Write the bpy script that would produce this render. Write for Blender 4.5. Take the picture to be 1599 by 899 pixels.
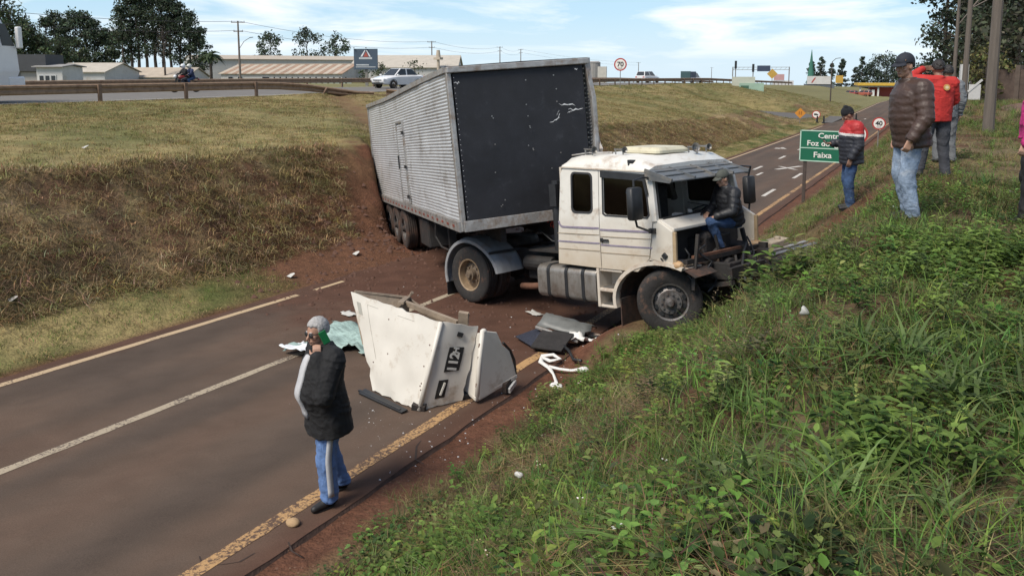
import bpy, bmesh, math, random
import numpy as np
from mathutils import Matrix, Vector, Euler
R = math.radians
random.seed(7); rng = np.random.default_rng(11)
scene = bpy.context.scene
for o in list(bpy.data.objects): bpy.data.objects.remove(o)

# ------------------------------------------------------------------ camera
cam = bpy.data.cameras.new('camera'); cam_o = bpy.data.objects.new('camera', cam)
scene.collection.objects.link(cam_o); scene.camera = cam_o
cam.sensor_width = 36.0; cam.lens = 26.57; cam.shift_y = -0.1185
cam.clip_start = 0.05; cam.clip_end = 6000
cam_o.location = (0, 0, 0); cam_o.rotation_euler = (R(90 - 7.149), 0, R(29.68))
scene.render.resolution_x = 1024; scene.render.resolution_y = 575

# ------------------------------------------------------------------ sky and sun
SUN_EL, SUN_AZ = 52.0, 198.0      # azimuth measured clockwise from +Y (the road's direction)
world = bpy.data.worlds.new('World'); scene.world = world; world.use_nodes = True
wn, wl = world.node_tree.nodes, world.node_tree.links
bg = wn['Background']; bg.inputs['Strength'].default_value = 0.071
sky = wn.new('ShaderNodeTexSky'); sky.sky_type = 'NISHITA'; sky.sun_disc = False
sky.sun_elevation = R(SUN_EL); sky.sun_rotation = R(SUN_AZ); sky.altitude = 200
sky.air_density = 1.0; sky.dust_density = 0.25; sky.ozone_density = 2.0
tc = wn.new('ShaderNodeTexCoord')
sep = wn.new('ShaderNodeSeparateXYZ'); wl.new(tc.outputs['Generated'], sep.inputs[0])
zz = wn.new('ShaderNodeMath'); zz.operation = 'MAXIMUM'; zz.inputs[1].default_value = 0.0; wl.new(sep.outputs[2], zz.inputs[0])
za = wn.new('ShaderNodeMath'); za.operation = 'ADD'; za.inputs[1].default_value = 0.09; wl.new(zz.outputs[0], za.inputs[0])
dv = []
for k in (0, 1):
    d = wn.new('ShaderNodeMath'); d.operation = 'DIVIDE'; wl.new(sep.outputs[k], d.inputs[0]); wl.new(za.outputs[0], d.inputs[1]); dv.append(d)
cmb = wn.new('ShaderNodeCombineXYZ'); wl.new(dv[0].outputs[0], cmb.inputs[0]); wl.new(dv[1].outputs[0], cmb.inputs[1])
mp = wn.new('ShaderNodeMapping'); mp.inputs['Scale'].default_value = (0.62, 0.5, 1); mp.inputs['Location'].default_value = (13.4, 10.25, 0)
mp.inputs['Rotation'].default_value = (0, 0, R(24))
wl.new(cmb.outputs[0], mp.inputs[0])
nz = wn.new('ShaderNodeTexNoise'); nz.inputs['Scale'].default_value = 0.85; nz.inputs['Detail'].default_value = 9; nz.inputs['Roughness'].default_value = 0.58; nz.inputs['Distortion'].default_value = 0.5
wl.new(mp.outputs[0], nz.inputs['Vector'])
cr = wn.new('ShaderNodeValToRGB'); cr.color_ramp.elements[0].position = 0.47; cr.color_ramp.elements[1].position = 0.64
wl.new(nz.outputs['Fac'], cr.inputs[0])
mxc = wn.new('ShaderNodeMix'); mxc.data_type = 'RGBA'
cf = wn.new('ShaderNodeMath'); cf.operation = 'MULTIPLY'; cf.inputs[1].default_value = 0.85; wl.new(cr.outputs[0], cf.inputs[0])
hf = wn.new('ShaderNodeMapRange'); hf.inputs[1].default_value = 0.0; hf.inputs[2].default_value = 0.05; wl.new(sep.outputs[2], hf.inputs[0])
cf2 = wn.new('ShaderNodeMath'); cf2.operation = 'MULTIPLY'; wl.new(cf.outputs[0], cf2.inputs[0]); wl.new(hf.outputs[0], cf2.inputs[1]); wl.new(cf2.outputs[0], mxc.inputs[0]); 
# pale blue haze towards the horizon, the same all round
hz_ = wn.new('ShaderNodeMapRange'); hz_.inputs[1].default_value = 0.0; hz_.inputs[2].default_value = 0.5; hz_.inputs[3].default_value = 0.85; hz_.inputs[4].default_value = 0.0; wl.new(zz.outputs[0], hz_.inputs[0])
mh = wn.new('ShaderNodeMix'); mh.data_type = 'RGBA'; wl.new(hz_.outputs[0], mh.inputs[0]); wl.new(sky.outputs[0], mh.inputs[6]); mh.inputs[7].default_value = (3.7, 5.5, 7.0, 1)
hw_ = wn.new('ShaderNodeMapRange'); hw_.inputs[1].default_value = 0.0; hw_.inputs[2].default_value = 0.075; hw_.inputs[3].default_value = 0.55; hw_.inputs[4].default_value = 0.0; wl.new(zz.outputs[0], hw_.inputs[0])
mw = wn.new('ShaderNodeMix'); mw.data_type = 'RGBA'; wl.new(hw_.outputs[0], mw.inputs[0]); wl.new(mh.outputs[2], mw.inputs[6]); mw.inputs[7].default_value = (5.9, 6.7, 7.2, 1)
wl.new(mw.outputs[2], mxc.inputs[6]); mxc.inputs[7].default_value = (8.4, 8.4, 8.5, 1)
wl.new(mxc.outputs[2], bg.inputs['Color'])

sun = bpy.data.lights.new('sun', 'SUN'); sun_o = bpy.data.objects.new('sun', sun); scene.collection.objects.link(sun_o)
sun.energy = 2.35; sun.angle = R(26); sun.color = (1.0, 0.92, 0.80)
sd = Vector((math.sin(R(SUN_AZ)) * math.cos(R(SUN_EL)), math.cos(R(SUN_AZ)) * math.cos(R(SUN_EL)), math.sin(R(SUN_EL))))
sun_o.rotation_euler = sd.to_track_quat('Z', 'Y').to_euler(); sun_o.location = (0, 0, 60)

scene.view_settings.view_transform = 'Standard'; scene.view_settings.look = 'None'
scene.view_settings.gamma = 1.0; scene.view_settings.use_curve_mapping = False
scene.view_settings.exposure = 1.0
scene.render.engine = 'CYCLES'

# ------------------------------------------------------------------ helpers
C = scene.collection
def link(o, parent=None):
    C.objects.link(o)
    if parent is not None: o.parent = parent
    return o
def tag(o, label=None, cat=None, group=None, kind=None):
    if label: o['label'] = label
    if cat: o['category'] = cat
    if group: o['group'] = group
    if kind: o['kind'] = kind
    return o
def empty(name, loc=(0, 0, 0), rot=(0, 0, 0), label=None, cat=None, group=None, scale=None, parent=None):
    o = bpy.data.objects.new(name, None); link(o, parent); o.location = loc; o.rotation_euler = rot; o.empty_display_size = .2
    if scale: o.scale = (scale,) * 3
    return tag(o, label, cat, group)
def copy_tree(o, parent=None):
    c = o.copy(); C.objects.link(c); c.parent = parent
    for ch in list(o.children): copy_tree(ch, c)
    return c

MATS = {}
def mat(name, col, rough=.7, var=.18, scale=6., bump=0., bscale=None, metal=0., dirt=None, dirt_amt=0., dirt_scale=2.5, spec=.5, detail=5, coat=0., emit=0., stretch=None):
    """procedural material: base colour with noise variation, optional dirt patches and bump"""
    if name in MATS: return MATS[name]
    m = bpy.data.materials.new(name); m.use_nodes = True; MATS[name] = m
    n, l = m.node_tree.nodes, m.node_tree.links
    b = n['Principled BSDF']; b.inputs['Roughness'].default_value = rough; b.inputs['Metallic'].default_value = metal
    b.inputs['Specular IOR Level'].default_value = spec; b.inputs['Coat Weight'].default_value = coat
    t = n.new('ShaderNodeTexCoord'); vec = t.outputs['Object']
    if stretch:
        mpn = n.new('ShaderNodeMapping'); mpn.inputs['Scale'].default_value = stretch; l.new(vec, mpn.inputs[0]); vec = mpn.outputs[0]
    nt = n.new('ShaderNodeTexNoise'); nt.inputs['Scale'].default_value = scale; nt.inputs['Detail'].default_value = detail; nt.inputs['Roughness'].default_value = .62
    l.new(vec, nt.inputs['Vector'])
    mr = n.new('ShaderNodeMapRange'); mr.inputs[1].default_value = .3; mr.inputs[2].default_value = .7; mr.inputs[3].default_value = 1 - var; mr.inputs[4].default_value = 1 + var
    l.new(nt.outputs['Fac'], mr.inputs[0])
    mm = n.new('ShaderNodeVectorMath'); mm.operation = 'SCALE'; mm.inputs[0].default_value = col[:3]; l.new(mr.outputs[0], mm.inputs['Scale'])
    out = mm.outputs[0]
    if dirt:
        n2 = n.new('ShaderNodeTexNoise'); n2.inputs['Scale'].default_value = dirt_scale; n2.inputs['Detail'].default_value = 8; n2.inputs['Roughness'].default_value = .7
        l.new(t.outputs['Object'], n2.inputs['Vector'])
        r2 = n.new('ShaderNodeMapRange'); r2.inputs[1].default_value = .62 - .3 * dirt_amt; r2.inputs[2].default_value = .78 - .2 * dirt_amt; r2.inputs[3].default_value = 0; r2.inputs[4].default_value = .85; r2.clamp = True
        l.new(n2.outputs['Fac'], r2.inputs[0])
        mx = n.new('ShaderNodeMix'); mx.data_type = 'RGBA'; l.new(r2.outputs[0], mx.inputs[0]); l.new(out, mx.inputs[6]); mx.inputs[7].default_value = (*dirt[:3], 1); out = mx.outputs[2]
    l.new(out, b.inputs['Base Color'])
    if bump:
        nb = n.new('ShaderNodeTexNoise'); nb.inputs['Scale'].default_value = bscale or scale * 4; nb.inputs['Detail'].default_value = 4
        l.new(vec, nb.inputs['Vector'])
        bp = n.new('ShaderNodeBump'); bp.inputs['Strength'].default_value = bump; bp.inputs['Distance'].default_value = .02
        l.new(nb.outputs['Fac'], bp.inputs['Height']); l.new(bp.outputs[0], b.inputs['Normal'])
    if emit: b.inputs['Emission Color'].default_value = (*col[:3], 1); b.inputs['Emission Strength'].default_value = emit
    return m
def attr_mat(name, rough=.85, noise=.25, nscale=14., bump=.5, bscale=30., translucent=0., spec=.2, dist=.03):
    """colour from the mesh colour attribute Col, times fine noise"""
    m = bpy.data.materials.new(name); m.use_nodes = True; MATS[name] = m
    n, l = m.node_tree.nodes, m.node_tree.links; b = n['Principled BSDF']
    b.inputs['Roughness'].default_value = rough; b.inputs['Specular IOR Level'].default_value = spec
    a = n.new('ShaderNodeAttribute'); a.attribute_name = 'Col'
    out = a.outputs['Color']
    if noise:
        t = n.new('ShaderNodeTexCoord'); nt = n.new('ShaderNodeTexNoise'); nt.inputs['Scale'].default_value = nscale; nt.inputs['Detail'].default_value = 7; nt.inputs['Roughness'].default_value = .7
        l.new(t.outputs['Object'], nt.inputs['Vector'])
        mr = n.new('ShaderNodeMapRange'); mr.inputs[1].default_value = .3; mr.inputs[2].default_value = .7; mr.inputs[3].default_value = 1 - noise; mr.inputs[4].default_value = 1 + noise
        l.new(nt.outputs['Fac'], mr.inputs[0])
        vm = n.new('ShaderNodeVectorMath'); vm.operation = 'SCALE'; l.new(out, vm.inputs[0]); l.new(mr.outputs[0], vm.inputs['Scale']); out = vm.outputs[0]
    l.new(out, b.inputs['Base Color'])
    if bump:
        nb = n.new('ShaderNodeTexNoise'); nb.inputs['Scale'].default_value = bscale; nb.inputs['Detail'].default_value = 6
        t2 = n.new('ShaderNodeTexCoord'); l.new(t2.outputs['Object'], nb.inputs['Vector'])
        bp = n.new('ShaderNodeBump'); bp.inputs['Strength'].default_value = bump; bp.inputs['Distance'].default_value = dist
        l.new(nb.outputs['Fac'], bp.inputs['Height']); l.new(bp.outputs[0], b.inputs['Normal'])
    if translucent:
        tr = n.new('ShaderNodeBsdfTranslucent'); l.new(out, tr.inputs['Color'])
        ms = n.new('ShaderNodeMixShader'); ms.inputs[0].default_value = translucent
        l.new(b.outputs[0], ms.inputs[1]); l.new(tr.outputs[0], ms.inputs[2]); l.new(ms.outputs[0], n['Material Output'].inputs[0])
    return m
def glass_mat(name, tint=(.25, .28, .28), rough=.05):
    m = bpy.data.materials.new(name); m.use_nodes = True; MATS[name] = m
    n, l = m.node_tree.nodes, m.node_tree.links; n.remove(n['Principled BSDF'])
    tr = n.new('ShaderNodeBsdfTransparent'); tr.inputs[0].default_value = (*tint, 1)
    gl = n.new('ShaderNodeBsdfGlossy'); gl.inputs['Roughness'].default_value = rough; gl.inputs['Color'].default_value = (.9, .9, .9, 1)
    fr = n.new('ShaderNodeFresnel'); fr.inputs[0].default_value = 1.45
    ms = n.new('ShaderNodeMixShader'); l.new(fr.outputs[0], ms.inputs[0]); l.new(tr.outputs[0], ms.inputs[1]); l.new(gl.outputs[0], ms.inputs[2])
    l.new(ms.outputs[0], n['Material Output'].inputs[0]); return m

def np_mesh(name, V, F, mats=(), smooth=False, cols=None, mi=None):
    """V (n,3); F (m,k) int array of equal-sided faces"""
    V = np.asarray(V, np.float32); F = np.asarray(F, np.int32); k = F.shape[1]
    me = bpy.data.meshes.new(name)
    me.vertices.add(len(V)); me.vertices.foreach_set('co', V.ravel())
    me.loops.add(F.size); me.loops.foreach_set('vertex_index', F.ravel())
    me.polygons.add(len(F)); me.polygons.foreach_set('loop_start', np.arange(0, F.size, k, dtype=np.int32))
    me.polygons.foreach_set('loop_total', np.full(len(F), k, np.int32))
    if smooth: me.polygons.foreach_set('use_smooth', np.ones(len(F), bool))
    if mi is not None: me.polygons.foreach_set('material_index', np.asarray(mi, np.int32))
    for m in mats: me.materials.append(m)
    me.update(calc_edges=True)
    if cols is not None:
        ca = me.color_attributes.new('Col', 'FLOAT_COLOR', 'POINT')
        c4 = np.ones((len(V), 4), np.float32); c4[:, :3] = cols; ca.data.foreach_set('color', c4.ravel())
    me.validate(); return me

def V3(*a): return Vector(a if len(a) > 1 else a[0])
def frame_of(d, up=(0, 0, 1)):
    d = Vector(d).normalized(); u = Vector(up)
    if abs(d.dot(u)) > .97: u = Vector((1, 0, 0)) if abs(d.x) < .9 else Vector((0, 1, 0))
    x = d.cross(u).normalized(); y = x.cross(d).normalized(); return x, y, d
class MB:
    def __init__(s): s.v = []; s.f = []
    def add(s, vs, fs):
        b = len(s.v); s.v += [tuple(p) for p in vs]; s.f += [tuple(i + b for i in f) for f in fs]; return s
    def box(s, c, sz, rot=None):
        h = Vector(sz) / 2; q = Euler(rot).to_matrix() if rot is not None and not isinstance(rot, Matrix) else rot
        vs = []
        for x in (-1, 1):
            for y in (-1, 1):
                for z in (-1, 1):
                    p = Vector((x * h.x, y * h.y, z * h.z)); p = q @ p if q is not None else p; vs.append(Vector(c) + p)
        return s.add(vs, [(0, 1, 3, 2), (4, 6, 7, 5), (0, 4, 5, 1), (2, 3, 7, 6), (0, 2, 6, 4), (1, 5, 7, 3)])
    def bx(s, x0, x1, y0, y1, z0, z1): return s.box(((x0 + x1) / 2, (y0 + y1) / 2, (z0 + z1) / 2), (abs(x1 - x0), abs(y1 - y0), abs(z1 - z0)))
    def bar(s, p0, p1, w, h, up=(0, 0, 1)):
        p0, p1 = Vector(p0), Vector(p1); x, y, d = frame_of(p1 - p0, up); vs = []
        for p in (p0, p1):
            for a, b in ((-1, -1), (1, -1), (1, 1), (-1, 1)): vs.append(p + x * (a * w / 2) + y * (b * h / 2))
        return s.add(vs, [(3, 2, 1, 0), (4, 5, 6, 7), (0, 1, 5, 4), (1, 2, 6, 5), (2, 3, 7, 6), (3, 0, 4, 7)])
    def tube(s, path, r, n=8, cap=True):
        P = [Vector(p) for p in path]; rr = r if isinstance(r, (list, tuple)) else [r] * len(P); vs = []; fs = []; up = None
        for i, p in enumerate(P):
            d = (P[min(i + 1, len(P) - 1)] - P[max(i - 1, 0)])
            if d.length < 1e-9: d = Vector((0, 0, 1))
            if up is None: x, y, _ = frame_of(d)
            else:
                y = (up - d.normalized() * up.dot(d.normalized())); y = y.normalized() if y.length > 1e-6 else frame_of(d)[1]; x = y.cross(d.normalized())*-1
            up = y
            for k in range(n):
                a = 2 * math.pi * k / n; vs.append(p + x * (math.cos(a) * rr[i]) + y * (math.sin(a) * rr[i]))
        for i in range(len(P) - 1):
            for k in range(n):
                fs.append((i * n + k, i * n + (k + 1) % n, (i + 1) * n + (k + 1) % n, (i + 1) * n + k))
        if cap: fs.append(tuple(range(n))[::-1]); fs.append(tuple((len(P) - 1) * n + k for k in range(n)))
        return s.add(vs, fs)
    def cyl(s, p0, p1, r0, r1=None, n=12): return s.tube([p0, p1], [r0, r0 if r1 is None else r1], n)
    def lathe(s, prof, o, axis, n=24, a0=0., a1=2 * math.pi, closed_prof=False):
        """prof: (r, h) pairs along axis"""
        x, y, d = frame_of(axis); o = Vector(o); full = abs(a1 - a0 - 2 * math.pi) < 1e-6; m = n if full else n + 1; vs = []; fs = []
        for k in range(m):
            a = a0 + (a1 - a0) * k / n
            for r, h in prof: vs.append(o + d * h + (x * math.cos(a) + y * math.sin(a)) * r)
        q = len(prof)
        for k in range(n):
            k2 = (k + 1) % m
            for i in range(q - (0 if closed_prof else 1)):
                j = (i + 1) % q; fs.append((k * q + i, k2 * q + i, k2 * q + j, k * q + j))
        if not full and closed_prof: fs.append(tuple(range(q))); fs.append(tuple((m - 1) * q + i for i in range(q))[::-1])
        return s.add(vs, fs)
    def loft(s, rings, cap=True):
        n = len(rings[0]); vs = [p for r in rings for p in r]; fs = []
        for i in range(len(rings) - 1):
            for k in range(n): fs.append((i * n + k, i * n + (k + 1) % n, (i + 1) * n + (k + 1) % n, (i + 1) * n + k))
        if cap: fs.append(tuple(range(n))[::-1]); fs.append(tuple((len(rings) - 1) * n + k for k in range(n)))
        return s.add(vs, fs)
    def prism(s, poly, fn0, fn1):
        """poly 2-D outline, fn0/fn1 map (a, b) to 3-D for the two faces"""
        return s.loft([[fn0(*p) for p in poly], [fn1(*p) for p in poly]])
    def holed(s, outer, inner, fn0, fn1):
        """convex outer outline with a hole; both faces and both rims"""
        cx = sum(p[0] for p in inner) / len(inner); cy = sum(p[1] for p in inner) / len(inner)
        angs = sorted({round(math.atan2(p[1] - cy, p[0] - cx), 5) for p in list(outer) + list(inner)})
        def hit(poly, a):
            d = (math.cos(a), math.sin(a)); best = None
            for i in range(len(poly)):
                ax, ay = poly[i][0] - cx, poly[i][1] - cy; bx, by = poly[(i + 1) % len(poly)][0] - cx, poly[(i + 1) % len(poly)][1] - cy
                ex, ey = bx - ax, by - ay; den = d[0] * ey - d[1] * ex
                if abs(den) < 1e-12: continue
                t = (ax * ey - ay * ex) / den; u = (ax * d[1] - ay * d[0]) / den
                if t > 0 and -1e-6 <= u <= 1 + 1e-6 and (best is None or t > best): best = t
            return (cx + d[0] * best, cy + d[1] * best)
        O = [hit(outer, a) for a in angs]; I = [hit(inner, a) for a in angs]; n = len(angs)
        vs = [fn0(*p) for p in O] + [fn0(*p) for p in I] + [fn1(*p) for p in O] + [fn1(*p) for p in I]; fs = []
        for k in range(n):
            j = (k + 1) % n
            fs += [(k, j, n + j, n + k), (2 * n + j, 2 * n + k, 3 * n + k, 3 * n + j), (j, k, 2 * n + k, 2 * n + j), (n + k, n + j, 3 * n + j, 3 * n + k)]
        return s.add(vs, fs)
    def sphere(s, c, r, nu=12, nv=8, rot=None):
        r = (r, r, r) if not hasattr(r, '__len__') else r; vs = []; fs = []
        for j in range(1, nv):
            ph = math.pi * j / nv
            for i in range(nu):
                th = 2 * math.pi * i / nu; p = Vector((r[0] * math.sin(ph) * math.cos(th), r[1] * math.sin(ph) * math.sin(th), r[2] * math.cos(ph)))
                vs.append(Vector(c) + (rot @ p if rot is not None else p))
        for z in (1, -1):
            p = Vector((0, 0, r[2] * z)); vs.append(Vector(c) + (rot @ p if rot is not None else p))
        T, B = len(vs) - 2, len(vs) - 1
        for j in range(nv - 2):
            for i in range(nu): fs.append((j * nu + i, (j + 1) * nu + i, (j + 1) * nu + (i + 1) % nu, j * nu + (i + 1) % nu))
        for i in range(nu): fs.append((T, i, (i + 1) % nu)); fs.append((B, (nv - 2) * nu + (i + 1) % nu, (nv - 2) * nu + i))
        return s.add(vs, fs)
    def mesh(s, name, m=None, smooth=False):
        me = bpy.data.meshes.new(name); me.from_pydata(s.v, [], s.f)
        if m: me.materials.append(m)
        bm = bmesh.new(); bm.from_mesh(me); bmesh.ops.recalc_face_normals(bm, faces=bm.faces); bm.to_mesh(me); bm.free()
        if smooth: me.polygons.foreach_set('use_smooth', np.ones(len(me.polygons), bool))
        me.update(); return me
    def build(s, name, m, parent=None, smooth=False, bevel=0., seg=2, auto=None):
        o = bpy.data.objects.new(name, s.mesh(name, m, smooth)); link(o, parent)
        if auto:
            o.data.polygons.foreach_set('use_smooth', np.ones(len(o.data.polygons), bool)); o.data.set_sharp_from_angle(angle=R(auto))
        if bevel:
            b = o.modifiers.new('bevel', 'BEVEL'); b.width = bevel; b.segments = seg; b.limit_method = 'ANGLE'; b.angle_limit = R(35)
        return o
def rrect(x0, x1, y0, y1, r, n=4):
    pts = []
    for cx, cy, a in ((x1 - r, y1 - r, 0), (x0 + r, y1 - r, 90), (x0 + r, y0 + r, 180), (x1 - r, y0 + r, 270)):
        for k in range(n + 1): t = R(a + 90 * k / n); pts.append((cx + r * math.cos(t), cy + r * math.sin(t)))
    return pts
def text_obj(txt, size, m, parent, mtx, name='lettering', depth=.004, align='CENTER', bold=0., sx=1.):
    cu = bpy.data.curves.new(name, 'FONT'); cu.body = txt; cu.size = size; cu.align_x = align; cu.align_y = 'CENTER'; cu.extrude = depth; cu.offset = bold
    t = bpy.data.objects.new(name + '_tmp', cu); C.objects.link(t)
    dg = bpy.context.evaluated_depsgraph_get(); me = bpy.data.meshes.new_from_object(t.evaluated_get(dg)); bpy.data.objects.remove(t); bpy.data.curves.remove(cu)
    me.transform(Matrix.Diagonal((sx, 1, 1, 1))); me.transform(mtx); me.materials.clear(); me.materials.append(m)
    o = bpy.data.objects.new(name, me); link(o, parent); return o
# value noise
_T = np.random.default_rng(3).random((256, 256))
def vnoise(x, y):
    x = np.asarray(x, float); y = np.asarray(y, float); xi = np.floor(x).astype(int); yi = np.floor(y).astype(int); fx = x - xi; fy = y - yi
    fx = fx * fx * (3 - 2 * fx); fy = fy * fy * (3 - 2 * fy); g = lambda a, b: _T[a & 255, b & 255]
    return (g(xi, yi) * (1 - fx) + g(xi + 1, yi) * fx) * (1 - fy) + (g(xi, yi + 1) * (1 - fx) + g(xi + 1, yi + 1) * fx) * fy
def fbm(x, y, o=4):
    s = 0; a = .5; t = 0
    for k in range(o): s = s + a * vnoise(np.asarray(x) * 2 ** k + 17 * k, np.asarray(y) * 2 ** k + 31 * k); t += a; a *= .5
    return s / t
def sstep(a, b, x): t = np.clip((x - a) / (b - a), 0, 1); return t * t * (3 - 2 * t)
# ------------------------------------------------------------------ terrain
_RY = [-60, 0, 10, 20, 42, 60, 80, 100, 150, 1000, 3000]; _RZ = [-1.9, -3.74, -4.05, -4.35, -4.78, -5.0, -5.22, -5.45, -5.5, -22, -60]
_yy = np.arange(-80, 400, .5); _zz = np.interp(_yy, _RY, _RZ); _k = np.hanning(17); _k /= _k.sum()
_zz[8:-8] = np.convolve(_zz, _k, 'valid')
def zr(Y): Y = np.asarray(Y, float); return np.where(Y < 390, np.interp(Y, _yy, _zz), np.interp(Y, _RY, _RZ))
def zh(Y): Y = np.asarray(Y, float); return -1.25 - .006 * np.clip(Y - 40, 0, 70) - .02 * np.clip(Y - 110, 0, None)
X_RIGHT, X_LEFT = -4.45, -10.3
TP = Vector((-5.88, 11.04, -2.52)); TE = (R(3.81), R(-5.86), R(-42.18)); TL, TW, TH = 10.0, 2.5, 2.7
TM = Euler(TE).to_matrix()
def trailer_local(X, Y):
    c, s = math.cos(TE[2]), math.sin(TE[2]); dx, dy = X - TP.x, Y - TP.y
    return dx * c + dy * s, -dx * s + dy * c
def ground(X, Y, detail=True):
    X = np.asarray(X, float); Y = np.asarray(Y, float); rz = zr(Y); lerp = lambda a, b, t: a + (b - a) * t
    # left side: verge, bank, plateau, highway, land beyond
    Xc = -14.5 - .04 * np.clip(Y - 25, 0, 60); zc = -1.6 - .031 * np.clip(Y, -20, 60) - .015 * np.clip(Y - 60, 0, 60) - .02 * np.clip(Y - 120, 0, None)
    zc = np.maximum(zc, rz + .15); hz = zh(Y)
    zv = rz + .22
    tb = np.clip((-12.0 - X) / (-12.0 - Xc), 0, 1); tb = .85 * tb + .15 * tb * tb * (3 - 2 * tb)
    tp = np.clip((Xc - X) / (Xc + 29.0), 0, 1); tp = tp ** .85
    zl = np.where(X > -12, lerp(rz - .07, zv, np.clip((X_LEFT - X) / 1.7, 0, 1) ** 1.3), np.where(X > Xc, lerp(zv, zc, tb), lerp(zc, hz, tp)))
    zl = np.where(X < -30.8, hz - .05, zl)
    dx = np.clip(-44.5 - X, 0, None)
    zl = np.where(X < -44.5, hz - .05 - .25 * np.clip(dx / 4, 0, 1) - .018 * np.clip(dx - 75, 0, None), zl)
    # gully down to the side road
    zl = zl - 1.5 * np.exp(-((Y - 90) / 7.5) ** 2) * sstep(-12, -15, X) * sstep(-29, -20, X)
    # right side: shoulder, bank, plateau
    zt = np.interp(Y, [-50, 45, 150, 1000, 3000], [-1.55, -1.6, -4.9, -21, -58]) + .02 * np.clip(X - 3, 0, 40)
    xb = -4.05 + .35 * sstep(5, 2, Y); tr = np.clip((X - xb) / (-.35 - xb), 0, 1); tr = .45 * tr ** 1.35 + .55 * (tr * tr * (3 - 2 * tr)) ** 1.1
    zrr = np.where(X < xb, rz - .03 + .05 * sstep(-4.35, xb, X), lerp(rz + .02, zt, tr))
    z = np.where(X <= X_LEFT, zl, np.where(X >= X_RIGHT, zrr, rz - .07))
    if detail:
        offl = sstep(X_LEFT - .15, X_LEFT - 1.2, X) * sstep(-31.5, -30, X); offr = sstep(xb - .1, xb + .7, X); far = sstep(-44.5, -50, X)
        amp = .035 + .17 * np.exp(-((X - (Xc - 12) / 2) / 1.4) ** 2)
        z = z + offl * amp * 2 * (fbm(X * 1.7, Y * 1.7, 5) - .5) + offl * .22 * (fbm(X * .22 + 9, Y * .22, 3) - .5)
        z = z + offr * (.20 * (fbm(X * .8 + 40, Y * .8, 5) - .5) + .05 * (vnoise(X * 4, Y * 4) - .5)) + far * .5 * (fbm(X * .03, Y * .03, 3) - .5)
        z = z + .03 * (vnoise(X * 3, Y * 3) - .5) * ((X > X_RIGHT) & (X < xb + .1))
    # gouge torn by the trailer
    xl, yl = trailer_local(X, Y); zb = TP.z + .102 * xl + .066 * yl
    tgt = zb - np.interp(xl, [-12.6, -10.4, -9.6, -8.8, -4, 2], [-1.6, -.1, .3, 1.02, 1.02, 1.02]) + .10 * (fbm(X * 2.2, Y * 2.2, 3) - .5)
    lat = np.where(yl < 0, 1.42, 1.9) + .30 * (fbm(X * 2.1, Y * 2.1, 3) - .5)
    w = sstep(lat, lat - .3, np.abs(yl)) * ((xl < -5.2) & (xl > -12.5)) * (X < -11.0)
    z = z - w * np.clip(z - tgt, 0, None) + .16 * (fbm(X * 2.6 + 3, Y * 2.6, 4) - .5) * sstep(3.2, 2.0, np.abs(yl)) * ((xl < -5.5) & (xl > -12.5)) * (X < -11.2)
    # shallow rut on to the broken guard rail
    w2 = np.exp(-((yl + .2) / .7) ** 2) * (xl < -11) * (xl > -33) * (X < -14)
    z = z - w2 * (.10 + .08 * vnoise(X * 2, Y * 2))
    # bank pushed in by the tractor's nose
    c_, s_ = math.cos(R(-16)), math.sin(R(-16)); ta, tb_ = (X + 7.1) * c_ + (Y - 10.96) * s_, -(X + 7.1) * s_ + (Y - 10.96) * c_
    wn_ = sstep(2.2, 3.2, ta) * sstep(6.1, 5.2, ta) * sstep(-1.0, -.1, tb_) * sstep(3.9, 3.0, tb_); z = z - wn_ * np.clip(z - (-4.08 + .22 + .1139 * ta - .026 * tb_), 0, None)
    # tractor's front wheels on the bank
    for wx, wy, wz in ((-3.22, 10.02, -3.645), (-2.62, 12.02, -3.69)):
        d = np.hypot(X - wx, Y - wy); z = np.where(d < 1.5, z + (wz - z) * sstep(1.5, .45, d), z)
    return z
def gz(x, y): return float(ground(np.array([x]), np.array([y]))[0])

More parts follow.
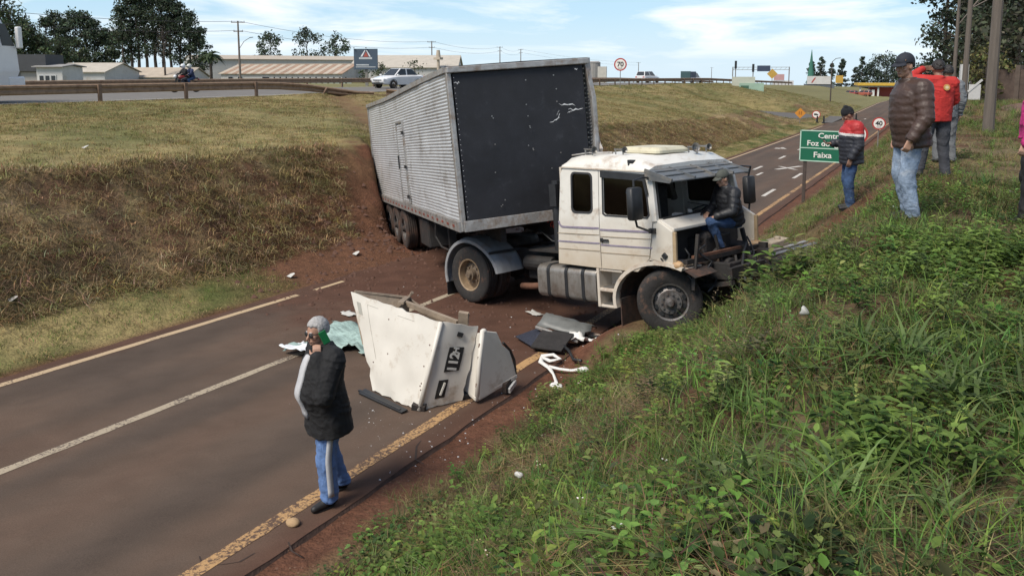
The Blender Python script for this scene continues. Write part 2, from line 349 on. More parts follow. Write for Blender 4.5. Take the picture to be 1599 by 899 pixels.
def axis(parts):
    a = []
    for s, e, st in parts: a += list(np.arange(s, e, st))
    return np.array(a)
gx = np.concatenate([-np.geomspace(2600, 52, 22), axis([(-50, -31, .8), (-31, -16.5, .3), (-16.5, -10.2, .1), (-10.2, -4.6, .4), (-4.6, 2, .09), (2, 8, .35)]), np.geomspace(8, 2000, 20)])
gy = np.concatenate([-np.geomspace(400, 6, 8), axis([(-5, 1, .5), (1, 24, .1), (24, 60, .3), (60, 120, 1.0)]), np.geomspace(120, 2600, 22)])
GX, GY = np.meshgrid(gx, gy, indexing='ij'); GZ = ground(GX, GY)
def lc(a, b, t): return np.asarray(a)[None] * (1 - t[..., None]) + np.asarray(b)[None] * t[..., None]
def ground_col(X, Y):
    n1 = fbm(X * .9, Y * .9, 5); n2 = fbm(X * .25 + 50, Y * .25, 4); n3 = fbm(X * 2.8 + 7, Y * 2.8, 3)
    DIRT = (.105, .047, .028); DRY = (.27, .215, .095); GRN = (.085, .105, .030); BRN = (.150, .10, .055); TAN = (.30, .225, .115)
    Xc = -14.5 - .04 * np.clip(Y - 25, 0, 60)
    plate = lc(DRY, GRN, sstep(.42, .72, n2) * .55 + sstep(.5, .7, n1) * .25)
    plate = lc((0, 0, 0), (1, 1, 1), np.ones_like(X)) * plate * (1 - .18 * sstep(.45, .65, n3))[..., None]
    bank = lc(BRN, TAN, .25 + sstep(.38, .62, n1) * .7); w = sstep(.52, .66, n2) * .8
    bank = bank * (1 - w[..., None]) + np.array(GRN) * w[..., None]
    w = sstep(.5, .62, fbm(X * .6 + 80, Y * .6, 4)) * .75
    bank = bank * (1 - w[..., None]) + np.array((.13, .062, .038)) * w[..., None]
    wb = sstep(Xc - .05, Xc + .2, X + .5 * (n1 - .5))
    col = plate * (1 - wb[..., None]) + bank * wb[..., None]
    wv = sstep(-12.6, -11.9, X + .6 * (n1 - .5)); verge = lc(DRY, GRN, sstep(.4, .7, n1)); col = col * (1 - wv[..., None]) + verge * .9 * wv[..., None]
    # right side soil under the weeds
    right = lc((.095, .048, .028), (.13, .10, .05), sstep(.4, .65, n1)); wr = (X > -6).astype(float); col = col * (1 - wr[..., None]) + right * wr[..., None]
    sh = (X > -6) * sstep(-3.9, -4.15, X + .3 * (n1 - .5)); dirt = np.array(DIRT) * (0.8 + .5 * n3)[..., None]
    xl, yl = trailer_local(X, Y)
    g = np.maximum.reduce([sh, sstep(2.4, 1.6, np.abs(yl) + 1.2 * (n1 - .5)) * (.55 + .45 * sstep(.4, .55, n3)) * ((xl < -3.5) & (xl > -12.2)),
        np.exp(-((yl + .2) / .95) ** 2) * (xl < -11) * (xl > -34) * (X < -14) * (.45 + .5 * n3), sstep(-10.75, -10.35, X + .3 * (n1 - .5)) * (X < -9) * .9,
        sstep(4.5, 2.2, np.hypot(X + 10.6, (Y - 14) * .7) + 1.5 * (n1 - .5)) * .95])
    col = col * (1 - g[..., None]) + dirt * g[..., None]
    far = np.maximum(sstep(-50, -60, X), np.maximum(sstep(90, 140, Y), sstep(6, 12, X)))
    return col * (1 - far[..., None]) + (np.array((.17, .155, .07)) * (.75 + .5 * n2)[..., None]) * far[..., None]
ni, nj = GX.shape; idx = np.arange(ni * nj).reshape(ni, nj)
GF = np.stack([idx[:-1, :-1], idx[1:, :-1], idx[1:, 1:], idx[:-1, 1:]], -1).reshape(-1, 4)
M_GROUND = attr_mat('ground_soil', .95, .35, 9., .9, 26., dist=.04)
go = link(bpy.data.objects.new('ground', np_mesh('ground', np.stack([GX, GY, GZ], -1).reshape(-1, 3), GF, [M_GROUND], True, ground_col(GX, GY).reshape(-1, 3)))); tag(go, kind='structure')

# ------------------------------------------------------------------ roads
ry = np.concatenate([np.arange(-30, 1, 1.), np.arange(1, 26, .1), np.arange(26, 110, .8), np.arange(110, 330, 6)])
rx = np.linspace(X_LEFT, X_RIGHT, 66); RX, RY = np.meshgrid(rx, ry, indexing='ij'); RX = RX.copy()
RX[-1] += .05 * (fbm(ry * 1.4, ry * 0 + 3, 3) - .5) ; RX[0] += .14 * (fbm(ry * 1.2, ry * 0 + 8, 3) - .5)
RZ = zr(RY)
n1 = .5 * fbm(RX * .7, RY * .35, 5) + .5 * fbm(RX * 2.6 + 11, RY * .16, 4); n2 = fbm(RX * 1.6 + 5, RY * 1.6, 4); n3 = fbm(RX * 5 + 2, RY * 5, 3)
base = lc((.084, .063, .050), (.112, .079, .059), sstep(.35, .65, n1)); base = base * (.86 + .28 * n3)[..., None] * (1 - .10 * sum(np.exp(-((RX - q) / .22) ** 2) for q in (-9.55, -8.25, -7.1, -5.6)))[..., None]
spill = np.maximum.reduce([
    sstep(3.6, 1.6, np.hypot((RX + 8.2) * .9, (RY - 12.2) * .85) + 1.6 * (n1 - .5)),
    sstep(3.4, 1.4, np.hypot((RX + 5.8) * .75, (RY - 10.6)) + 1.5 * (n2 - .5)) * .95,
    sstep(2.6, .6, np.hypot((RX + 9.8), (RY - 14.5) * .6) + 1.4 * (n1 - .5)), sstep(3.4, 1.2, np.hypot((RX + 9.2) * .8, (RY - 11.6) * .75) + 1.8 * (n2 - .5)) * .9,
    sstep(-5.0, -4.45, RX + .35 * (n2 - .5)) * .85, sstep(-9.85, -10.25, RX + .3 * (n2 - .5)) * .8,
    sstep(.48, .8, n1) * .35])
RC = base * (1 - spill[..., None]) + (np.array((.082, .042, .029)) * (.75 + .6 * n3)[..., None]) * spill[..., None]
ni, nj = RX.shape; idx = np.arange(ni * nj).reshape(ni, nj); RF = np.stack([idx[:-1, :-1], idx[1:, :-1], idx[1:, 1:], idx[:-1, 1:]], -1).reshape(-1, 4)
M_ROAD = attr_mat('worn_asphalt', .88, .24, 95., .5, 260., spec=.14, dist=.008)
tag(link(bpy.data.objects.new('road', np_mesh('road', np.stack([RX, RY, RZ], -1).reshape(-1, 3), RF, [M_ROAD], True, RC.reshape(-1, 3)))), kind='structure')
# broken asphalt edge
e = MB(); yy = np.arange(1, 60, .12); xe = X_RIGHT + .05 * (fbm(yy * 1.4, yy * 0 + 3, 3) - .5)
for a, b in zip(range(len(yy) - 1), range(1, len(yy))):
    za, zb = float(zr(yy[a])), float(zr(yy[b])); e.add([(xe[a] - .004, yy[a], za - .001), (xe[b] - .004, yy[b], zb - .001), (xe[b] + .03, yy[b], zb - .05), (xe[a] + .03, yy[a], za - .05)], [(0, 1, 2, 3)])
tag(e.build('road_edge', mat('asphalt_edge', (.070, .042, .032), .95, .3, 12, .6)), kind='structure')

def line_mat(name, col, wear, under, wscale=28.):
    m = bpy.data.materials.new(name); m.use_nodes = True; MATS[name] = m; n, l = m.node_tree.nodes, m.node_tree.links; b = n['Principled BSDF']; b.inputs['Roughness'].default_value = .85
    t = n.new('ShaderNodeTexCoord'); a = n.new('ShaderNodeTexNoise'); a.inputs['Scale'].default_value = wscale; a.inputs['Detail'].default_value = 5; a.inputs['Roughness'].default_value = .75; l.new(t.outputs['Object'], a.inputs[0])
    a2 = n.new('ShaderNodeTexNoise'); a2.inputs['Scale'].default_value = 1.3; a2.inputs['Detail'].default_value = 3; l.new(t.outputs['Object'], a2.inputs[0])
    ad = n.new('ShaderNodeMath'); ad.operation = 'MULTIPLY_ADD'; ad.inputs[1].default_value = .5; l.new(a2.outputs['Fac'], ad.inputs[0]); l.new(a.outputs['Fac'], ad.inputs[2])
    mr = n.new('ShaderNodeMapRange'); mr.inputs[1].default_value = .88 - wear; mr.inputs[2].default_value = .98 - wear; l.new(ad.outputs[0], mr.inputs[0])
    mx = n.new('ShaderNodeMix'); mx.data_type = 'RGBA'; l.new(mr.outputs[0], mx.inputs[0]); mx.inputs[6].default_value = (*col, 1); mx.inputs[7].default_value = (*under, 1); l.new(mx.outputs[2], b.inputs['Base Color']); return m
M_YEL = line_mat('worn_yellow_paint', (.40, .24, .105), .16, (.085, .05, .034)); M_CEN = line_mat('worn_centre_paint', (.34, .28, .20), .10, (.075, .055, .045)); M_WHT = line_mat('worn_white_paint', (.50, .47, .42), .06, (.08, .06, .05))
M_LFT = line_mat('worn_left_paint', (.42, .31, .19), .06, (.08, .055, .042))
def stripe(name, m, x0, x1, y0, y1, step=.5, xo0=None, xo1=None, wob=.012):
    ys = np.linspace(y0, y1, max(2, int(abs(y1 - y0) / step) + 1)); V = []; n = len(ys)
    for k, y in enumerate(ys):
        t = k / (n - 1); a = x0 + ((xo0 if xo0 is not None else x0) - x0) * t; b = x1 + ((xo1 if xo1 is not None else x1) - x1) * t; z = float(zr(y)) + .004
        V += [(a + wob * (vnoise(y * 7, 1) - .5), y, z), (b + wob * (vnoise(y * 7, 9) - .5), y, z)]
    o = link(bpy.data.objects.new(name, np_mesh(name, V, [(2 * k, 2 * k + 1, 2 * k + 3, 2 * k + 2) for k in range(n - 1)], [m]))); return tag(o, kind='structure')
stripe('edge_line', M_YEL, -4.89, -4.75, -20, 75, .12); stripe('edge_line', M_YEL, -4.88, -4.76, 75, 170, 1.)
stripe('edge_line', M_LFT, -10.08, -9.96, -20, 9.7, .2); stripe('edge_line', M_LFT, -10.06, -9.97, 10.1, 10.9, .2); stripe('edge_line', M_LFT, -10.08, -9.96, 21, 78, .2); stripe('edge_line', M_LFT, -10.08, -9.96, 100, 170, 1.)
stripe('centre_line', M_CEN, -7.79, -7.67, -20, 19, .15)
for k in range(12): stripe('lane_dash', M_WHT, -7.83, -7.68, 24.3 + k * 6.4, 26.2 + k * 6.4, .5)
stripe('lane_dash', M_WHT, -5.60, -5.46, 34.6, 36.8); stripe('lane_dash', M_WHT, -5.60, -5.46, 28.2, 30.4); stripe('lane_dash', M_WHT, -7.2, -7.08, 34.8, 36.1)
stripe('chevron_bar', M_WHT, -6.98, -6.75, 37.9, 40.2, .5, -6.2, -5.97); stripe('chevron_bar', M_WHT, -6.12, -5.9, 38.3, 39.5, .5, -7.1, -6.9)
stripe('road_arrow', M_WHT, -9.25, -8.9, 50.0, 50.7); stripe('road_arrow', M_WHT, -8.95, -8.5, 50.2, 51.2, .5, -9.0, -8.9)
# side road joining on the left
V = []; side = [(-9.9, 84, 97), (-13, 85.5, 98), (-17, 87, 97.5), (-22, 88.5, 97), (-30, 91, 99)]
for x, a, b in side: zs = float(zr(a)) + .015 + max(0, -13 - x) * .11; V += [(x, a, zs), (x, b, zs)]
tag(link(bpy.data.objects.new('side_road', np_mesh('side_road', V, [(2 * k, 2 * k + 1, 2 * k + 3, 2 * k + 2) for k in range(len(side) - 1)], [mat('grey_asphalt', (.10, .092, .085), .9, .15, 3, .2)]))), kind='structure')
# cracks in the worn right edge of the asphalt
rc_ = np.random.default_rng(8)
for k, (y0, x0, n_) in enumerate(((3.9, -4.62, 5), (4.15, -4.50, 6), (6.2, -4.66, 5), (8.1, -4.95, 7))):
    p = np.array((x0, y0)); d = rc_.uniform(0, 6.28) if k > 3 else R(-50 - 20 * rc_.random()); P_ = []
    for i in range(n_): P_.append(p.copy()); d += rc_.normal() * .5; p = p + .14 * np.array((math.cos(d), math.sin(d)))
    w_ = [.004 + .006 * math.sin(math.pi * (i + .5) / n_) for i in range(n_)]
    V = [(q[0] - w_[i], q[1] - w_[i] * .6, float(zr(q[1])) + .003) for i, q in enumerate(P_)] + [(q[0] + w_[i], q[1] + w_[i] * .6, float(zr(q[1])) + .003) for i, q in enumerate(P_)]
    tag(link(bpy.data.objects.new('road_crack', np_mesh('road_crack', V, [(i, i + 1, n_ + i + 1, n_ + i) for i in range(n_ - 1)], [mat('crack_dark', (.035, .022, .017), .95, .2, 9)]))), kind='structure')
# highway on the plateau
hy = np.concatenate([np.arange(-60, 120, 2.), np.arange(120, 420, 15)]); V = []
for y in hy: z = float(zh(y)); V += [(-30.75, y, z), (-37.2, y, z + .06), (-43.6, y, z)]
F = []
for k in range(len(hy) - 1): F += [(3 * k, 3 * k + 1, 3 * k + 4, 3 * k + 3), (3 * k + 1, 3 * k + 2, 3 * k + 5, 3 * k + 4)]
tag(link(bpy.data.objects.new('highway', np_mesh('highway', V, F, [mat('highway_asphalt', (.135, .122, .108), .9, .12, 2, .2)]))), kind='structure')
for x0, x1 in ((-31.35, -31.2), (-43.2, -43.05)):
    V = [];
    for y in hy: V += [(x0, y, float(zh(y)) + .016), (x1, y, float(zh(y)) + .016)]
    tag(link(bpy.data.objects.new('highway_line', np_mesh('highway_line', V, [(2 * k, 2 * k + 1, 2 * k + 3, 2 * k + 2) for k in range(len(hy) - 1)], [mat('line_white', (.6, .58, .52), .8, .2, 6)]))), kind='structure')
# ------------------------------------------------------------------ lorry: shared materials
DUST = (.16, .085, .055)
M_WHITE = mat('white_cab_paint', (.62, .60, .55), .42, .07, 3, 0, dirt=(.30, .21, .14), dirt_amt=.28, dirt_scale=3.2, coat=.1)
def dust_below(m, z0, z1, col, amt):
    """road dust thrown up on the lower panels"""
    n, l = m.node_tree.nodes, m.node_tree.links; b = n['Principled BSDF']; src = b.inputs['Base Color'].links[0].from_socket; t = n.new('ShaderNodeTexCoord'); sp_ = n.new('ShaderNodeSeparateXYZ'); l.new(t.outputs['Object'], sp_.inputs[0])
    nt = n.new('ShaderNodeTexNoise'); nt.inputs['Scale'].default_value = 2.2; nt.inputs['Detail'].default_value = 8; nt.inputs['Roughness'].default_value = .7; l.new(t.outputs['Object'], nt.inputs['Vector'])
    ad = n.new('ShaderNodeMath'); ad.operation = 'MULTIPLY_ADD'; ad.inputs[1].default_value = .9; l.new(nt.outputs['Fac'], ad.inputs[0]); l.new(sp_.outputs[2], ad.inputs[2])
    mr = n.new('ShaderNodeMapRange'); mr.inputs[1].default_value = z0 + .45; mr.inputs[2].default_value = z1 + .45; mr.inputs[3].default_value = amt; mr.inputs[4].default_value = 0; l.new(ad.outputs[0], mr.inputs[0])
    mx = n.new('ShaderNodeMix'); mx.data_type = 'RGBA'; l.new(mr.outputs[0], mx.inputs[0]); l.new(src, mx.inputs[6]); mx.inputs[7].default_value = (*col, 1); l.new(mx.outputs[2], b.inputs['Base Color'])
dust_below(M_WHITE, .7, 1.75, (.40, .31, .20), .75)
M_WHITE_LOW = mat('white_dusty_paint', (.56, .50, .42), .55, .12, 4, 0, dirt=(.25, .15, .09), dirt_amt=.5, dirt_scale=4)
M_BLACK = mat('black_plastic', (.018, .019, .021), .5, .3, 9, .1)
M_RUBBER = mat('tyre_rubber', (.022, .020, .019), .85, .3, 10, .3, dirt=DUST, dirt_amt=.25, dirt_scale=6)
M_RUBBER2 = mat('muddy_rubber', (.035, .026, .022), .9, .3, 10, .3, dirt=(.11, .055, .036), dirt_amt=.55, dirt_scale=4)
M_CHASSIS = mat('grimy_chassis', (.020, .018, .017), .75, .35, 7, .3, dirt=(.06, .035, .025), dirt_amt=.35)
M_STEEL = mat('brushed_steel', (.30, .29, .27), .42, .15, 9, .1, metal=.75, dirt=DUST, dirt_amt=.35)
M_RIM = mat('rusty_rim', (.20, .155, .11), .6, .25, 9, .2, metal=.3, dirt=(.07, .04, .028), dirt_amt=.5, dirt_scale=7)
M_RIMF = mat('grey_rim', (.17, .16, .155), .5, .2, 9, .2, metal=.6, dirt=(.08, .045, .03), dirt_amt=.45, dirt_scale=7)
M_TANK = mat('dull_aluminium_tank', (.30, .28, .255), .45, .15, 5, .1, metal=.65, dirt=(.16, .12, .09), dirt_amt=.5, dirt_scale=4, stretch=(3, 3, .6))
M_ALU = mat('corrugated_aluminium', (.56, .56, .56), .42, .10, 2.5, .05, metal=.4, dirt=(.25, .22, .19), dirt_amt=.3, dirt_scale=1.6)
M_ALU2 = mat('scuffed_aluminium', (.36, .35, .335), .5, .2, 6, .2, metal=.5, dirt=(.22, .15, .10), dirt_amt=.45, dirt_scale=5)
M_GREY = mat('grey_mudguard', (.24, .245, .25), .5, .15, 6, .1, dirt=(.20, .14, .10), dirt_amt=.35)
M_DGLASS = glass_mat('tinted_glass', (.10, .11, .11)); M_GLASS = glass_mat('clear_glass', (.55, .6, .6))
M_TRIM = mat('dark_trim', (.03, .03, .032), .55, .2, 9)
M_STRIPE = mat('faded_violet_stripe', (.22, .19, .25), .5, .25, 14); M_STRIPE2 = mat('faded_tan_stripe', (.30, .24, .17), .5, .25, 14)
M_INT = mat('cab_interior', (.035, .032, .030), .85, .25, 6, .2); M_CLOTH_INT = mat('seat_cloth', (.05, .045, .042), .95, .3, 14, .3)
M_RED = mat('red_hose', (.42, .035, .025), .5, .2, 9); M_ORANGE = mat('amber_lens', (.55, .22, .04), .3, .1, 9)
M_RUST = mat('rust_brown', (.12, .055, .032), .8, .35, 9, .3)

def wheel(parent, loc, out, r, w, kind='dish', muddy=False):
    """out: unit vector of the outer face; origin at the wheel's centre"""
    o = Vector(loc); a = Vector(out).normalized(); rub = M_RUBBER2 if muddy else M_RUBBER
    h = w / 2; rr = r * .56
    hub = MB()
    if kind == 'dish':
        hub.lathe([(0, -.02), (rr * .34, -.02), (rr * .36, -.10), (rr * .75, -.13), (rr * .93, -.15), (rr * .93, -.17), (0, -.17)], o + a * h, a, 28)
        for k in range(8): t = k * math.pi / 4; x, y, _ = frame_of(a); c = o + a * (h - .115) + (x * math.cos(t) + y * math.sin(t)) * rr * .52; hub.cyl(c, c + a * .035, .018, n=6)
        hub.cyl(o + a * (h - .02), o + a * (h + .03), rr * .24, rr * .2, 12)
    else:
        hub.lathe([(0, .10), (rr * .15, .10), (rr * .22, .075), (rr * .27, .03), (rr * .30, .03), (rr * .31, -.005), (rr * .62, .0), (rr * .66, -.03), (rr * .9, -.07), (rr * .93, -.09), (0, -.1)], o + a * h, a, 28)
        for k in range(10): t = k * math.pi / 5; x, y, _ = frame_of(a); c = o + a * (h - .005) + (x * math.cos(t) + y * math.sin(t)) * rr * .47; hub.cyl(c, c + a * .03, .016, n=6)
    wo = hub.build('wheel', M_RUBBER2 if muddy else (M_RIM if kind == 'dish' else M_RIMF), parent, auto=35)
    t = MB(); g = .012
    prof = [(rr * .97, -h * .86), (rr * 1.05, -h * .97), (r * .80, -h), (r * .92, -h * .97), (r * .985, -h * .82)]
    for q in (-.55, -.18, .18, .55): prof += [(r, h * (q - .1)), (r - g, h * (q - .06)), (r - g, h * (q + .06)), (r, h * (q + .1))]
    prof += [(r * .985, h * .82), (r * .92, h * .97), (r * .80, h), (rr * 1.05, h * .97), (rr * .97, h * .86)]
    t.lathe(prof, o, a, 40); t.build('tyre', rub, wo, auto=40)
    m = MB(); m.lathe([(rr * .92, h * .55), (rr * .93, h * .92), (rr * 1.02, h * .99), (rr * 1.03, h * .9), (rr * .98, h * .8), (rr * .97, -h * .9), (rr * .92, -h * .9)], o, a, 32, closed_prof=True)
    m.build('rim', mat('tan_rim_ring', (.30, .22, .14), .55, .25, 9, .1, metal=.2, dirt=(.1, .06, .04), dirt_amt=.4, dirt_scale=6) if kind == 'dish' and not muddy else M_RIMF, wo, auto=35)
    if kind != 'dish':
        d = MB()
        for k in range(10):
            tt = (k + .5) * math.pi / 5; x, y, _ = frame_of(a); c = o + a * (h - .052) + (x * math.cos(tt) + y * math.sin(tt)) * rr * .78; d.cyl(c, c + a * .016, .034, n=10)
        tag(d.build('hand_hole', M_BLACK, wo), kind='stuff')
    return wo

# ------------------------------------------------------------------ tractor unit
TA = Vector((-7.1, 10.96, -4.08)); TRE = (R(-1.5), R(-6.5), R(-16))
trk = empty('tractor_unit', TA, TRE, 'white day cab lorry tractor with its front torn off, nosed into the grassy bank', 'truck')
def tb(name, m, mb, bevel=0., par=None, **k): return mb.build(name, m, par or trk, bevel=bevel, **k)
WB = 4.08
m = MB()
for y in (.78, 1.52): m.bx(-.75, 4.75, y - .04, y + .04, .68, .92)
for x in (-.7, .55, 1.5, 2.4, 3.4, 4.6): m.bx(x - .05, x + .05, .82, 1.48, .72, .88)
tb('chassis', M_CHASSIS, m, .01)
m = MB(); m.cyl((0, .55, .5), (0, 1.75, .5), .09, n=10); m.sphere((0, 1.15, .5), (.24, .2, .23)); m.cyl((.2, 1.15, .52), (2.4, 1.15, .75), .05, n=8)
for y in (.7, 1.6): m.bar((-.65, y, .62), (.0, y, .48), .08, .05); m.bar((.0, y, .48), (.65, y, .62), .08, .05)
tb('rear_axle', M_CHASSIS, m)
m = MB(); m.lathe([(0, 1.06), (.46, 1.06), (.5, 1.0), (.5, .94), (0, .92)], (-.02, 1.15, 0), (0, 0, 1), 20); m.bx(-.35, .35, .7, 1.6, .9, .97); tb('fifth_wheel', M_CHASSIS, m)
for y, s in ((.14, -1), (.45, -1), (1.85, 1), (2.16, 1)):
    wheel(trk, (0, y, .5), (0, s, 0), .5, .27, 'dish', muddy=(y in (.45, 1.85)))
st = R(38)
for y, s in ((.22, -1), (2.08, 1)):
    wheel(trk, (WB, y, .43), (math.sin(st) * -s * 1.0 if s < 0 else -math.sin(st), s * math.cos(st), 0), .455, .27, 'steer')
m = MB(); m.cyl((WB, .3, .5), (WB, 2.0, .5), .06, n=8); m.bar((WB, .5, .42), (WB, 1.8, .42), .12, .1)
for y in (.72, 1.58): m.bar((3.3, y, .66), (WB, y, .52), .09, .06); m.bar((WB, y, .52), (4.8, y, .66), .09, .06)
tb('front_axle', M_CHASSIS, m)
# rear mudguards with pressed ribs
for ya, yb in ((-.03, .6), (1.7, 2.33)):
    m = MB(); a0, a1 = R(8), R(196); n = 22; rings = []
    for k in range(n + 1):
        a = a0 + (a1 - a0) * k / n; rr_ = .635; ring = []
        c, s_ = math.cos(a), math.sin(a); ex = .40 * max(0, math.cos(a)) ** 2
        pr = [(ya, -.055), (ya + .004, .0), (ya + .05, .012)] + [(ya + .05 + (yb - ya - .06) * q / 8, .012 + (.024 if q % 2 else 0)) for q in range(1, 9)] + [(yb, 0), (yb, -.02), (ya + .03, -.012), (ya + .022, -.06)]
        for y, dr in pr: ring.append((c * (rr_ + dr) + ex * .45, y, .5 + s_ * (rr_ + dr)))
        rings.append(ring)
    m.loft(rings); g = tb('mudguard', M_GREY, m, auto=40)
    MB().bar((.62, ya - .012, .93), (.72, yb + .01, .93), .03, .04).build('bracket', M_BLACK, g); MB().bar((-.1, (ya + yb) / 2, 1.08), (-.1, 1.15, .9), .04, .04).build('support', M_BLACK, g)
    f = MB().box((-.665, (ya + yb) / 2, .24), (.012, .5, .36)); f.build('mud_flap', M_BLACK, g)
# cab shell -----------------------------------------------------------
W = 2.3
def side_fn(y): return lambda a, b: (a, y + (.05 if y < 1 else -.05) * max(0, (b - 1.5)) * 1.1, b)
door_poly = [(3.065, .84), (3.72, .84), (3.93, 1.04), (4.02, 1.58), (3.93, 2.36), (3.065, 2.36)]
win_poly = [(3.15, 1.68), (3.19, 1.65), (3.92, 1.63), (3.95, 1.67), (3.885, 2.24), (3.85, 2.29), (3.19, 2.30), (3.15, 2.26)]
rear_poly = [(2.20, .86), (3.055, .84), (3.055, 2.36), (2.36, 2.36), (2.30, 2.26), (2.22, 1.2)]
rwin = rrect(2.54, 2.92, 1.68, 2.28, .07)
for yo, yi, sid in ((0, .05, 'r'), (W, W - .05, 'l')):
    m = MB(); m.holed(rear_poly, rwin, side_fn(yo), side_fn(yi)); pn = tb('side_panel', M_WHITE, m, .006)
    MB().prism(rrect(2.53, 2.93, 1.67, 2.29, .07), side_fn(yo + (.012 if sid == 'r' else -.012)), side_fn(yo + (.02 if sid == 'r' else -.02))).build('window', M_DGLASS, pn)
    MB().holed(rrect(2.515, 2.945, 1.655, 2.305, .08), rrect(2.545, 2.915, 1.685, 2.275, .06), side_fn(yo - (.006 if sid == 'r' else -.006)), side_fn(yo + .01)).build('window_seal', M_TRIM, pn)
    m = MB(); m.holed(door_poly, win_poly, side_fn(yo), side_fn(yi)); dr = tb('door', M_WHITE, m, .006)
    s_ = -1 if sid == 'r' else 1
    MB().prism(win_poly, side_fn(yo - s_ * .014), side_fn(yo - s_ * .02)).build('window', M_DGLASS, dr)
    big = [(3.125, 1.66), (3.175, 1.625), (3.935, 1.605), (3.975, 1.66), (3.91, 2.27), (3.86, 2.32), (3.175, 2.33), (3.125, 2.28)]
    MB().holed(big, win_poly, side_fn(yo + s_ * .007), side_fn(yo)).build('window_seal', M_TRIM, dr)
    MB().prism([(3.12, 2.24), (3.88, 2.22), (3.93, 2.0), (3.965, 2.0), (3.90, 2.33), (3.12, 2.345)], side_fn(yo + s_ * .035), side_fn(yo + s_ * .008)).build('rain_deflector', M_BLACK, dr)
    MB().bx(3.09, 3.23, yo + s_ * .006, yo + s_ * .035, 1.255, 1.285).bx(3.08, 3.12, yo, yo + s_ * .03, 1.24, 1.30).build('handle', M_BLACK, dr, bevel=.005)
    if sid == 'r':
        for z, h, mm in ((1.44, .028, M_STRIPE), (1.34, .010, M_STRIPE2), (1.215, .022, M_STRIPE), (1.10, .012, M_STRIPE2)):
            x0 = 2.33 if z > 1.4 else 2.215
            MB().bx(x0, 3.05, -.004, .001, z - h / 2 + .0, z + h / 2).build('stripe', mm, pn)
            MB().bx(3.07, 3.99 if z > 1.2 else 3.95, -.004, .001, z - h / 2 - .02, z + h / 2 - .02).build('stripe', mm, dr)
        cv = MB(); pts = [(2.33 - .08 * math.sin(t), 1.44 + .12 * (1 - math.cos(t))) for t in np.linspace(0, 1.3, 6)]
        for p, q in zip(pts[:-1], pts[1:]): cv.bar((p[0], -.003, p[1]), (q[0], -.003, q[1]), .004, .03, up=(0, 0, 1))
        cv.build('stripe', M_STRIPE, pn)
# upper pillars, quarter panel, cowl
for yo, s_ in ((.045, 1), (W - .045, -1)):
    m = MB(); m.bar((4.06, yo - .03 * s_, 1.56), (3.965, yo + .04 * s_, 2.38), .075, .085, up=(1, 0, 0)); tb('windscreen_pillar', M_WHITE, m, .012)
    m = MB(); y0 = yo - .045 * s_
    m.prism([(3.94, 1.035), (4.32, .98), (4.335, 1.44), (4.10, 1.585), (4.03, 1.575)], lambda a, b: (a, y0, b), lambda a, b: (a, y0 + .06 * s_, b)); q = tb('quarter_panel', M_WHITE, m, .012)
    MB().bar((4.335, y0 + .03 * s_, .99), (4.345, y0 + .03 * s_, 1.43), .07, .045, up=(0, 1, 0)).build('edge_strip', mat('bare_tan_metal', (.34, .25, .15), .6, .25, 8), q, bevel=.008)
    c = Vector((4.20, y0 - .015 * s_, 1.10)); MB().box(c, (.07, .03, .07), (0, R(45), 0)).box(c + Vector((-.05, 0, -.05)), (.05, .014, .02), (0, R(45), 0)).build('side_marker', M_BLACK, q, bevel=.005)
m = MB(); m.loft([[(4.345, y, 1.43), (4.345, y, 1.475), (4.12, y, 1.595), (4.04, y, 1.60), (4.04, y, 1.56), (4.11, y, 1.55)] for y in (.03, .4, .75, 1.04)]); tb('cowl', M_WHITE, m, .01)
m = MB(); m.bar((4.12, .1, 1.60), (4.12, 1.02, 1.60), .03, .03); m.bar((4.09, .09, 1.6), (4.0, .14, 2.36), .02, .03, up=(1, 0, 0)); m.bar((4.0, .12, 2.36), (4.0, W - .12, 2.36), .03, .03); tb('windscreen_rubber', M_BLACK, m)
m = MB(); m.bar((4.2, .95, 1.565), (4.17, 1.2, 1.70), .014, .018); m.bar((4.17, 1.2, 1.70), (4.12, .75, 1.80), .012, .012); tb('wiper', M_BLACK, m)
# roof
rings = []
for x, zt, ins in ((2.33, 2.40, .10), (2.40, 2.50, .10), (2.62, 2.545, .09), (3.3, 2.56, .09), (3.75, 2.54, .09), (3.97, 2.44, .09)):
    rings.append([(x, .055, 2.36), (x, .06, 2.39 + (zt - 2.40) * .1), (x, ins, 2.36 + (zt - 2.36) * .55), (x, ins + .12, zt), (x, W / 2, zt + .02), (x, W - ins - .12, zt), (x, W - ins, 2.36 + (zt - 2.36) * .55), (x, W - .06, 2.39 + (zt - 2.40) * .1), (x, W - .055, 2.36)])
m = MB(); m.loft(rings); rf = tb('roof', M_WHITE, m, auto=50)
MB().bar((2.34, .04, 2.365), (3.97, .04, 2.365), .03, .018).build('drip_rail', M_WHITE_LOW, rf)
m = MB(); m.loft([[(x + a * 1, y, z) for x, y in rrect(2.95, 3.68, .72, 1.58, .1, 3)] for a, z in ((0, 2.575), (0, 2.62))] + [[(3.315 + (x - 3.315) * .86, 1.15 + (y - 1.15) * .86, 2.665) for x, y in rrect(2.95, 3.68, .72, 1.58, .1, 3)]])
tb('roof_hatch', mat('cream_hatch', (.56, .52, .38), .5, .1, 5, dirt=(.3, .24, .14), dirt_amt=.3), m, .006)
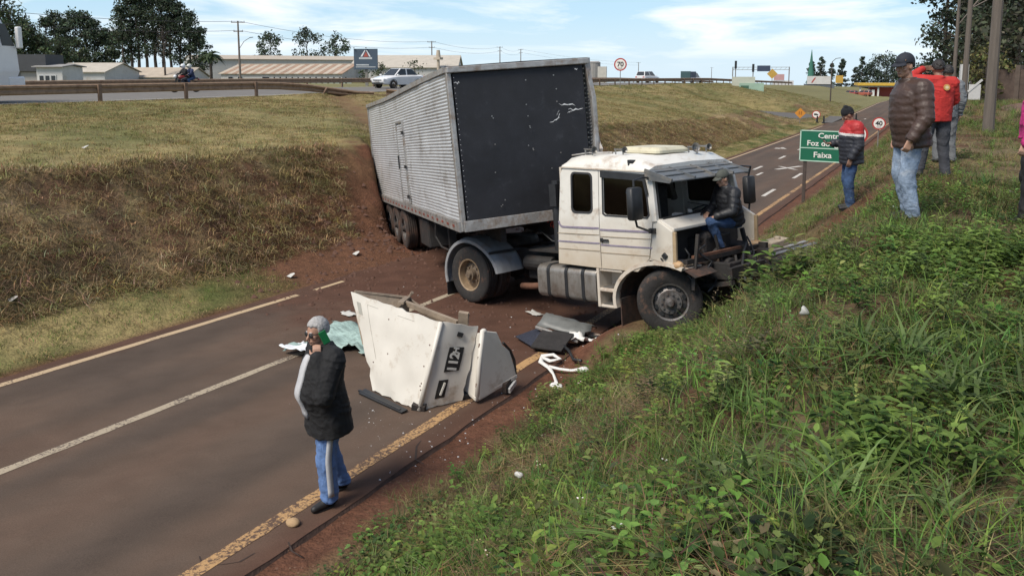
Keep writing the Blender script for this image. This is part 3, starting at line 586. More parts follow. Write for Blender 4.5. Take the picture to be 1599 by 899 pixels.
for (x, y, l, r_) in ((2.62, .30, .32, .055), (3.05, .5, .30, .05), (3.62, 1.62, .22, .075), (3.55, 2.0, .32, .05)):
    m = MB(); m.lathe([(.012, 0), (.014, l * .55), (r_ * .45, l * .82), (r_, l), (r_ * .93, l), (r_ * .3, l * .8), (0, l * .78)], (x - .02, y, 2.64), (.93, -.36, 0), 14); m.cyl((x, y, 2.54), (x, y, 2.64), .012, n=6); m.cyl((x + .18, y - .05, 2.54), (x + .18, y - .05, 2.64), .012, n=6)
    tb('air_horn', M_STEEL, m, auto=40)
m = MB(); m.box((3.62, .13, 2.49), (.10, .08, .055)); m.box((3.60, .10, 2.455), (.03, .05, .05)); tb('marker_lamp', M_BLACK, m, .008)
m = MB(); m.tube([(2.30, .35, 2.53), (2.6, .36, 2.575), (3.0, .40, 2.585)], .014, 6); m.tube([(2.5, .6, 2.56), (2.9, .62, 2.575)], .02, 6); tb('air_pipe', M_ALU2, m)
# slatted sun visor
vis = MB(); W2 = 2.06
for (x0, z0, x1, z1) in ((3.96, 2.475, 4.09, 2.455), (4.10, 2.437, 4.23, 2.41), (4.24, 2.39, 4.38, 2.345)):
    vis.add([(x0, -.02, z0), (x1, -.02, z1), (x1, W2, z1), (x0, W2, z0), (x0, -.02, z0 + .022), (x1, -.02, z1 + .022), (x1, W2, z1 + .022), (x0, W2, z0 + .022)], [(3, 2, 1, 0), (4, 5, 6, 7), (0, 1, 5, 4), (1, 2, 6, 5), (2, 3, 7, 6), (3, 0, 4, 7)])
M_VIS = mat('grey_visor', (.10, .105, .108), .45, .15, 7, dirt=(.22, .19, .15), dirt_amt=.3)
vo = tb('sun_visor', M_VIS, vis, .006)
for y in (-.02, .55, 1.10, 1.60, W2): MB().bar((3.95, y, 2.49), (4.39, y, 2.372), .03, .05).build('visor_rib', M_VIS, vo)
for y0, y1 in ((-.03, .0), (W2, W2 + .03)): MB().prism([(3.95, 2.36), (4.36, 2.33), (4.38, 2.37), (3.95, 2.49)], lambda a, b: (a, y0, b), lambda a, b: (a, y1, b)).build('visor_cheek', M_VIS, vo)
# mirrors
for (y, xx, zc, dz) in ((-.40, 4.03, 1.90, .0), (2.78, 3.98, 1.82, -.0)):
    s_ = -1 if y < 0 else 1; ys = 0 if y < 0 else W
    m = MB(); m.loft([[(xx + a, y + b, zc + z) for a, b in rrect(-.05 * k, .06 * k, -.125 * k, .125 * k, .03 * k, 3)] for z, k in ((-.26, .8), (-.235, 1), (.235, 1), (.26, .8))]); mr = tb('mirror', M_BLACK, m, auto=50)
    MB().tube([(4.0, ys, 2.28), (4.02, ys + s_ * .2, 2.30), (4.03, y, 2.27), (xx, y, zc + .25)], .016, 8).build('mirror_arm', M_BLACK, mr)
    MB().tube([(xx, y, zc - .25), (xx, y - .03 * s_, zc - .36), (4.04, ys + s_ * .12, 1.45), (4.03, ys, 1.44)], .016, 8).box((4.03, ys + s_ * .03, 1.44), (.09, .06, .07)).build('mirror_arm', M_BLACK, mr)
    MB().prism(rrect(y - .105, y + .105, zc - .21, zc + .21, .03), lambda a, b: (xx - .052, a, b), lambda a, b: (xx - .048, a, b)).build('mirror_glass', mat('mirror_silver', (.6, .62, .65), .05, .02, 3, metal=1), mr)
# lower front: wheel arch, steps, lamp
for yo, s_ in ((0, 1), (W, -1)):
    m = MB(); n = 16; rings = []
    for k in range(n + 1):
        a = R(192 - 128 * k / n); c, si = math.cos(a), math.sin(a); cx = WB + .02
        rings.append([(cx + c * (.80 + q), yo + y * s_, .40 + si * (.56 + q)) for q, y in ((0, -.012), (.055, -.012), (.055, .03), (.015, .05), (.015, .5), (0, .5))])
    m.loft(rings); ao = tb('wheel_arch', M_WHITE_LOW, m, auto=40)
    ml = MB(); ml.loft([[(WB + .02 + math.cos(R(a)) * q, yo + y * s_, .40 + math.sin(R(a)) * q * .72) for q, y in ((.775, .06), (.785, .06), (.785, .62), (.775, .62))] for a in range(192, 40, -12)]); ml.build('arch_liner', M_RUBBER2, ao)
    m = MB(); m.prism([(3.0, .84), (3.72, .84), (3.93, 1.02), (4.33, .97), (4.33, 1.05), (3.94, 1.05), (3.70, .87), (3.0, .87)], lambda a, b: (a, yo + .012 * s_, b), lambda a, b: (a, yo + .10 * s_, b)); tb('arch_skirt', M_WHITE_LOW, m)
    bx = MB(); bx.bx(2.95, 3.0, yo, yo + .35 * s_, .26, .84); bx.bx(2.95, 3.30, yo + .30 * s_, yo + .36 * s_, .26, .84); bx.bx(3.0, 3.24, yo + .01 * s_, yo + .3 * s_, .26, .30); bx.bx(3.0, 3.27, yo + .0 * s_, yo + .3 * s_, .50, .55); bx.bx(3.0, 3.42, yo + .016 * s_, yo + .3 * s_, .80, .835)
    so = tb('step_box', M_WHITE_LOW, bx, .01)
    for z in (.305, .555): MB().bx(3.03, 3.22, yo + .03 * s_, yo + .25 * s_, z, z + .012).build('step_tread', M_STEEL, so)
    m = MB(); m.lathe([(0, .10), (.04, .09), (.065, .03), (.07, -.08), (0, -.1)], (4.36, yo + .05 * s_, .97), (1, -.3 * s_, 0), 14); tb('indicator_lamp', mat('tan_lamp', (.36, .23, .12), .5, .25, 9), m, auto=40)
    f = MB(); f.bx(3.36, 3.375, yo + .02 * s_, yo + .55 * s_, .02, .42); tb('mud_flap', M_RUBBER2, f)
# back wall, floor, interior
m = MB(); m.bx(2.27, 2.31, .06, W - .06, .86, 2.36); tb('back_wall', M_WHITE_LOW, m)
m = MB(); m.bx(2.3, 4.05, .08, W - .08, .90, .98); m.bx(3.98, 4.05, .08, W - .08, .9, 1.52); tb('cab_floor', M_INT, m)
m = MB(); m.loft([[(x, y, z) for x, z in ((3.78, 1.22), (3.74, 1.42), (3.80, 1.54), (4.04, 1.56), (4.04, 1.2))] for y in (.1, 1.2, W - .1)]); d_ = tb('dashboard', M_INT, m, .01)
MB().lathe([(.2, 0), (.215, .012), (.2, .024), (.185, .012)], (3.62, 1.70, 1.52), (-.5, 0, .86), 24, closed_prof=True).bar((3.63, 1.70, 1.53), (3.85, 1.70, 1.36), .05, .05).bar((3.63, 1.5, 1.53), (3.63, 1.9, 1.53), .03, .02).build('steering_wheel', M_BLACK, d_)
for y in (.62, 1.70):
    m = MB(); m.loft([[(x, yy, z) for x, yy in rrect(2.95, 3.48, y - .25, y + .25, .07, 3)] for z in (1.15, 1.32)]); se = tb('seat', M_CLOTH_INT, m, .03)
    MB().bx(2.85, 2.97, y - .24, y + .24, 1.25, 1.95).bx(2.87, 2.95, y - .13, y + .13, 1.97, 2.15).build('backrest', M_CLOTH_INT, se, bevel=.03); MB().bx(3.0, 3.4, y - .18, y + .18, .98, 1.15).build('seat_base', M_INT, se)
m = MB(); m.tube([(2.95, 2.2, 2.32), (3.0, 1.9, 2.1), (2.98, 2.1, 1.7)], .06, 7); m.tube([(3.02, .18, 2.3), (3.0, .22, 1.9), (3.05, .16, 1.66)], [.08, .05, .09], 7); tb('curtain', mat('curtain_cloth', (.10, .085, .07), .95, .3, 20, .3), m)
m = MB(); m.box((3.93, .75, 1.59), (.12, .22, .03), (0, .1, .4)); m.box((3.95, 1.05, 1.60), (.06, .08, .06), (.3, 0, .8)); tb('dashboard_papers', mat('paper_white', (.6, .58, .54), .9, .1, 9), m)
# engine bay remains
m = MB(); m.bx(3.7, 4.35, .8, 1.5, .55, 1.25); m.bx(3.95, 4.45, .9, 1.4, .4, .6); m.cyl((4.2, .75, 1.0), (4.2, 1.6, 1.0), .16, n=14); m.cyl((4.35, 1.15, .75), (4.55, 1.15, .75), .18, n=16); m.sphere((4.25, .9, 1.25), (.12, .14, .1)); m.box((4.4, 1.6, .9), (.25, .2, .4), (.2, .1, .2))
tb('engine', M_CHASSIS, m, .02)
m = MB()
m.bar((4.42, .14, 1.0), (4.52, 2.1, .98), .07, .07); m.bar((4.46, .25, .6), (4.48, .4, 1.36), .04, .05); m.bar((4.5, 1.05, .55), (4.4, .95, 1.35), .03, .04); m.bar((4.55, 1.25, .95), (4.72, 1.05, .45), .035, .04); m.bar((4.6, 1.7, .5), (4.45, 1.65, 1.3), .05, .06); m.bar((4.6, 1.9, .48), (4.6, 2.0, 1.05), .09, .12); m.bar((4.75, .72, .78), (4.8, 1.58, .78), .08, .16)
tb('radiator_frame', M_CHASSIS, m, .006)
m = MB(); m.bar((4.44, .3, 1.04), (4.5, 1.5, 1.03), .045, .06); tb('rusty_crossbar', M_RUST, m, .006)
m = MB(); rs = np.random.default_rng(5)
for k in range(14):
    p = Vector((4.3 + .3 * rs.random(), .2 + 1.8 * rs.random(), .7 + .5 * rs.random())); P_ = [p]
    for q in range(5): p = p + Vector((rs.normal() * .05 + .03, rs.normal() * .12, -.05 - .08 * rs.random())); P_.append(p)
    m.tube(P_, .012 + .010 * rs.random(), 6)
tb('torn_hoses', M_BLACK, m, smooth=True)
# bent bumper end and battery on the far side
m = MB(); m.box((4.78, 2.42, .70), (.42, .95, .36), (R(4), R(6), R(-14))); m.box((4.62, 1.95, .72), (.22, .14, .5), (0, .1, 0)); m.box((4.95, 2.75, .62), (.18, .3, .34), (.1, .2, -.3)); bo = tb('bent_bumper', M_CHASSIS, m, .03)
MB().box((4.88, 2.42, .90), (.07, .98, .03), (R(4), R(16), R(-14))).build('silver_strip', M_STEEL, bo, bevel=.006); MB().box((4.72, 2.44, .915), (.08, 1.0, .03), (R(4), R(4), R(-14))).build('grey_strip', M_ALU2, bo, bevel=.006)
m = MB(); m.box((4.58, 2.40, .985), (.22, .42, .10), (R(6), R(5), R(-14))); m.cyl((4.6, 2.45, 1.02), (4.6, 2.45, 1.08), .05, n=10); tb('loose_reservoir', mat('dusty_beige_plastic', (.30, .25, .19), .8, .3, 9, .2), m, .02)
# fuel tank with straps, air tanks, exhaust, hoses
for yo, s_ in ((.02, 1), (W - .02, -1)):
    m = MB(); ring = [(yo + a * s_, .55 + b) for a, b in rrect(0, .50, -.26, .26, .10, 4)]; m.loft([[(x, .25 * 0 + (y if k else (y - yo) * .96 + yo), .55 + (z - .55) * (1 if k else .96)) for y, z in ring] for x, k in ((1.70, 0), (1.715, 1), (2.90, 1), (2.915, 0))]); tk = tb('fuel_tank', M_TANK, m, auto=50)
    for x in (1.94, 2.32, 2.66): MB().loft([[(x + dx, yo + (a - .006 if a < .25 else a + .006) * s_, .55 + b * 1.03) for a, b in rrect(-.004, .504, -.262, .262, .10, 4)] for dx in (-.03, .03)]).build('tank_strap', M_BLACK, tk)
for y in (.55, 1.75): m = MB(); m.cyl((.95, y, .72), (1.6, y, .72), .13, n=14); tb('air_tank', M_CHASSIS, m, .02)
m = MB(); m.bx(.9, 1.55, .62, .95, .42, .60); tb('battery_box', M_CHASSIS, m, .02)
m = MB(); m.tube([(1.0, .35, .34), (1.3, .30, .37), (1.68, .32, .42), (2.2, .6, .5)], .055, 10); tb('exhaust_pipe', M_RUST, m, smooth=True)
def coil(p0, p1, r, turns, sag):
    P_ = []; p0, p1 = Vector(p0), Vector(p1); x, y, d = frame_of(p1 - p0); n = turns * 8
    for k in range(n + 1): t = k / n; a = 2 * math.pi * turns * t; P_.append(p0.lerp(p1, t) + Vector((0, 0, -sag * 4 * t * (1 - t))) + (x * math.cos(a) + y * math.sin(a)) * r)
    return P_
m = MB(); m.tube(coil((1.25, .85, 1.38), (2.25, .7, 1.36), .045, 13, .10), .010, 5); tb('red_air_hose', M_RED, m, smooth=True)
m = MB(); m.tube(coil((1.3, .95, 1.33), (2.25, .9, 1.18), .045, 14, .22), .010, 5); m.tube([(1.2, .6, 1.3), (1.5, .62, 1.1), (1.9, .7, 1.02), (2.28, .8, 1.2)], .012, 5); tb('black_air_hose', M_BLACK, m, smooth=True)
m = MB(); m.bx(1.1, 2.15, .45, 1.85, .93, .96); m.bx(1.9, 2.2, .3, .9, .96, 1.2); tb('deck_plate', M_CHASSIS, m)
m = MB(); m.cyl((2.12, .12, 1.05), (2.12, .12, 2.15), .07, n=12); m.bx(2.06, 2.2, .02, .16, 1.75, 2.1); tb('air_intake', M_BLACK, m)
m = MB(); m.cyl((2.12, 2.1, 1.0), (2.12, 2.1, 2.3), .08, n=12); tb('exhaust_stack', M_BLACK, m)

# the cab top drops a little towards the nose
def sag(o):
    if o.type == 'MESH':
        for v in o.data.vertices:
            if v.co.z > 1.6 and v.co.x > 2.25: v.co.z -= .062 * (v.co.x - 2.3) * min(1.05, (v.co.z - 1.6) / .7) + (.10 if o.name.startswith(('sun_visor', 'visor_')) else 0)
    for c in o.children: sag(c)
sag(trk)

# ------------------------------------------------------------------ box trailer
trl = empty('box_trailer', TP, TE, 'corrugated aluminium box trailer with black front wall, jackknifed against the earth bank', 'trailer')
def tt(name, m, mb, bevel=0., par=None, **k): return mb.build(name, m, par or trl, bevel=bevel, **k)
HW = TW / 2
def bend(x, y, z):
    """slight racking of the damaged box"""
    f = max(0., 1 + x / 2.2) if x > -2.2 else 0.
    dx = -.05 * f * (z / TH) ** 2; dy = .05 * f * max(0, y) * (z / TH)
    return (x + dx, y + dy, z - .04 * math.exp(-((x + 6.5) / 2.4) ** 2) * (z / TH))
def corr(y, s_, x0, x1, nx, per=.058, z0=.17, z1=2.62):
    nz = int((z1 - z0) / per); zs = []; 
    for k in range(nz): b = z0 + k * per; zs += [(b, 0.), (b + per * .30, .014), (b + per * .62, .014), (b + per * .78, 0.)]
    zs.append((z0 + nz * per, 0.)); xs = np.linspace(x0, x1, nx); V = []
    for x in xs:
        for z, d in zs:
            dent = .05 * (vnoise(x * 1.1 + 3, z * 1.3) - .5) + .018 * (vnoise(x * 3.1, z * 3 + 7) - .5) * (1 if x > -3 else .5)
            V.append(bend(x, y + s_ * (d + dent), z))
    n = len(zs); F = [(i * n + k, (i + 1) * n + k, (i + 1) * n + k + 1, i * n + k + 1) for i in range(nx - 1) for k in range(n - 1)]
    return V, F
for y, s_, nx in ((-HW + .03, -1, 60), (HW - .03, 1, 30)):
    V, F = corr(y, s_, -TL + .08, -.09, nx); o = link(bpy.data.objects.new('side_wall', np_mesh('side_wall', V, F, [M_ALU])), trl)
    # rails
    m = MB(); yo = y + s_ * .02
    for x in np.linspace(-TL, -.02, 11)[:-1]:
        x2 = x + (TL - .02) / 10; m.bar(bend(x, yo, .085), bend(x2, yo, .085), .07, .17, up=(0, 0, 1))
    tt('bottom_rail', M_ALU2, m)
    m = MB()
    for x in np.linspace(-TL, -.02, 11)[:-1]:
        x2 = x + (TL - .02) / 10; m.bar(bend(x, yo, 2.655), bend(x2, yo, 2.655), .07, .09, up=(0, 0, 1))
    tt('top_rail', M_ALU2, m)
m = MB()
for x in np.arange(-TL + .3, -.2, .42): m.bx(x, x + .12, -HW - .034, -HW - .024, .06, .10)
tag(tt('reflector_strip', mat('faded_red_reflector', (.20, .045, .03), .6, .4, 8, dirt=DUST, dirt_amt=.4), m), kind='stuff')
m = MB()
for x in np.arange(-TL + .2, -.1, .21): m.cyl((x, -HW - .022, .135), (x, -HW - .032, .135), .011, n=5)
tag(tt('rivet_row', M_STEEL, m), kind='stuff')
# side door in the corrugated wall
m = MB(); dx0, dx1, dz0, dz1 = -5.25, -4.45, .19, 2.0
for a, b in (((dx0, dz0), (dx0, dz1)), ((dx1, dz0), (dx1, dz1)), ((dx0, dz1), (dx1, dz1)), ((dx0, dz0), (dx1, dz0))): m.bar((a[0], -HW - .005, a[1]), (b[0], -HW - .005, b[1]), .05, .045, up=(0, 1, 0))
sdo = tt('side_door', M_ALU2, m); V, F = corr(-HW + .012, -1, dx0 + .03, dx1 - .03, 4, z0=dz0 + .03, z1=dz1 - .03); link(bpy.data.objects.new('door_leaf', np_mesh('door_leaf', V, F, [M_ALU])), sdo)
for z in (.35, 1.0, 1.75): MB().box((dx1 - .02, -HW - .03, z), (.14, .03, .07)).build('hinge', M_BLACK, sdo)
MB().bar((dx0 + .12, -HW - .05, .95), (dx0 + .12, -HW - .05, 1.25), .03, .03).build('latch', M_BLACK, sdo)
# front wall: black ply panel in an aluminium frame
fm = MB(); n = 9
for i in range(n):
    for j in range(n): pass
ys = np.linspace(-HW + .12, HW - .13, 14); zs = np.linspace(.16, 2.58, 14); V = [bend(-.02 + .03 * (vnoise(y * 1.5 + 4, z * 1.5) - .5), y, z) for y in ys for z in zs]
M_FRONT = mat('black_front_panel', (.010, .011, .015), .7, .3, 3, .1, dirt=(.035, .036, .042), dirt_amt=.12, dirt_scale=6)
link(bpy.data.objects.new('front_wall', np_mesh('front_wall', V, [(i * 14 + k, (i + 1) * 14 + k, (i + 1) * 14 + k + 1, i * 14 + k + 1) for i in range(13) for k in range(13)], [M_FRONT])), trl)
m = MB(); m.bx(-.22, -.15, -HW + .1, HW - .1, .1, 2.55); tt('front_backing', M_CHASSIS, m)
for s_ in (-1, 1):
    m = MB(); yb = s_ * (HW - .055); zz_ = [0.0, .5, 1.0, 1.5, 2.0, 2.4, 2.70]
    off = [(.0, 0)] * 7 if s_ < 0 else [(0, .0), (.01, .02), (.0, .07), (-.03, .11), (.02, .09), (.0, .04), (0, 0)]
    rings = [[Vector(bend(-.06, yb, z)) + Vector((a + dx, b + dy * 1, 0)) for a, b in ((-.05, -.045), (.055, -.04), (.055, .04), (-.05, .055))] for z, (dx, dy) in zip(zz_, off)]
    m.loft(rings); po = tt('corner_post', M_ALU2, m, .012)
    m = MB(); zq = np.linspace(.15, 2.6, 30)
    for z in zq: p = Vector(bend(.018, yb - s_ * .075, z)); m.cyl(p, p + Vector((.008, 0, 0)), .006, n=5)
    tag(m.build('rivet_row', mat('bare_scratch', (.5, .5, .5), .6, .4, 30), po), kind='stuff')
m = MB(); m.bar(bend(0, -HW + .02, 2.645), bend(0, HW - .02, 2.645), .10, .10); tt('front_top_rail', M_ALU2, m, .015)
m = MB(); rs = np.random.default_rng(9)
m.loft([[(.015 + b * .03 + rs.normal() * .004, y, .085 + a * .09) for a, b in ((-1, 0), (-1, 1), (1, 1), (1, 0))] for y in np.linspace(-HW + .05, .35, 10)]); m.loft([[(.03 + .05 * t + b * .02, .35 + t * .75, .10 + .10 * t + a * .035) for a, b in ((-1, 0), (-1, 1), (1, 1), (1, 0))] for t in np.linspace(0, 1, 6)])
tt('front_bottom_rail', M_ALU2, m, .008)
# crumpled aluminium strip peeled off the far front corner
m = MB(); rs = np.random.default_rng(4); rings = []
for z in np.linspace(1.0, 2.62, 15): j = rs.normal(size=2) * .02; rings.append([Vector(bend(-.03, HW, z)) + Vector((-.10 + j[0], .0, 0)), Vector(bend(-.03, HW, z)) + Vector((.02 + j[0], .05 + .07 * math.sin(z * 2) + j[1], 0)), Vector(bend(-.03, HW, z)) + Vector((-.02, .09 + .06 * math.sin(z * 2.3) + j[1], .01))])
m.loft(rings); tt('peeled_strip', M_ALU2, m)
# scrapes, small plates and rivets on the black wall
rs = np.random.default_rng(21); sc = mat('bare_scratch', (.5, .5, .5), .6, .4, 30)
m = MB()
for (y, z, l, a, w_) in ((.80, 1.93, .30, -.12, .035), (.95, 1.83, .28, .05, .04), (.62, 1.80, .10, .9, .02), (.55, 1.68, .2, .25, .03), (.63, 1.74, .1, 1.1, .05), (.85, 1.80, .12, .3, .02), (-1.08, 2.43, .08, .1, .035), (1.02, 2.52, .07, -.5, .04)):
    pts = []; k = 7
    for i in range(k): t = i / (k - 1) - .5; pts.append((y + l * t * math.cos(a), z + l * t * math.sin(a) + rs.normal() * .012, w_ * (.2 + .6 * rs.random()) * (1 - abs(2 * t)) ** .5 / 2 + .002))
    b0 = len(m.v)
    m.add([(.016, p, q - h) for p, q, h in pts] + [(.016, p, q + h) for p, q, h in pts], [(i, i + 1, k + i + 1, k + i) for i in range(k - 1)])
tag(tt('scrape_mark', sc, m), kind='stuff')
m = MB()
for k in range(22): y = rs.choice([-.55, .1, .62]) + rs.normal() * .03 if k < 18 else rs.uniform(-1.1, 1.1); z = rs.uniform(.3, 2.5); m.cyl((.008, y, z), (.018, y, z), .012, n=5)
tag(tt('rivet_row', M_STEEL, m), kind='stuff')
# roof, rear wall, floor
V = [bend(x, y, 2.70 + .015 * math.cos(y)) for x in np.linspace(-TL, 0, 12) for y in (-HW, 0, HW)]
link(bpy.data.objects.new('roof', np_mesh('roof', V, [(3 * i + k, 3 * i + 3 + k, 3 * i + 4 + k, 3 * i + 1 + k) for i in range(11) for k in range(2)], [M_ALU])), trl)
m = MB(); m.bx(-TL, -TL + .05, -HW, HW, 0, 2.69); tt('rear_wall', M_ALU2, m); m = MB(); m.bx(-TL + .02, -.05, -HW + .05, HW - .05, .02, .10); tt('floor', M_CHASSIS, m)
# running gear
m = MB()
for y in (-.45, .45): m.bx(-TL + .1, -.3, y - .05, y + .05, -.30, .02)
for x in np.arange(-TL + .3, -.2, .6): m.bx(x - .03, x + .03, -HW + .08, HW - .08, -.10, .02)
m.bx(-.9, -.6, -.45, .45, -.12, -.02); tt('frame', M_CHASSIS, m)
for x in (-5.95, -7.05, -8.15):
    m = MB(); m.cyl((x, -1.0, -.52), (x, 1.0, -.52), .07, n=10)
    for y in (-.5, .5): m.bar((x - .5, y, -.38), (x + .5, y, -.38), .08, .08)
    tt('axle', M_CHASSIS, m)
    for y, s_ in ((-1.08, -1), (-.78, -1), (1.08, 1), (.78, 1)): wheel(trl, (x, y, -.52), (0, s_, 0), .49, .27, 'dish', muddy=True)
m = MB(); m.box((-3.6, -.95, -.38), (.9, .45, .55)); tt('pallet_box', M_CHASSIS, m, .03)
for y in (-.8, .8): m = MB(); m.bx(-2.75, -2.6, y - .07, y + .07, -.75, .02); m.bx(-2.85, -2.5, y - .12, y + .12, -.80, -.74); m.bar((-2.68, y, -.2), (-3.3, y * .6, -.1), .04, .04); tt('landing_leg', M_CHASSIS, m)
m = MB(); m.bx(-9.6, -9.55, -HW + .1, HW - .1, -.85, -.35); tt('mud_flap', M_RUBBER2, m)
m = MB(); m.tube([(-2.2, -1.2, .0), (-2.25, -1.22, -.3), (-2.1, -1.15, -.5), (-1.5, -1.1, -.52)], .018, 6); tt('guard_bar', M_CHASSIS, m)
# ------------------------------------------------------------------ torn-off cab front on the road
M_PANEL = mat('white_torn_panel', (.60, .57, .51), .5, .06, 2.5, .03, dirt=(.33, .25, .17), dirt_amt=.22, dirt_scale=3.5)
M_PANEL_IN = mat('dirty_panel_back', (.28, .22, .16), .8, .3, 5, .3, dirt=(.09, .06, .045), dirt_amt=.5)
def slab(pts, t, mb=None):
    P = [Vector(p) for p in pts]; n = Vector((0, 0, 0))
    for i in range(len(P)): a, b = P[i], P[(i + 1) % len(P)]; n += Vector(((a.y - b.y) * (a.z + b.z), (a.z - b.z) * (a.x + b.x), (a.x - b.x) * (a.y + b.y)))
    n.normalize(); mb = mb or MB(); mb.loft([P, [p + n * t for p in P]]); return mb, n
def grid_slab(c00, c10, c11, c01, t, nu, nv, bow=0., rough=0., seed=1):
    """panel between four corners with a slight bow and dents"""
    c = [Vector(p) for p in (c00, c10, c11, c01)]; n = (c[1] - c[0]).cross(c[3] - c[0]).normalized(); rings = []; rs = np.random.default_rng(seed); mb = MB(); f = []; b = []
    for i in range(nu + 1):
        for j in range(nv + 1):
            u, v = i / nu, j / nv; p = c[0].lerp(c[1], u).lerp(c[3].lerp(c[2], u), v) + n * (bow * 4 * u * (1 - u) * (.4 + .6 * v) + rough * (vnoise(u * 5 + seed, v * 5) - .5)); p = p + (Vector(rs.normal(size=3)) * .006 if (i in (0, nu) or j in (0, nv)) else Vector()); f.append(p); b.append(p - n * t)
    m_ = nv + 1; N = len(f); F = []
    for i in range(nu):
        for j in range(nv): q = (i * m_ + j, (i + 1) * m_ + j, (i + 1) * m_ + j + 1, i * m_ + j + 1); F += [q, tuple(N + k for k in q[::-1])]
    for i in range(nu): F += [(i * m_, (i + 1) * m_, N + (i + 1) * m_, N + i * m_), (i * m_ + nv, (i + 1) * m_ + nv, N + (i + 1) * m_ + nv, N + i * m_ + nv)]
    for j in range(nv): F += [(j, j + 1, N + j + 1, N + j), (nu * m_ + j, nu * m_ + j + 1, N + nu * m_ + j + 1, N + nu * m_ + j)]
    mb.add(f + b, F); return mb, n
B0, B1, B2 = Vector((-5.95, 6.95, -3.93)), Vector((-5.135, 6.806, -3.945)), Vector((-4.86, 7.303, -3.95))
T0, T1, T2 = Vector((-6.66, 7.40, -2.89)), Vector((-5.00, 7.08, -2.93)), Vector((-4.75, 7.50, -3.07))
hood = empty('torn_cab_front', (-5.4, 7.1, -3.96), (0, 0, 0), 'white torn off cab front panel with 112 badge standing on the road', 'truck panel')
ho = Vector(hood.location)
def hb(name, m, mb, par=None, **k): mb.v = [tuple(Vector(p) - ho) for p in mb.v]; return mb.build(name, m, par or hood, **k)
mb, nA = grid_slab(B0, B1, T1, T0, .016, 18, 14, .05, .03, 3); pa = hb('front_face', M_PANEL, mb, smooth=False, auto=40)
mb, nB = grid_slab(B1, B2, T2, T1, .016, 8, 14, .012, .02, 5); pb = hb('side_face', M_PANEL, mb, auto=40)
e = MB(); e.tube([B1 + nA * .0, B1.lerp(T1, .5) + Vector((.01, -.015, 0)), T1], .028, 8); hb('rounded_corner', M_PANEL, e, smooth=True)
def onA(u, v, off=.006): return B0.lerp(B1, u).lerp(T0.lerp(T1, u), v) + nA * (off + .05 * 4 * u * (1 - u) * (.4 + .6 * v) + .03 * (vnoise(u * 5 + 3, v * 5) - .5))
def onB(u, v, off=.006): return B1.lerp(B2, u).lerp(T1.lerp(T2, u), v) + nB * (off + .012 * 4 * u * (1 - u) * (.4 + .6 * v) + .02 * (vnoise(u * 5 + 5, v * 5) - .5))
def patch(fn, u0, u1, v0, v1, t=.004, n=4):
    mb = MB(); V = [fn(u0 + (u1 - u0) * i / n, v0 + (v1 - v0) * j / n, o_) for o_ in (t, -.002) for i in range(n + 1) for j in range(n + 1)]; m_ = n + 1; N = m_ * m_; F = []
    for i in range(n):
        for j in range(n): F.append((i * m_ + j, (i + 1) * m_ + j, (i + 1) * m_ + j + 1, i * m_ + j + 1))
    rim = [i * m_ for i in range(n)] + [n * m_ + j for j in range(n)] + [i * m_ + n for i in range(n, 0, -1)] + [j for j in range(n, 0, -1)]
    for a, b in zip(rim, rim[1:] + rim[:1]): F.append((a, b, N + b, N + a))
    return mb.add(V, F)
hb('grey_plate', mat('grey_plate', (.33, .32, .28), .6, .1, 8), patch(onA, .055, .11, .78, .91), pa)
groove = mat('panel_groove', (.32, .30, .26), .7, .2, 9)
for a in ((.20, .34, .915, .92), (.58, .76, .915, .92), (.20, .205, .35, .915)): hb('groove', groove, patch(onA, *a, t=.002), pa)
rs = np.random.default_rng(12); chips = MB()
for k in range(9): u, v = (.93 + .05 * rs.random(), .15 + .6 * rs.random()) if k < 6 else (rs.random() * .9 + .05, rs.random() * .8 + .1); p = onA(u, v, .004); chips.sphere(p, (.007, .006, .011), 5, 4)
hb('paint_chips', M_RUST, chips, pa)
tag(hood.children[-1] if False else pa.children[-1], kind='stuff')
plate = hb('badge_plate', M_BLACK, patch(onB, .36, .74, .42, .72, .008), pb)
# badge digits 112 run up the plate: local x axis goes up the panel
up_ = (onB(.5, .75, 0) - onB(.5, .40, 0)).normalized(); ac_ = nB.cross(up_).normalized()
ctr = onB(.55, .565, .014) - ho
mt = Matrix.Identity(4); xa, ya, za = up_, nB.cross(up_).normalized(), nB
for i, c in enumerate((xa, ya, za)): mt[0][i], mt[1][i], mt[2][i] = c
mt.translation = ctr - up_ * .03
M_BADGE = mat('badge_silver', (.55, .54, .5), .4, .15, 9)
text_obj('112', .17, M_BADGE, plate, mt, bold=.006, sx=.95)
mt2 = mt.copy(); mt2.translation = ctr + up_ * .115; text_obj('H', .10, M_BADGE, plate, mt2, bold=.004)
hb('handle_slot', M_BLACK, patch(onB, .30, .52, .10, .32, .006), pb)
hb('lock', M_BLACK, MB().box(onB(.55, .88, .01), (.07, .03, .05), (0, .4, .8)), pb)
hb('handle', M_PANEL, MB().bar(onB(.40, .14, .02), onB(.44, .29, .02), .02, .02), pb)
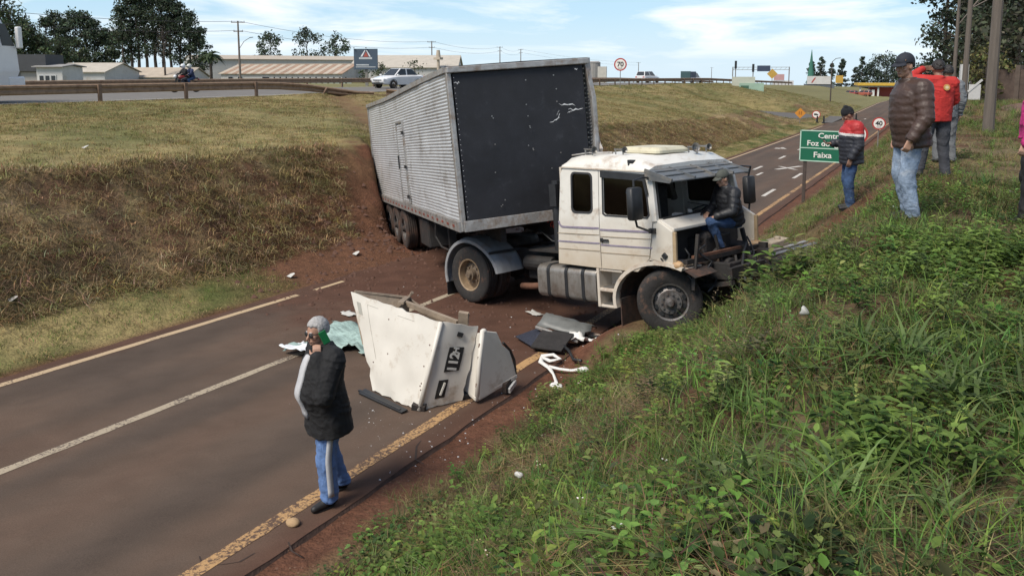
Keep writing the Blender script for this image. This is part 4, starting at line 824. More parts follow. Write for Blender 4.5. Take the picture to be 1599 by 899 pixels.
# inner structure seen over the top edge
aw = -nA; T3 = T0 + aw * .62 + Vector((.30, .1, -.02)); T4 = T3 + Vector((.52, -.05, -.12))
mb, _ = slab([T0, T3, T3 + Vector((.05, 0, -.45)), B0.lerp(T0, .45)], .02); hb('side_flange', M_PANEL_IN, mb)
mb, _ = grid_slab(T3 + Vector((-.05, .02, -.10)), T4 + Vector((0, 0, -.12)), T4 + Vector((-.05, -.02, .03)), T3, .025, 4, 3, .03, .04, 8); hb('inner_tray', M_PANEL_IN, mb)
e = MB(); e.tube([T0 + aw * .05, T3, T3 + Vector((.08, 0, .09))], .025, 6); e.bar(T3 + Vector((.02, -.03, .02)), T0.lerp(T1, .35) + aw * .35, .08, .03); e.box(T4 + Vector((.05, -.12, -.15)), (.26, .04, .32), (.1, .2, .1)); e.bar(T1 + aw * .3, T0.lerp(T1, .3) + aw * .5, .05, .06); e.box(T1 + Vector((.12, .30, -.02)), (.12, .05, .16), (.2, .1, .3))
hb('inner_bracket', M_PANEL_IN, e)
hb('bottom_wreckage', M_CHASSIS, MB().box(B1 + Vector((-.02, .03, .03)), (.16, .1, .07), (.1, .1, .3)).box(B2 + Vector((-.05, .05, .02)), (.2, .12, .05), (0, 0, 1)).bar(B1 + Vector((-.05, .05, .0)), B2 + Vector((-.05, .05, .02)), .04, .04))
# dark wiper blade / trim strip in front
blade = slab([(-6.05, 6.80, -3.945), (-5.25, 6.62, -3.94), (-5.22, 6.70, -3.93), (-6.05, 6.92, -3.935)], .02)[0]; blade.bar((-6.1, 6.86, -3.93), (-5.3, 6.66, -3.92), .03, .02)
tag(blade.build('trim_strip', M_BLACK), 'long black trim strip lying in front of the torn white panel', 'debris')

# corner piece
C0, CR, CL = Vector((-4.66, 7.33, -3.95)), Vector((-4.50, 7.98, -3.93)), Vector((-5.02, 7.52, -3.95)); CT, CT2 = Vector((-4.66, 7.46, -3.09)), Vector((-4.60, 7.66, -3.16))
cf_ = empty('torn_corner_panel', C0, (0, 0, 0), 'small white torn corner panel leaning beside the 112 panel', 'truck panel')
def cb(name, m, mb, **k): mb.v = [tuple(Vector(p) - C0) for p in mb.v]; return mb.build(name, m, cf_, **k)
mb, _ = slab([CL + Vector((.03, 0, .05)), C0 + Vector((0, 0, .04)), CT + Vector((0, 0, -.03)), CT + Vector((-.08, .05, -.06)), Vector((-4.86, 7.50, -3.52))], .03); cb('left_face', M_PANEL, mb, bevel=.01)
mb, _ = slab([C0 + Vector((.0, 0, .04)), CR + Vector((0, 0, .10)), Vector((-4.52, 7.94, -3.66)), Vector((-4.54, 7.86, -3.45)), Vector((-4.57, 7.74, -3.34)), CT2, CT], .03); cb('right_face', M_PANEL, mb, bevel=.008)
e = MB(); e.tube([C0 + Vector((0, 0, .03)), C0.lerp(CT, .5) + Vector((.0, -.02, 0)), CT], .03, 8); e.sphere(CT + Vector((0, .02, -.02)), (.04, .05, .035), 10, 6); cb('rounded_corner', M_PANEL, e, smooth=True)
e = MB(); e.bar(CL + Vector((.04, -.01, .06)), C0 + Vector((0, -.02, .05)), .03, .05); e.bar(C0 + Vector((.01, -.01, .05)), CR + Vector((.02, 0, .12)), .03, .05); cb('bottom_lip', M_PANEL, e, bevel=.008)
e = MB(); e.tube([Vector((-4.49, 7.97, -3.80)), Vector((-4.50, 7.95, -3.6)), Vector((-4.52, 7.88, -3.45)), Vector((-4.55, 7.76, -3.32))], .018, 6); e.box(CR + Vector((-.02, -.12, .06)), (.05, .3, .12), (.1, 0, .1)); cb('torn_edge', M_CHASSIS, e)
e = MB(); e.box(CR + Vector((.03, -.13, .03)), (.03, .2, .06), (.2, 0, .1)); cb('broken_lamp', mat('shattered_glass', (.5, .5, .48), .3, .5, 30), e)
e = MB(); rs = np.random.default_rng(2)
for t in (.25, .5, .62, .8): e.box(C0.lerp(CT, t) + Vector((-.01, -.035, 0)), (.015, .01, .05), (0, .2 * t, 0))
cb('paint_chips', M_RUST, e); tag(cf_.children[-1], kind='stuff')

# ------------------------------------------------------------------ debris
def sheet(name, m, outline, seed, h=.06, fold=3., thick=.0, n=26, lift=.012, **tags):
    """crumpled sheet cut to an outline (2-D polygon)"""
    P = np.array(outline); lo, hi = P.min(0), P.max(0); xs = np.linspace(lo[0], hi[0], n); ys = np.linspace(lo[1], hi[1], n)
    def inside(x, y):
        c = False
        for i in range(len(P)):
            (x1, y1), (x2, y2) = P[i], P[i - 1]
            if (y1 > y) != (y2 > y) and x < (x2 - x1) * (y - y1) / (y2 - y1) + x1: c = not c
        return c
    k = {}; V = []; F = []
    def vid(i, j):
        if (i, j) not in k:
            x, y = xs[i], ys[j]; w = abs(fbm(np.array(x * fold + seed), np.array(y * fold), 3) - .5) * 2
            k[(i, j)] = len(V); V.append((x, y, float(zr(y)) + lift + h * (1 - w) ** 3 + .25 * h * vnoise(x * 9 + seed, y * 9)))
        return k[(i, j)]
    for i in range(n - 1):
        for j in range(n - 1):
            if inside((xs[i] + xs[i + 1]) / 2, (ys[j] + ys[j + 1]) / 2): F.append((vid(i, j), vid(i + 1, j), vid(i + 1, j + 1), vid(i, j + 1)))
    o = link(bpy.data.objects.new(name, np_mesh(name, V, F, [m], True))); s = o.modifiers.new('solid', 'SOLIDIFY'); s.thickness = max(thick, .004)
    return tag(o, **tags)
sheet('tarpaulin', mat('pale_green_tarp', (.27, .37, .34), .7, .45, 9, .4, stretch=(1, 3, 1)), [(-7.95, 7.34), (-7.95, 7.9), (-8.15, 8.7), (-7.5, 8.75), (-6.85, 8.5), (-6.75, 7.85), (-7.2, 7.9), (-7.4, 7.5)], 4, .11, 2.6, label='crumpled pale green plastic tarpaulin on the road behind the man', cat='tarpaulin')
sheet('tarpaulin_flap', mat('white_sheet', (.70, .72, .74), .7, .06, 5), [(-7.93, 7.28), (-7.80, 7.62), (-7.45, 7.50), (-7.56, 7.30)], 9, .05, 4, n=12, lift=.10, label='white sheet lying at the edge of the green tarpaulin', cat='sheet')
PAPER = mat('white_paper', (.46, .45, .42), .85, .05, 6)
sheet('paper', PAPER, [(-8.55, 9.2), (-8.50, 9.38), (-8.25, 9.30), (-8.32, 9.14)], 2, .03, 5, n=8, label='white paper on the dirty road behind the torn panel', cat='paper')
sheet('paper', PAPER, [(-5.95, 10.9), (-5.88, 11.06), (-5.62, 11.0), (-5.72, 10.86)], 5, .04, 5, n=8, label='white paper scrap on the soil near the fuel tank', cat='paper')
s_ = slab([(-5.42, 9.62, -3.99), (-4.95, 9.34, -3.99), (-4.93, 9.75, -3.93), (-5.25, 9.98, -3.95)], .02)[0]; tag(s_.build('navy_board', mat('navy_speckled_board', (.028, .032, .048), .6, .5, 40), bevel=.004), 'dark navy speckled board lying on the road edge', 'debris')
s_ = slab([(-4.98, 9.28, -3.97), (-4.52, 9.36, -3.97), (-4.56, 9.86, -3.88), (-5.08, 9.86, -3.90)], .03)[0]; tag(s_.build('black_mat', mat('black_floor_mat', (.022, .020, .020), .85, .3, 12, .3), bevel=.006), 'black rectangular rubber mat propped against grey wreckage', 'debris')
e = MB(); rs = np.random.default_rng(31); rows = []
for i in range(9):
    t = i / 8; r_ = []
    for j in range(7): u = j / 6; r_.append((-5.18 + .75 * t + .06 * rs.normal() * .4, 9.86 + .55 * u + .05 * t, -3.93 + .22 * math.sin(math.pi * (.15 + .75 * u)) * (1 - .55 * t) + rs.normal() * .012))
    rows.append(r_)
V = [p for r_ in rows for p in r_]; o = link(bpy.data.objects.new('crumpled_plastic', np_mesh('crumpled_plastic', V, [(i * 7 + k, (i + 1) * 7 + k, (i + 1) * 7 + k + 1, i * 7 + k + 1) for i in range(8) for k in range(6)], [mat('grey_plastic_panel', (.13, .135, .13), .5, .2, 6, .1)], True))); o.modifiers.new('s', 'SOLIDIFY').thickness = .02
tag(o, 'curved grey plastic panel crumpled on the road edge', 'debris')
tag(MB().bar((-5.2, 9.86, -3.86), (-4.45, 9.78, -3.93), .05, .04).build('grey_rail', M_ALU2, bevel=.008), 'thin grey metal rail lying along the crumpled grey panel', 'debris')
WCL = mat('white_cloth', (.66, .65, .62), .9, .08, 12, .3)
e = MB(); zc_ = -3.985
e.tube([(-4.72, 9.12, zc_), (-4.58, 9.22, zc_ + .03), (-4.42, 9.12, zc_ + .02), (-4.52, 9.0, zc_ + .02), (-4.70, 9.08, zc_), (-4.62, 8.92, zc_), (-4.42, 8.78, zc_), (-4.28, 8.62, zc_), (-4.14, 8.42, zc_ + .02), (-4.06, 8.26, zc_ + .06)], [.025, .035, .03, .025, .04, .038, .034, .022, .022, .034], 8)
e.tube([(-4.45, 8.82, zc_ + .01), (-4.28, 8.80, zc_ + .02), (-4.10, 8.80, zc_ + .05), (-3.97, 8.82, zc_ + .12), (-3.90, 8.72, zc_ + .16)], [.034, .03, .022, .036, .03], 8)
e.sphere((-4.05, 8.24, zc_ + .06), (.09, .07, .05), 8, 6); e.sphere((-3.93, 8.80, zc_ + .14), (.09, .06, .05), 8, 6)
e.v = [(p[0] + .02 * (vnoise(p[0] * 40, p[1] * 40) - .5), p[1] + .02 * (vnoise(p[1] * 40, p[0] * 31 + 4) - .5), zc_ - .015 + (p[2] - zc_) * .55 + .03 * vnoise(p[0] * 30 + 3, p[1] * 30)) for p in e.v]
tag(e.build('white_cloth', WCL, smooth=True), 'twisted white cloth trailing over the dirt shoulder', 'cloth')
sheet('white_rag', WCL, [(-4.72, 9.82), (-4.48, 10.0), (-4.22, 9.90), (-4.35, 9.70), (-4.55, 9.72)], 3, .14, 3, n=14, lift=.06, label='crumpled white rag beside the grey panel', cat='cloth')
o = sheet('white_scrap', WCL, [(-4.16, 9.75), (-4.10, 9.82), (-3.86, 9.36), (-3.97, 9.30)], 6, .08, 4, n=12, lift=.05, label='narrow white scrap of sheet at the foot of the grass', cat='cloth')
e = MB(); e.tube([(-4.4, 10.05, -3.93), (-4.15, 9.95, -3.86), (-3.98, 9.7, -3.86), (-3.86, 9.45, -3.80)], .022, 6); tag(e.build('rubber_seal', M_BLACK, smooth=True), 'bent black rubber seal running from grey panel to grass', 'debris')
e = MB(); e.tube([(-4.65, 9.6, -3.93), (-4.4, 9.36, -3.93), (-4.22, 9.12, -3.94), (-4.05, 9.0, -3.88)], .022, 6); tag(e.build('rubber_seal', M_BLACK, smooth=True), 'straight black rubber seal lying between mat and white cloth', 'debris')
e = MB().bar((-4.9, 10.42, -3.99), (-4.2, 10.2, -3.96), .09, .03); tag(e.build('pale_strip', mat('pale_dusty_plastic', (.34, .27, .22), .8, .3, 9), bevel=.01), 'pale dusty plastic strip near the front wheel', 'debris')
def rock(c, r, seed, m, **tags):
    e = MB().sphere(c, r, 12, 8); rs = np.random.default_rng(seed); e.v = [tuple(np.array(c) + (np.array(p) - np.array(c)) * (.78 + .4 * vnoise(p[0] * 14 + seed, p[1] * 14 + p[2] * 9))) for p in e.v]
    return tag(e.build('stone', m, smooth=True), **tags)
rock((-4.66, 4.35, -3.855), (.075, .05, .035), 3, mat('tan_stone', (.36, .24, .13), .9, .2, 12, .3), label='flat tan stone lying by the yellow line near the man', cat='stone')
rs = np.random.default_rng(77)
def crumbs(name, n, fn, m, rmin, rmax, label, cat):
    V = []; F = []; cols = []
    for k in range(n):
        x, y = fn(); z = max(gz(x, y), float(zr(y)) if X_LEFT < x < X_RIGHT else -99); r_ = rmin + (rmax - rmin) * rs.random() ** 3; b = len(V); a = rs.random() * 6.28
        q = [(math.cos(a + t) * r_ * (.6 + .6 * rs.random()), math.sin(a + t) * r_ * (.6 + .6 * rs.random())) for t in (0, 2.1, 4.2)]
        V += [(x + u, y + v, z + .002) for u, v in q] + [(x + rs.normal() * r_ * .2, y + rs.normal() * r_ * .2, z + r_ * (.5 + .5 * rs.random()))]; F += [(b, b + 1, b + 3), (b + 1, b + 2, b + 3), (b + 2, b, b + 3)]
    o = link(bpy.data.objects.new(name, np_mesh(name, V, F, [m]))); return tag(o, label, cat, kind='stuff')
def near_truck():
    while True:
        x, y = rs.normal(-7.5, 1.9), rs.normal(11.6, 1.8)
        if X_LEFT - .5 < x < -4.2 and y > 8: return x, y
crumbs('soil_clods', 1500, near_truck, mat('red_soil_clod', (.085, .042, .028), .95, .4, 14), .010, .055, 'dark red clods of soil strewn over the road round the lorry', 'soil')
crumbs('soil_clods', 500, lambda: (rs.normal(-10.2, .7), rs.uniform(9, 18)), MATS['red_soil_clod'], .01, .09, 'dark red clods of soil along the left road edge', 'soil')
def near_hood():
    c = [(-5.4, 6.5, .5), (-4.6, 6.2, .35), (-4.4, 7.6, .5), (-5.0, 9.6, .7), (-6.3, 9.9, .9)][rs.integers(5)]; return rs.normal(c[0], c[2]), rs.normal(c[1], c[2])
crumbs('soil_clods', 420, lambda: (rs.normal(-12.2, .7), rs.normal(13.6, 1.1)), MATS['red_soil_clod'], .015, .11, 'loose clods of soil at the foot of the gouged bank', 'soil')
crumbs('glass_fragments', 330, near_hood, mat('pale_fragments', (.50, .50, .50), .4, .3, 20), .004, .018, 'pale broken fragments scattered round the torn panels', 'fragments')
crumbs('gravel', 900, lambda: (rs.uniform(-4.5, -3.9), rs.uniform(3, 22)), mat('red_gravel', (.13, .07, .045), .95, .4, 14), .005, .02, 'small red gravel on the dirt shoulder', 'gravel')
for (x, y, lab) in ((-12.29, 6.0, 'scrap of white litter low on the left bank'), (-17.0, 10.1, 'scrap of white litter on the grass above the bank'), (-11.04, 10.5, 'scrap of white litter on the left verge'), (-11.2, 12.6, 'scrap of white litter on the verge near the trailer wheels')):
    z = gz(x, y) + .035; e, _ = slab([(x - .06, y - .04, z), (x + .06, y - .05, z - .01), (x + .08, y + .05, z + .05), (x + .01, y + .09, z + .05), (x - .05, y + .06, z + .03)], .004); tag(e.build('litter', PAPER), lab, 'litter')
z = gz(-.74, 5.35); e = MB().sphere((-.74, 5.35, z + .14), (.034, .022, .034), 10, 7); e.v = [(p[0] + .05 * (vnoise(p[2] * 45, p[0] * 45) - .5), p[1] + .03 * (vnoise(p[2] * 25, p[1] * 30 + 5) - .5), p[2]) for p in e.v]
tag(e.build('litter', mat('clear_bag', (.40, .40, .37), .5, .1, 9), smooth=True), 'pale crumpled plastic bag caught in the weeds of the bank', 'litter')
z = gz(-2.53, 4.56); e = MB().sphere((-2.53, 4.56, z + .20), (.025, .025, .02), 8, 5).sphere((-2.56, 4.58, z + .19), (.03, .02, .02), 8, 5); tag(e.build('litter', PAPER, smooth=True), 'tiny white scrap caught on a stem low on the weedy bank', 'litter')

# ------------------------------------------------------------------ guard rails
M_RAIL = mat('rusty_guard_rail', (.25, .165, .105), .75, .2, 5, .15, dirt=(.12, .06, .035), dirt_amt=.35, dirt_scale=3); M_POST = mat('guard_rail_post', (.17, .11, .075), .8, .25, 5, .2)
WP = [(-.19, 0), (-.15, .055), (-.07, .055), (-.025, .0), (.025, .0), (.07, .055), (.15, .055), (.19, 0)]
def beam(path, m, parent, o0, roll=None, s=1):
    P = [Vector(p) for p in path]; mb = MB(); rings = []
    for i, p in enumerate(P):
        d = (P[min(i + 1, len(P) - 1)] - P[max(0, i - 1)]).normalized(); side_ = Vector((1, 0, 0)); side_ = (side_ - d * side_.dot(d)).normalized(); u = d.cross(side_) * -1
        if u.z < 0: u = -u
        if roll: q = Matrix.Rotation(roll[i], 3, d); u = q @ u; side_ = q @ side_
        rings.append([p - o0 + u * a + side_ * b * s for a, b in WP] + [p - o0 + u * a + side_ * (b - .012) * s for a, b in WP[::-1]])
    mb.loft(rings); return mb.build('beam', m, parent, auto=30)
def post(x, y, z, h, parent, o0, lean=(0, 0)):
    p = Vector((x, y, z)) - o0; q = p + Vector((lean[0], lean[1], h)); mb = MB(); mb.bar(p - Vector((0, 0, .4)), q, .15, .10, up=(1, 0, 0)); return mb.build('post', M_POST, parent, bevel=.01)
def guard_rail(x, ys, label, broken=(), post_side=1, step=4.05):
    o0 = Vector((x, ys[0], float(zh(ys[0])))); g = empty('guard_rail', o0, label=label, cat='guard rail', group='guard rails along the highway')
    for k, y in enumerate(ys):
        z = float(zh(y)); post(x + .10 * post_side, y, z, .74, g, o0)
        if k + 1 < len(ys): beam([(x, y + .005, z + .56), (x, (y + ys[k + 1]) / 2, float(zh((y + ys[k + 1]) / 2)) + .56), (x, ys[k + 1] - .005, float(zh(ys[k + 1])) + .56)], M_RAIL, g, o0)
    return g, o0
g, o0 = guard_rail(-30, [14.5 + 4.05 * k for k in range(-4, 4)], 'rusty brown guard rail torn down at one end above the bank')
beam([(-30, 26.66, -.69), (-29.95, 28.3, -.74), (-29.7, 30.0, -.86), (-29.2, 31.6, -1.08), (-28.7, 32.8, -1.25), (-28.2, 33.6, -1.27)], M_RAIL, g, o0, [0, .05, .2, .5, .7, .8])
beam([(-29.3, 31.0, -1.17), (-28.6, 32.6, -1.35), (-27.6, 34.2, -1.40), (-26.7, 35.4, -1.36)], M_RAIL, g, o0, [1.2, 1.3, 1.0, .8])
post(-29.7, 30.6, -1.5, .62, g, o0, (.5, .35))
o1 = Vector((-27.2, 34.6, -1.35)); br = empty('fallen_guard_rail', o1, label='bent length of rusty guard rail lying flattened in the gap', cat='guard rail')
beam([(-27.8, 34.2, -1.18), (-26.9, 35.2, -1.28), (-26.0, 36.6, -1.22), (-25.2, 38.0, -1.25)], M_RAIL, br, o1, [.3, .8, .9, 1.1]); post(-27.4, 34.5, -1.5, .4, br, o1, (.25, .2))
guard_rail(-30, [62 + 4.05 * k for k in range(0, 30)], 'rusty brown guard rail standing intact past the 70 sign')
guard_rail(-44, [8 + 4.05 * k for k in range(0, 40)], 'rusty brown guard rail along the far side of the highway', post_side=-1)

# ------------------------------------------------------------------ signs
M_SIGNW = mat('sign_white', (.68, .66, .62), .6, .05, 3); M_SIGNR = mat('sign_red', (.36, .035, .03), .6, .1, 4); M_SIGNK = mat('sign_black', (.02, .02, .02), .7, .1, 4); M_POLE = mat('galvanised_post', (.18, .17, .155), .6, .2, 6); M_SIGNG = mat('sign_green', (.006, .115, .06), .5, .08, 3); M_BPOST = mat('dark_sign_post', (.06, .045, .038), .8, .25, 6)
def disc(c, r, t, n=32, y0=0): return MB().lathe([(0, y0 + t), (r, y0 + t), (r, y0), (0, y0)], c, (0, -1, 0), n)
def round_sign(x, y, zc, r, txt, yaw, label, base=None, name='speed_limit_sign'):
    zb = (gz(x, y) if base is None else base) - .25; g = empty(name, (x, y, zb), (0, 0, yaw), label, 'road sign'); h = zc - zb
    MB().cyl((0, .05, 0), (0, .05, h + r * .8), .035, n=10).build('post', M_POLE, g)
    p = disc((0, 0, h), r, .02).build('red_ring', M_SIGNR, g); MB().lathe([(0, .026), (r * .80, .026), (r * .80, .018)], (0, 0, h), (0, -1, 0), 32).build('white_face', M_SIGNW, p)
    mt = Matrix.Rotation(R(90), 4, 'X'); mt.translation = Vector((0, -.03, h))
    if txt: text_obj(txt, r * 1.02, M_SIGNK, p, mt, bold=r * .03)
    return g, h, p
g, h, p = round_sign(-27.5, 69.5, .68, .62, '70', R(14), 'red ringed 70 speed limit sign on the grass plateau'); mt = Matrix.Rotation(R(90), 4, 'X'); mt.translation = Vector((0, -.03, h - .36)); text_obj('km/h', .2, M_SIGNK, p, mt)
g, h, p = round_sign(-3.19, 48.5, -2.98, .36, '40', R(8), 'red ringed 40 speed limit sign beyond the green sign'); mt = Matrix.Rotation(R(90), 4, 'X'); mt.translation = Vector((0, -.03, h - .21)); text_obj('km/h', .11, M_SIGNK, p, mt)
round_sign(-2.95, 33, -2.49, .42, '', R(8), 'red ringed round sign half hidden behind the man in knit cap')
g, h, p = round_sign(-11.5, 84.3, -4.44, .42, '', R(8), 'red ringed lorry prohibition sign at the side road'); MB().bx(-.22, .06, -.034, -.026, h - .08, h + .10).bx(.06, .2, -.034, -.026, h - .08, h + .04).build('lorry_symbol', M_SIGNK, p)
zb = gz(-12, 77.3); g = empty('warning_sign', (-12, 77.3, zb), (0, 0, R(8)), 'orange diamond warning sign on the left bank foot', 'road sign'); h = -3.99 - zb
MB().cyl((0, .05, -.3), (0, .05, h + .2), .03, n=8).build('post', M_POLE, g); p = MB().box((0, 0, h), (.72, .02, .72), (0, R(45), 0)).build('panel', mat('sign_orange', (.50, .20, .02), .6, .1, 4), g); MB().bx(-.12, -.06, -.03, -.012, h - .15, h + .18).bx(.06, .12, -.03, -.012, h - .15, h + .18).build('symbol', mat('sign_dark_orange', (.16, .06, .01), .7, .1, 5), p)
# green direction sign
gs = empty('direction_sign', (-3.2, 27.2, -4.55), (0, 0, 0), 'green direction sign with white lettering on a dark post by the dirt shoulder', 'road sign')
def gl(x, z): return x + 3.2, z + 4.55
x0, x1, za_, zb_ = -.98, .95, 1.53, 2.58; zm = 1.98
pn = MB().bx(x0, x1, -.015, .015, za_, zb_).build('panel', M_SIGNG, gs)
e = MB(); fr = -.02
for a, b, c, d in ((x0, x1, zb_ - .03, zb_ + .004), (x0, x1, za_ - .004, za_ + .03), (x0 - .004, x0 + .03, za_, zb_), (x1 - .03, x1 + .004, za_, zb_), (x0 + .03, x1 - .03, zm - .015, zm + .015)): e.bx(a, b, fr - .006, fr + .006, c, d)
e.build('border', mat('sign_pale_green', (.40, .58, .47), .6, .05, 4), pn)
for t, z, s_ in (('Centro', 2.40, .25), ('Foz do Iguaçu', 2.14, .25), ('Faixa', 1.75, .27)): mt = Matrix.Rotation(R(90), 4, 'X'); mt.translation = Vector((-.02 if t != 'Faixa' else -.25, -.018, z)); text_obj(t, s_, M_SIGNW, pn, mt, bold=.004, sx=1.06)
for x in (-.80, .78): MB().bx(x - .05, x + .05, .016, .09, -.25, 2.5).build('post', M_BPOST, gs)
# black delineators at the side road
for x, y in ((-11.2, 83.0), (-10.6, 83.2), (-8.9, 92), (-8.4, 92.3)):
    z = float(zr(y)); tag(MB().cyl((x, y, z), (x, y, z + .75), .10, .07, 10).cyl((x, y, z), (x, y, z + .06), .2, n=10).build('traffic_bollard', M_BLACK), 'black flexible traffic bollard ' + ('beside the lorry prohibition sign' if x < -10 else 'on the road beyond the side road mouth'), 'bollard', 'bollards at the side road')

# ------------------------------------------------------------------ utility poles, street lamps and wires
M_CONC = mat('concrete_pole', (.155, .13, .11), .85, .2, 3, .2); M_WOODP = mat('weathered_pole', (.115, .095, .078), .85, .2, 3, .2, stretch=(4, 4, .5)); M_WIRE = mat('wire', (.04, .04, .045), .6, .1, 3)
tops = {}
def utility_pole(key, x, y, z0, h, yaw, label, r=.16, m=None, lamp=None, arms=(.0, -1.4)):
    g = empty('utility_pole', (x, y, z0), (0, 0, yaw), label, 'pole', 'utility poles'); MB().cyl((0, 0, -.5), (0, 0, h), r * 1.25, r * .8, 10).build('shaft', m or M_CONC, g)
    for k, dz in enumerate(arms):
        w_ = 1.15 - .35 * k; c = MB().bx(-w_, w_, -.06, .06, h - .25 + dz, h - .13 + dz).build('crossarm', M_CONC, g)
        for q in (-w_ + .1, 0, w_ - .1): MB().cyl((q, 0, h - .13 + dz), (q, 0, h + .1 + dz), .05, .03, 6).build('insulator', M_BLACK, c)
    if lamp: a = MB(); a.tube([(0, 0, h - lamp), (.9, 0, h - lamp + 1.3), (1.9, 0, h - lamp + 1.9)], .045, 6); lo = a.build('lamp_arm', M_CONC, g); MB().box((2.15, 0, h - lamp + 1.93), (.6, .18, .1), (0, R(-8), 0)).build('lamp_head', M_BLACK, lo)
    tops[key] = Vector((x, y, z0 + h)); return g
utility_pole('p0', -92, 22, -1.8, 10, R(30), 'concrete utility pole standing behind the white lorry cab')
utility_pole('p1', -103, 88.5, -1.9, 10.2, R(28), 'concrete utility pole with street lamp arm by the long warehouse', lamp=4.6, arms=(0, -1.5))
utility_pole('p2', -117, 163, -3, 10.8, R(25), 'concrete utility pole behind the white gabled shed')
utility_pole('p3', -149.3, 252.6, -5, 14.4, R(25), 'distant utility pole with two crossarms just over the trailer roof', r=.2)
utility_pole('p4', -162, 292, -5.5, 15.2, R(25), 'farther utility pole showing over the trailer roof', r=.2)
utility_pole('p5', -148.7, 403, -8, 13, R(25), 'small distant utility pole beside the white estate car', r=.2, arms=(0,))
utility_pole('p6', -150, 560, -10, 13, R(25), 'very small distant utility pole between estate car and pickup', r=.2, arms=(0,))
utility_pole('q1', 1.06, 23.58, -1.75, 9.5, R(5), 'thick weathered pole on the grass behind the men', r=.115, m=M_WOODP)
utility_pole('q2', .95, 50.0, -1.9, 9.5, R(5), 'leaning weathered pole with street lamp arm by the brown wall', r=.13, m=M_WOODP, lamp=4.2)
utility_pole('q3', .55, 68.0, -2.4, 9.5, R(5), 'thinner weathered pole with street lamp arm behind the leaning one', r=.13, m=M_WOODP, lamp=3.6)
def wire(a, b, sag, label, r=.022):
    P_ = [a.lerp(b, t) - Vector((0, 0, sag * 4 * t * (1 - t))) for t in np.linspace(0, 1, 15)]; tag(MB().tube(P_, r, 4).build('power_line', M_WIRE, smooth=True), label, 'cable', 'overhead power lines')
for a, b, nm in (('p0', 'p1', 'over the trees at the white lorry cab'), ('p1', 'p2', 'over the long warehouse roof'), ('p2', 'p3', 'over the white gabled shed'), ('p3', 'p4', 'over the trailer roof'), ('p4', 'p5', 'past the 70 sign')):
    for dz, q in ((0, 'upper'), (-1.5, 'lower')): wire(tops[a] + Vector((.3, 0, dz)), tops[b] + Vector((.3, 0, dz)), 1.3, f'{q} dark power line sagging {nm}', r=.028)
for dz, q in ((-.1, 'upper'), (-2.2, 'lower')):
    wire(tops['q1'] + Vector((0, 0, dz)), tops['q2'] + Vector((0, 0, dz)), .6, f'{q} dark power line between the weathered poles'); wire(tops['q2'] + Vector((0, 0, dz)), tops['q3'] + Vector((0, 0, dz)), .5, f'{q} dark power line beyond the leaning pole')
# ------------------------------------------------------------------ people
def remesh(mb, voxel, smooth_it=4, dec=None, noise=0., nscale=20., name='blob'):
    me = mb.mesh(name); o = bpy.data.objects.new(name, me); C.objects.link(o)
    r = o.modifiers.new('r', 'REMESH'); r.mode = 'VOXEL'; r.voxel_size = voxel
    s = o.modifiers.new('s', 'SMOOTH'); s.iterations = smooth_it; s.factor = .5
    if dec: d = o.modifiers.new('d', 'DECIMATE'); d.ratio = dec
    dg = bpy.context.evaluated_depsgraph_get(); out = bpy.data.meshes.new_from_object(o.evaluated_get(dg)); bpy.data.objects.remove(o); bpy.data.meshes.remove(me)
    if noise:
        n = len(out.vertices); co = np.empty(n * 3, np.float32); out.vertices.foreach_get('co', co); co = co.reshape(-1, 3); no = np.empty(n * 3, np.float32); out.vertices.foreach_get('normal', no); no = no.reshape(-1, 3)
        d = fbm(co[:, 0] * nscale + co[:, 1] * nscale * .7, co[:, 2] * nscale * .55 + co[:, 1] * nscale * .6, 3) - .5
        e2 = fbm(co[:, 0] * nscale * .5 + co[:, 1] * nscale * .6 + 5, co[:, 2] * nscale * 1.1 - co[:, 1] * nscale * .5, 3); d = .55 * d + .45 * ((1 - np.abs(2 * e2 - 1)) ** 3 - .55)
        out.vertices.foreach_set('co', (co + no * d[:, None] * 2 * noise).ravel().astype(np.float32))
    out.polygons.foreach_set('use_smooth', np.ones(len(out.polygons), bool)); out.update(); return out
def cap(mb, p, q, r0, r1, n=12):
    """tapered capsule"""
    p, q = Vector(p), Vector(q); d = q - p
    if d.length < 1e-5: return mb.sphere(p, max(r0, r1), 12, 8)
    dn = d.normalized(); P, Rr = [], []
    for a in (-80, -55, -28): P.append(p + dn * (math.sin(R(a)) * r0)); Rr.append(r0 * math.cos(R(a)))
    P += [p, q]; Rr += [r0, r1]
    for a in (28, 55, 80): P.append(q + dn * (math.sin(R(a)) * r1)); Rr.append(r1 * math.cos(R(a)))
    return mb.tube(P, Rr, n)
def eloft(mb, rings, n=20):
    """rings: (centre, xaxis, yaxis, rx, ry)"""
    return mb.loft([[Vector(c) + Vector(xa) * (rx * math.cos(2 * math.pi * k / n)) + Vector(ya) * (ry * math.sin(2 * math.pi * k / n)) for k in range(n)] for c, xa, ya, rx, ry in rings])
def solid(name, me, m, parent, m_list=None):
    o = bpy.data.objects.new(name, me); me.materials.clear(); me.materials.append(m); link(o, parent); return o
STAND = dict(pel=(0, 0, .95), che=(0, .0, 1.27), nek=(0, -.01, 1.46), head=(0, .03, 1.63), look=(0, 1, 0),
    shR=(.19, -.01, 1.41), elR=(.245, -.05, 1.13), wrR=(.25, .03, .89), shL=(-.19, -.01, 1.41), elL=(-.245, -.05, 1.13), wrL=(-.25, .03, .89),
    hiR=(.095, 0, .92), knR=(.10, .03, .49), anR=(.11, -.02, .09), hiL=(-.095, 0, .92), knL=(-.10, .03, .49), anL=(-.11, -.02, .09),
    toR=(.02, 1, 0), toL=(-.02, 1, 0), haR=(0, .2, -1), haL=(0, .2, -1), paR=(-1, 0, 0), paL=(1, 0, 0), curlR=.5, curlL=.5)
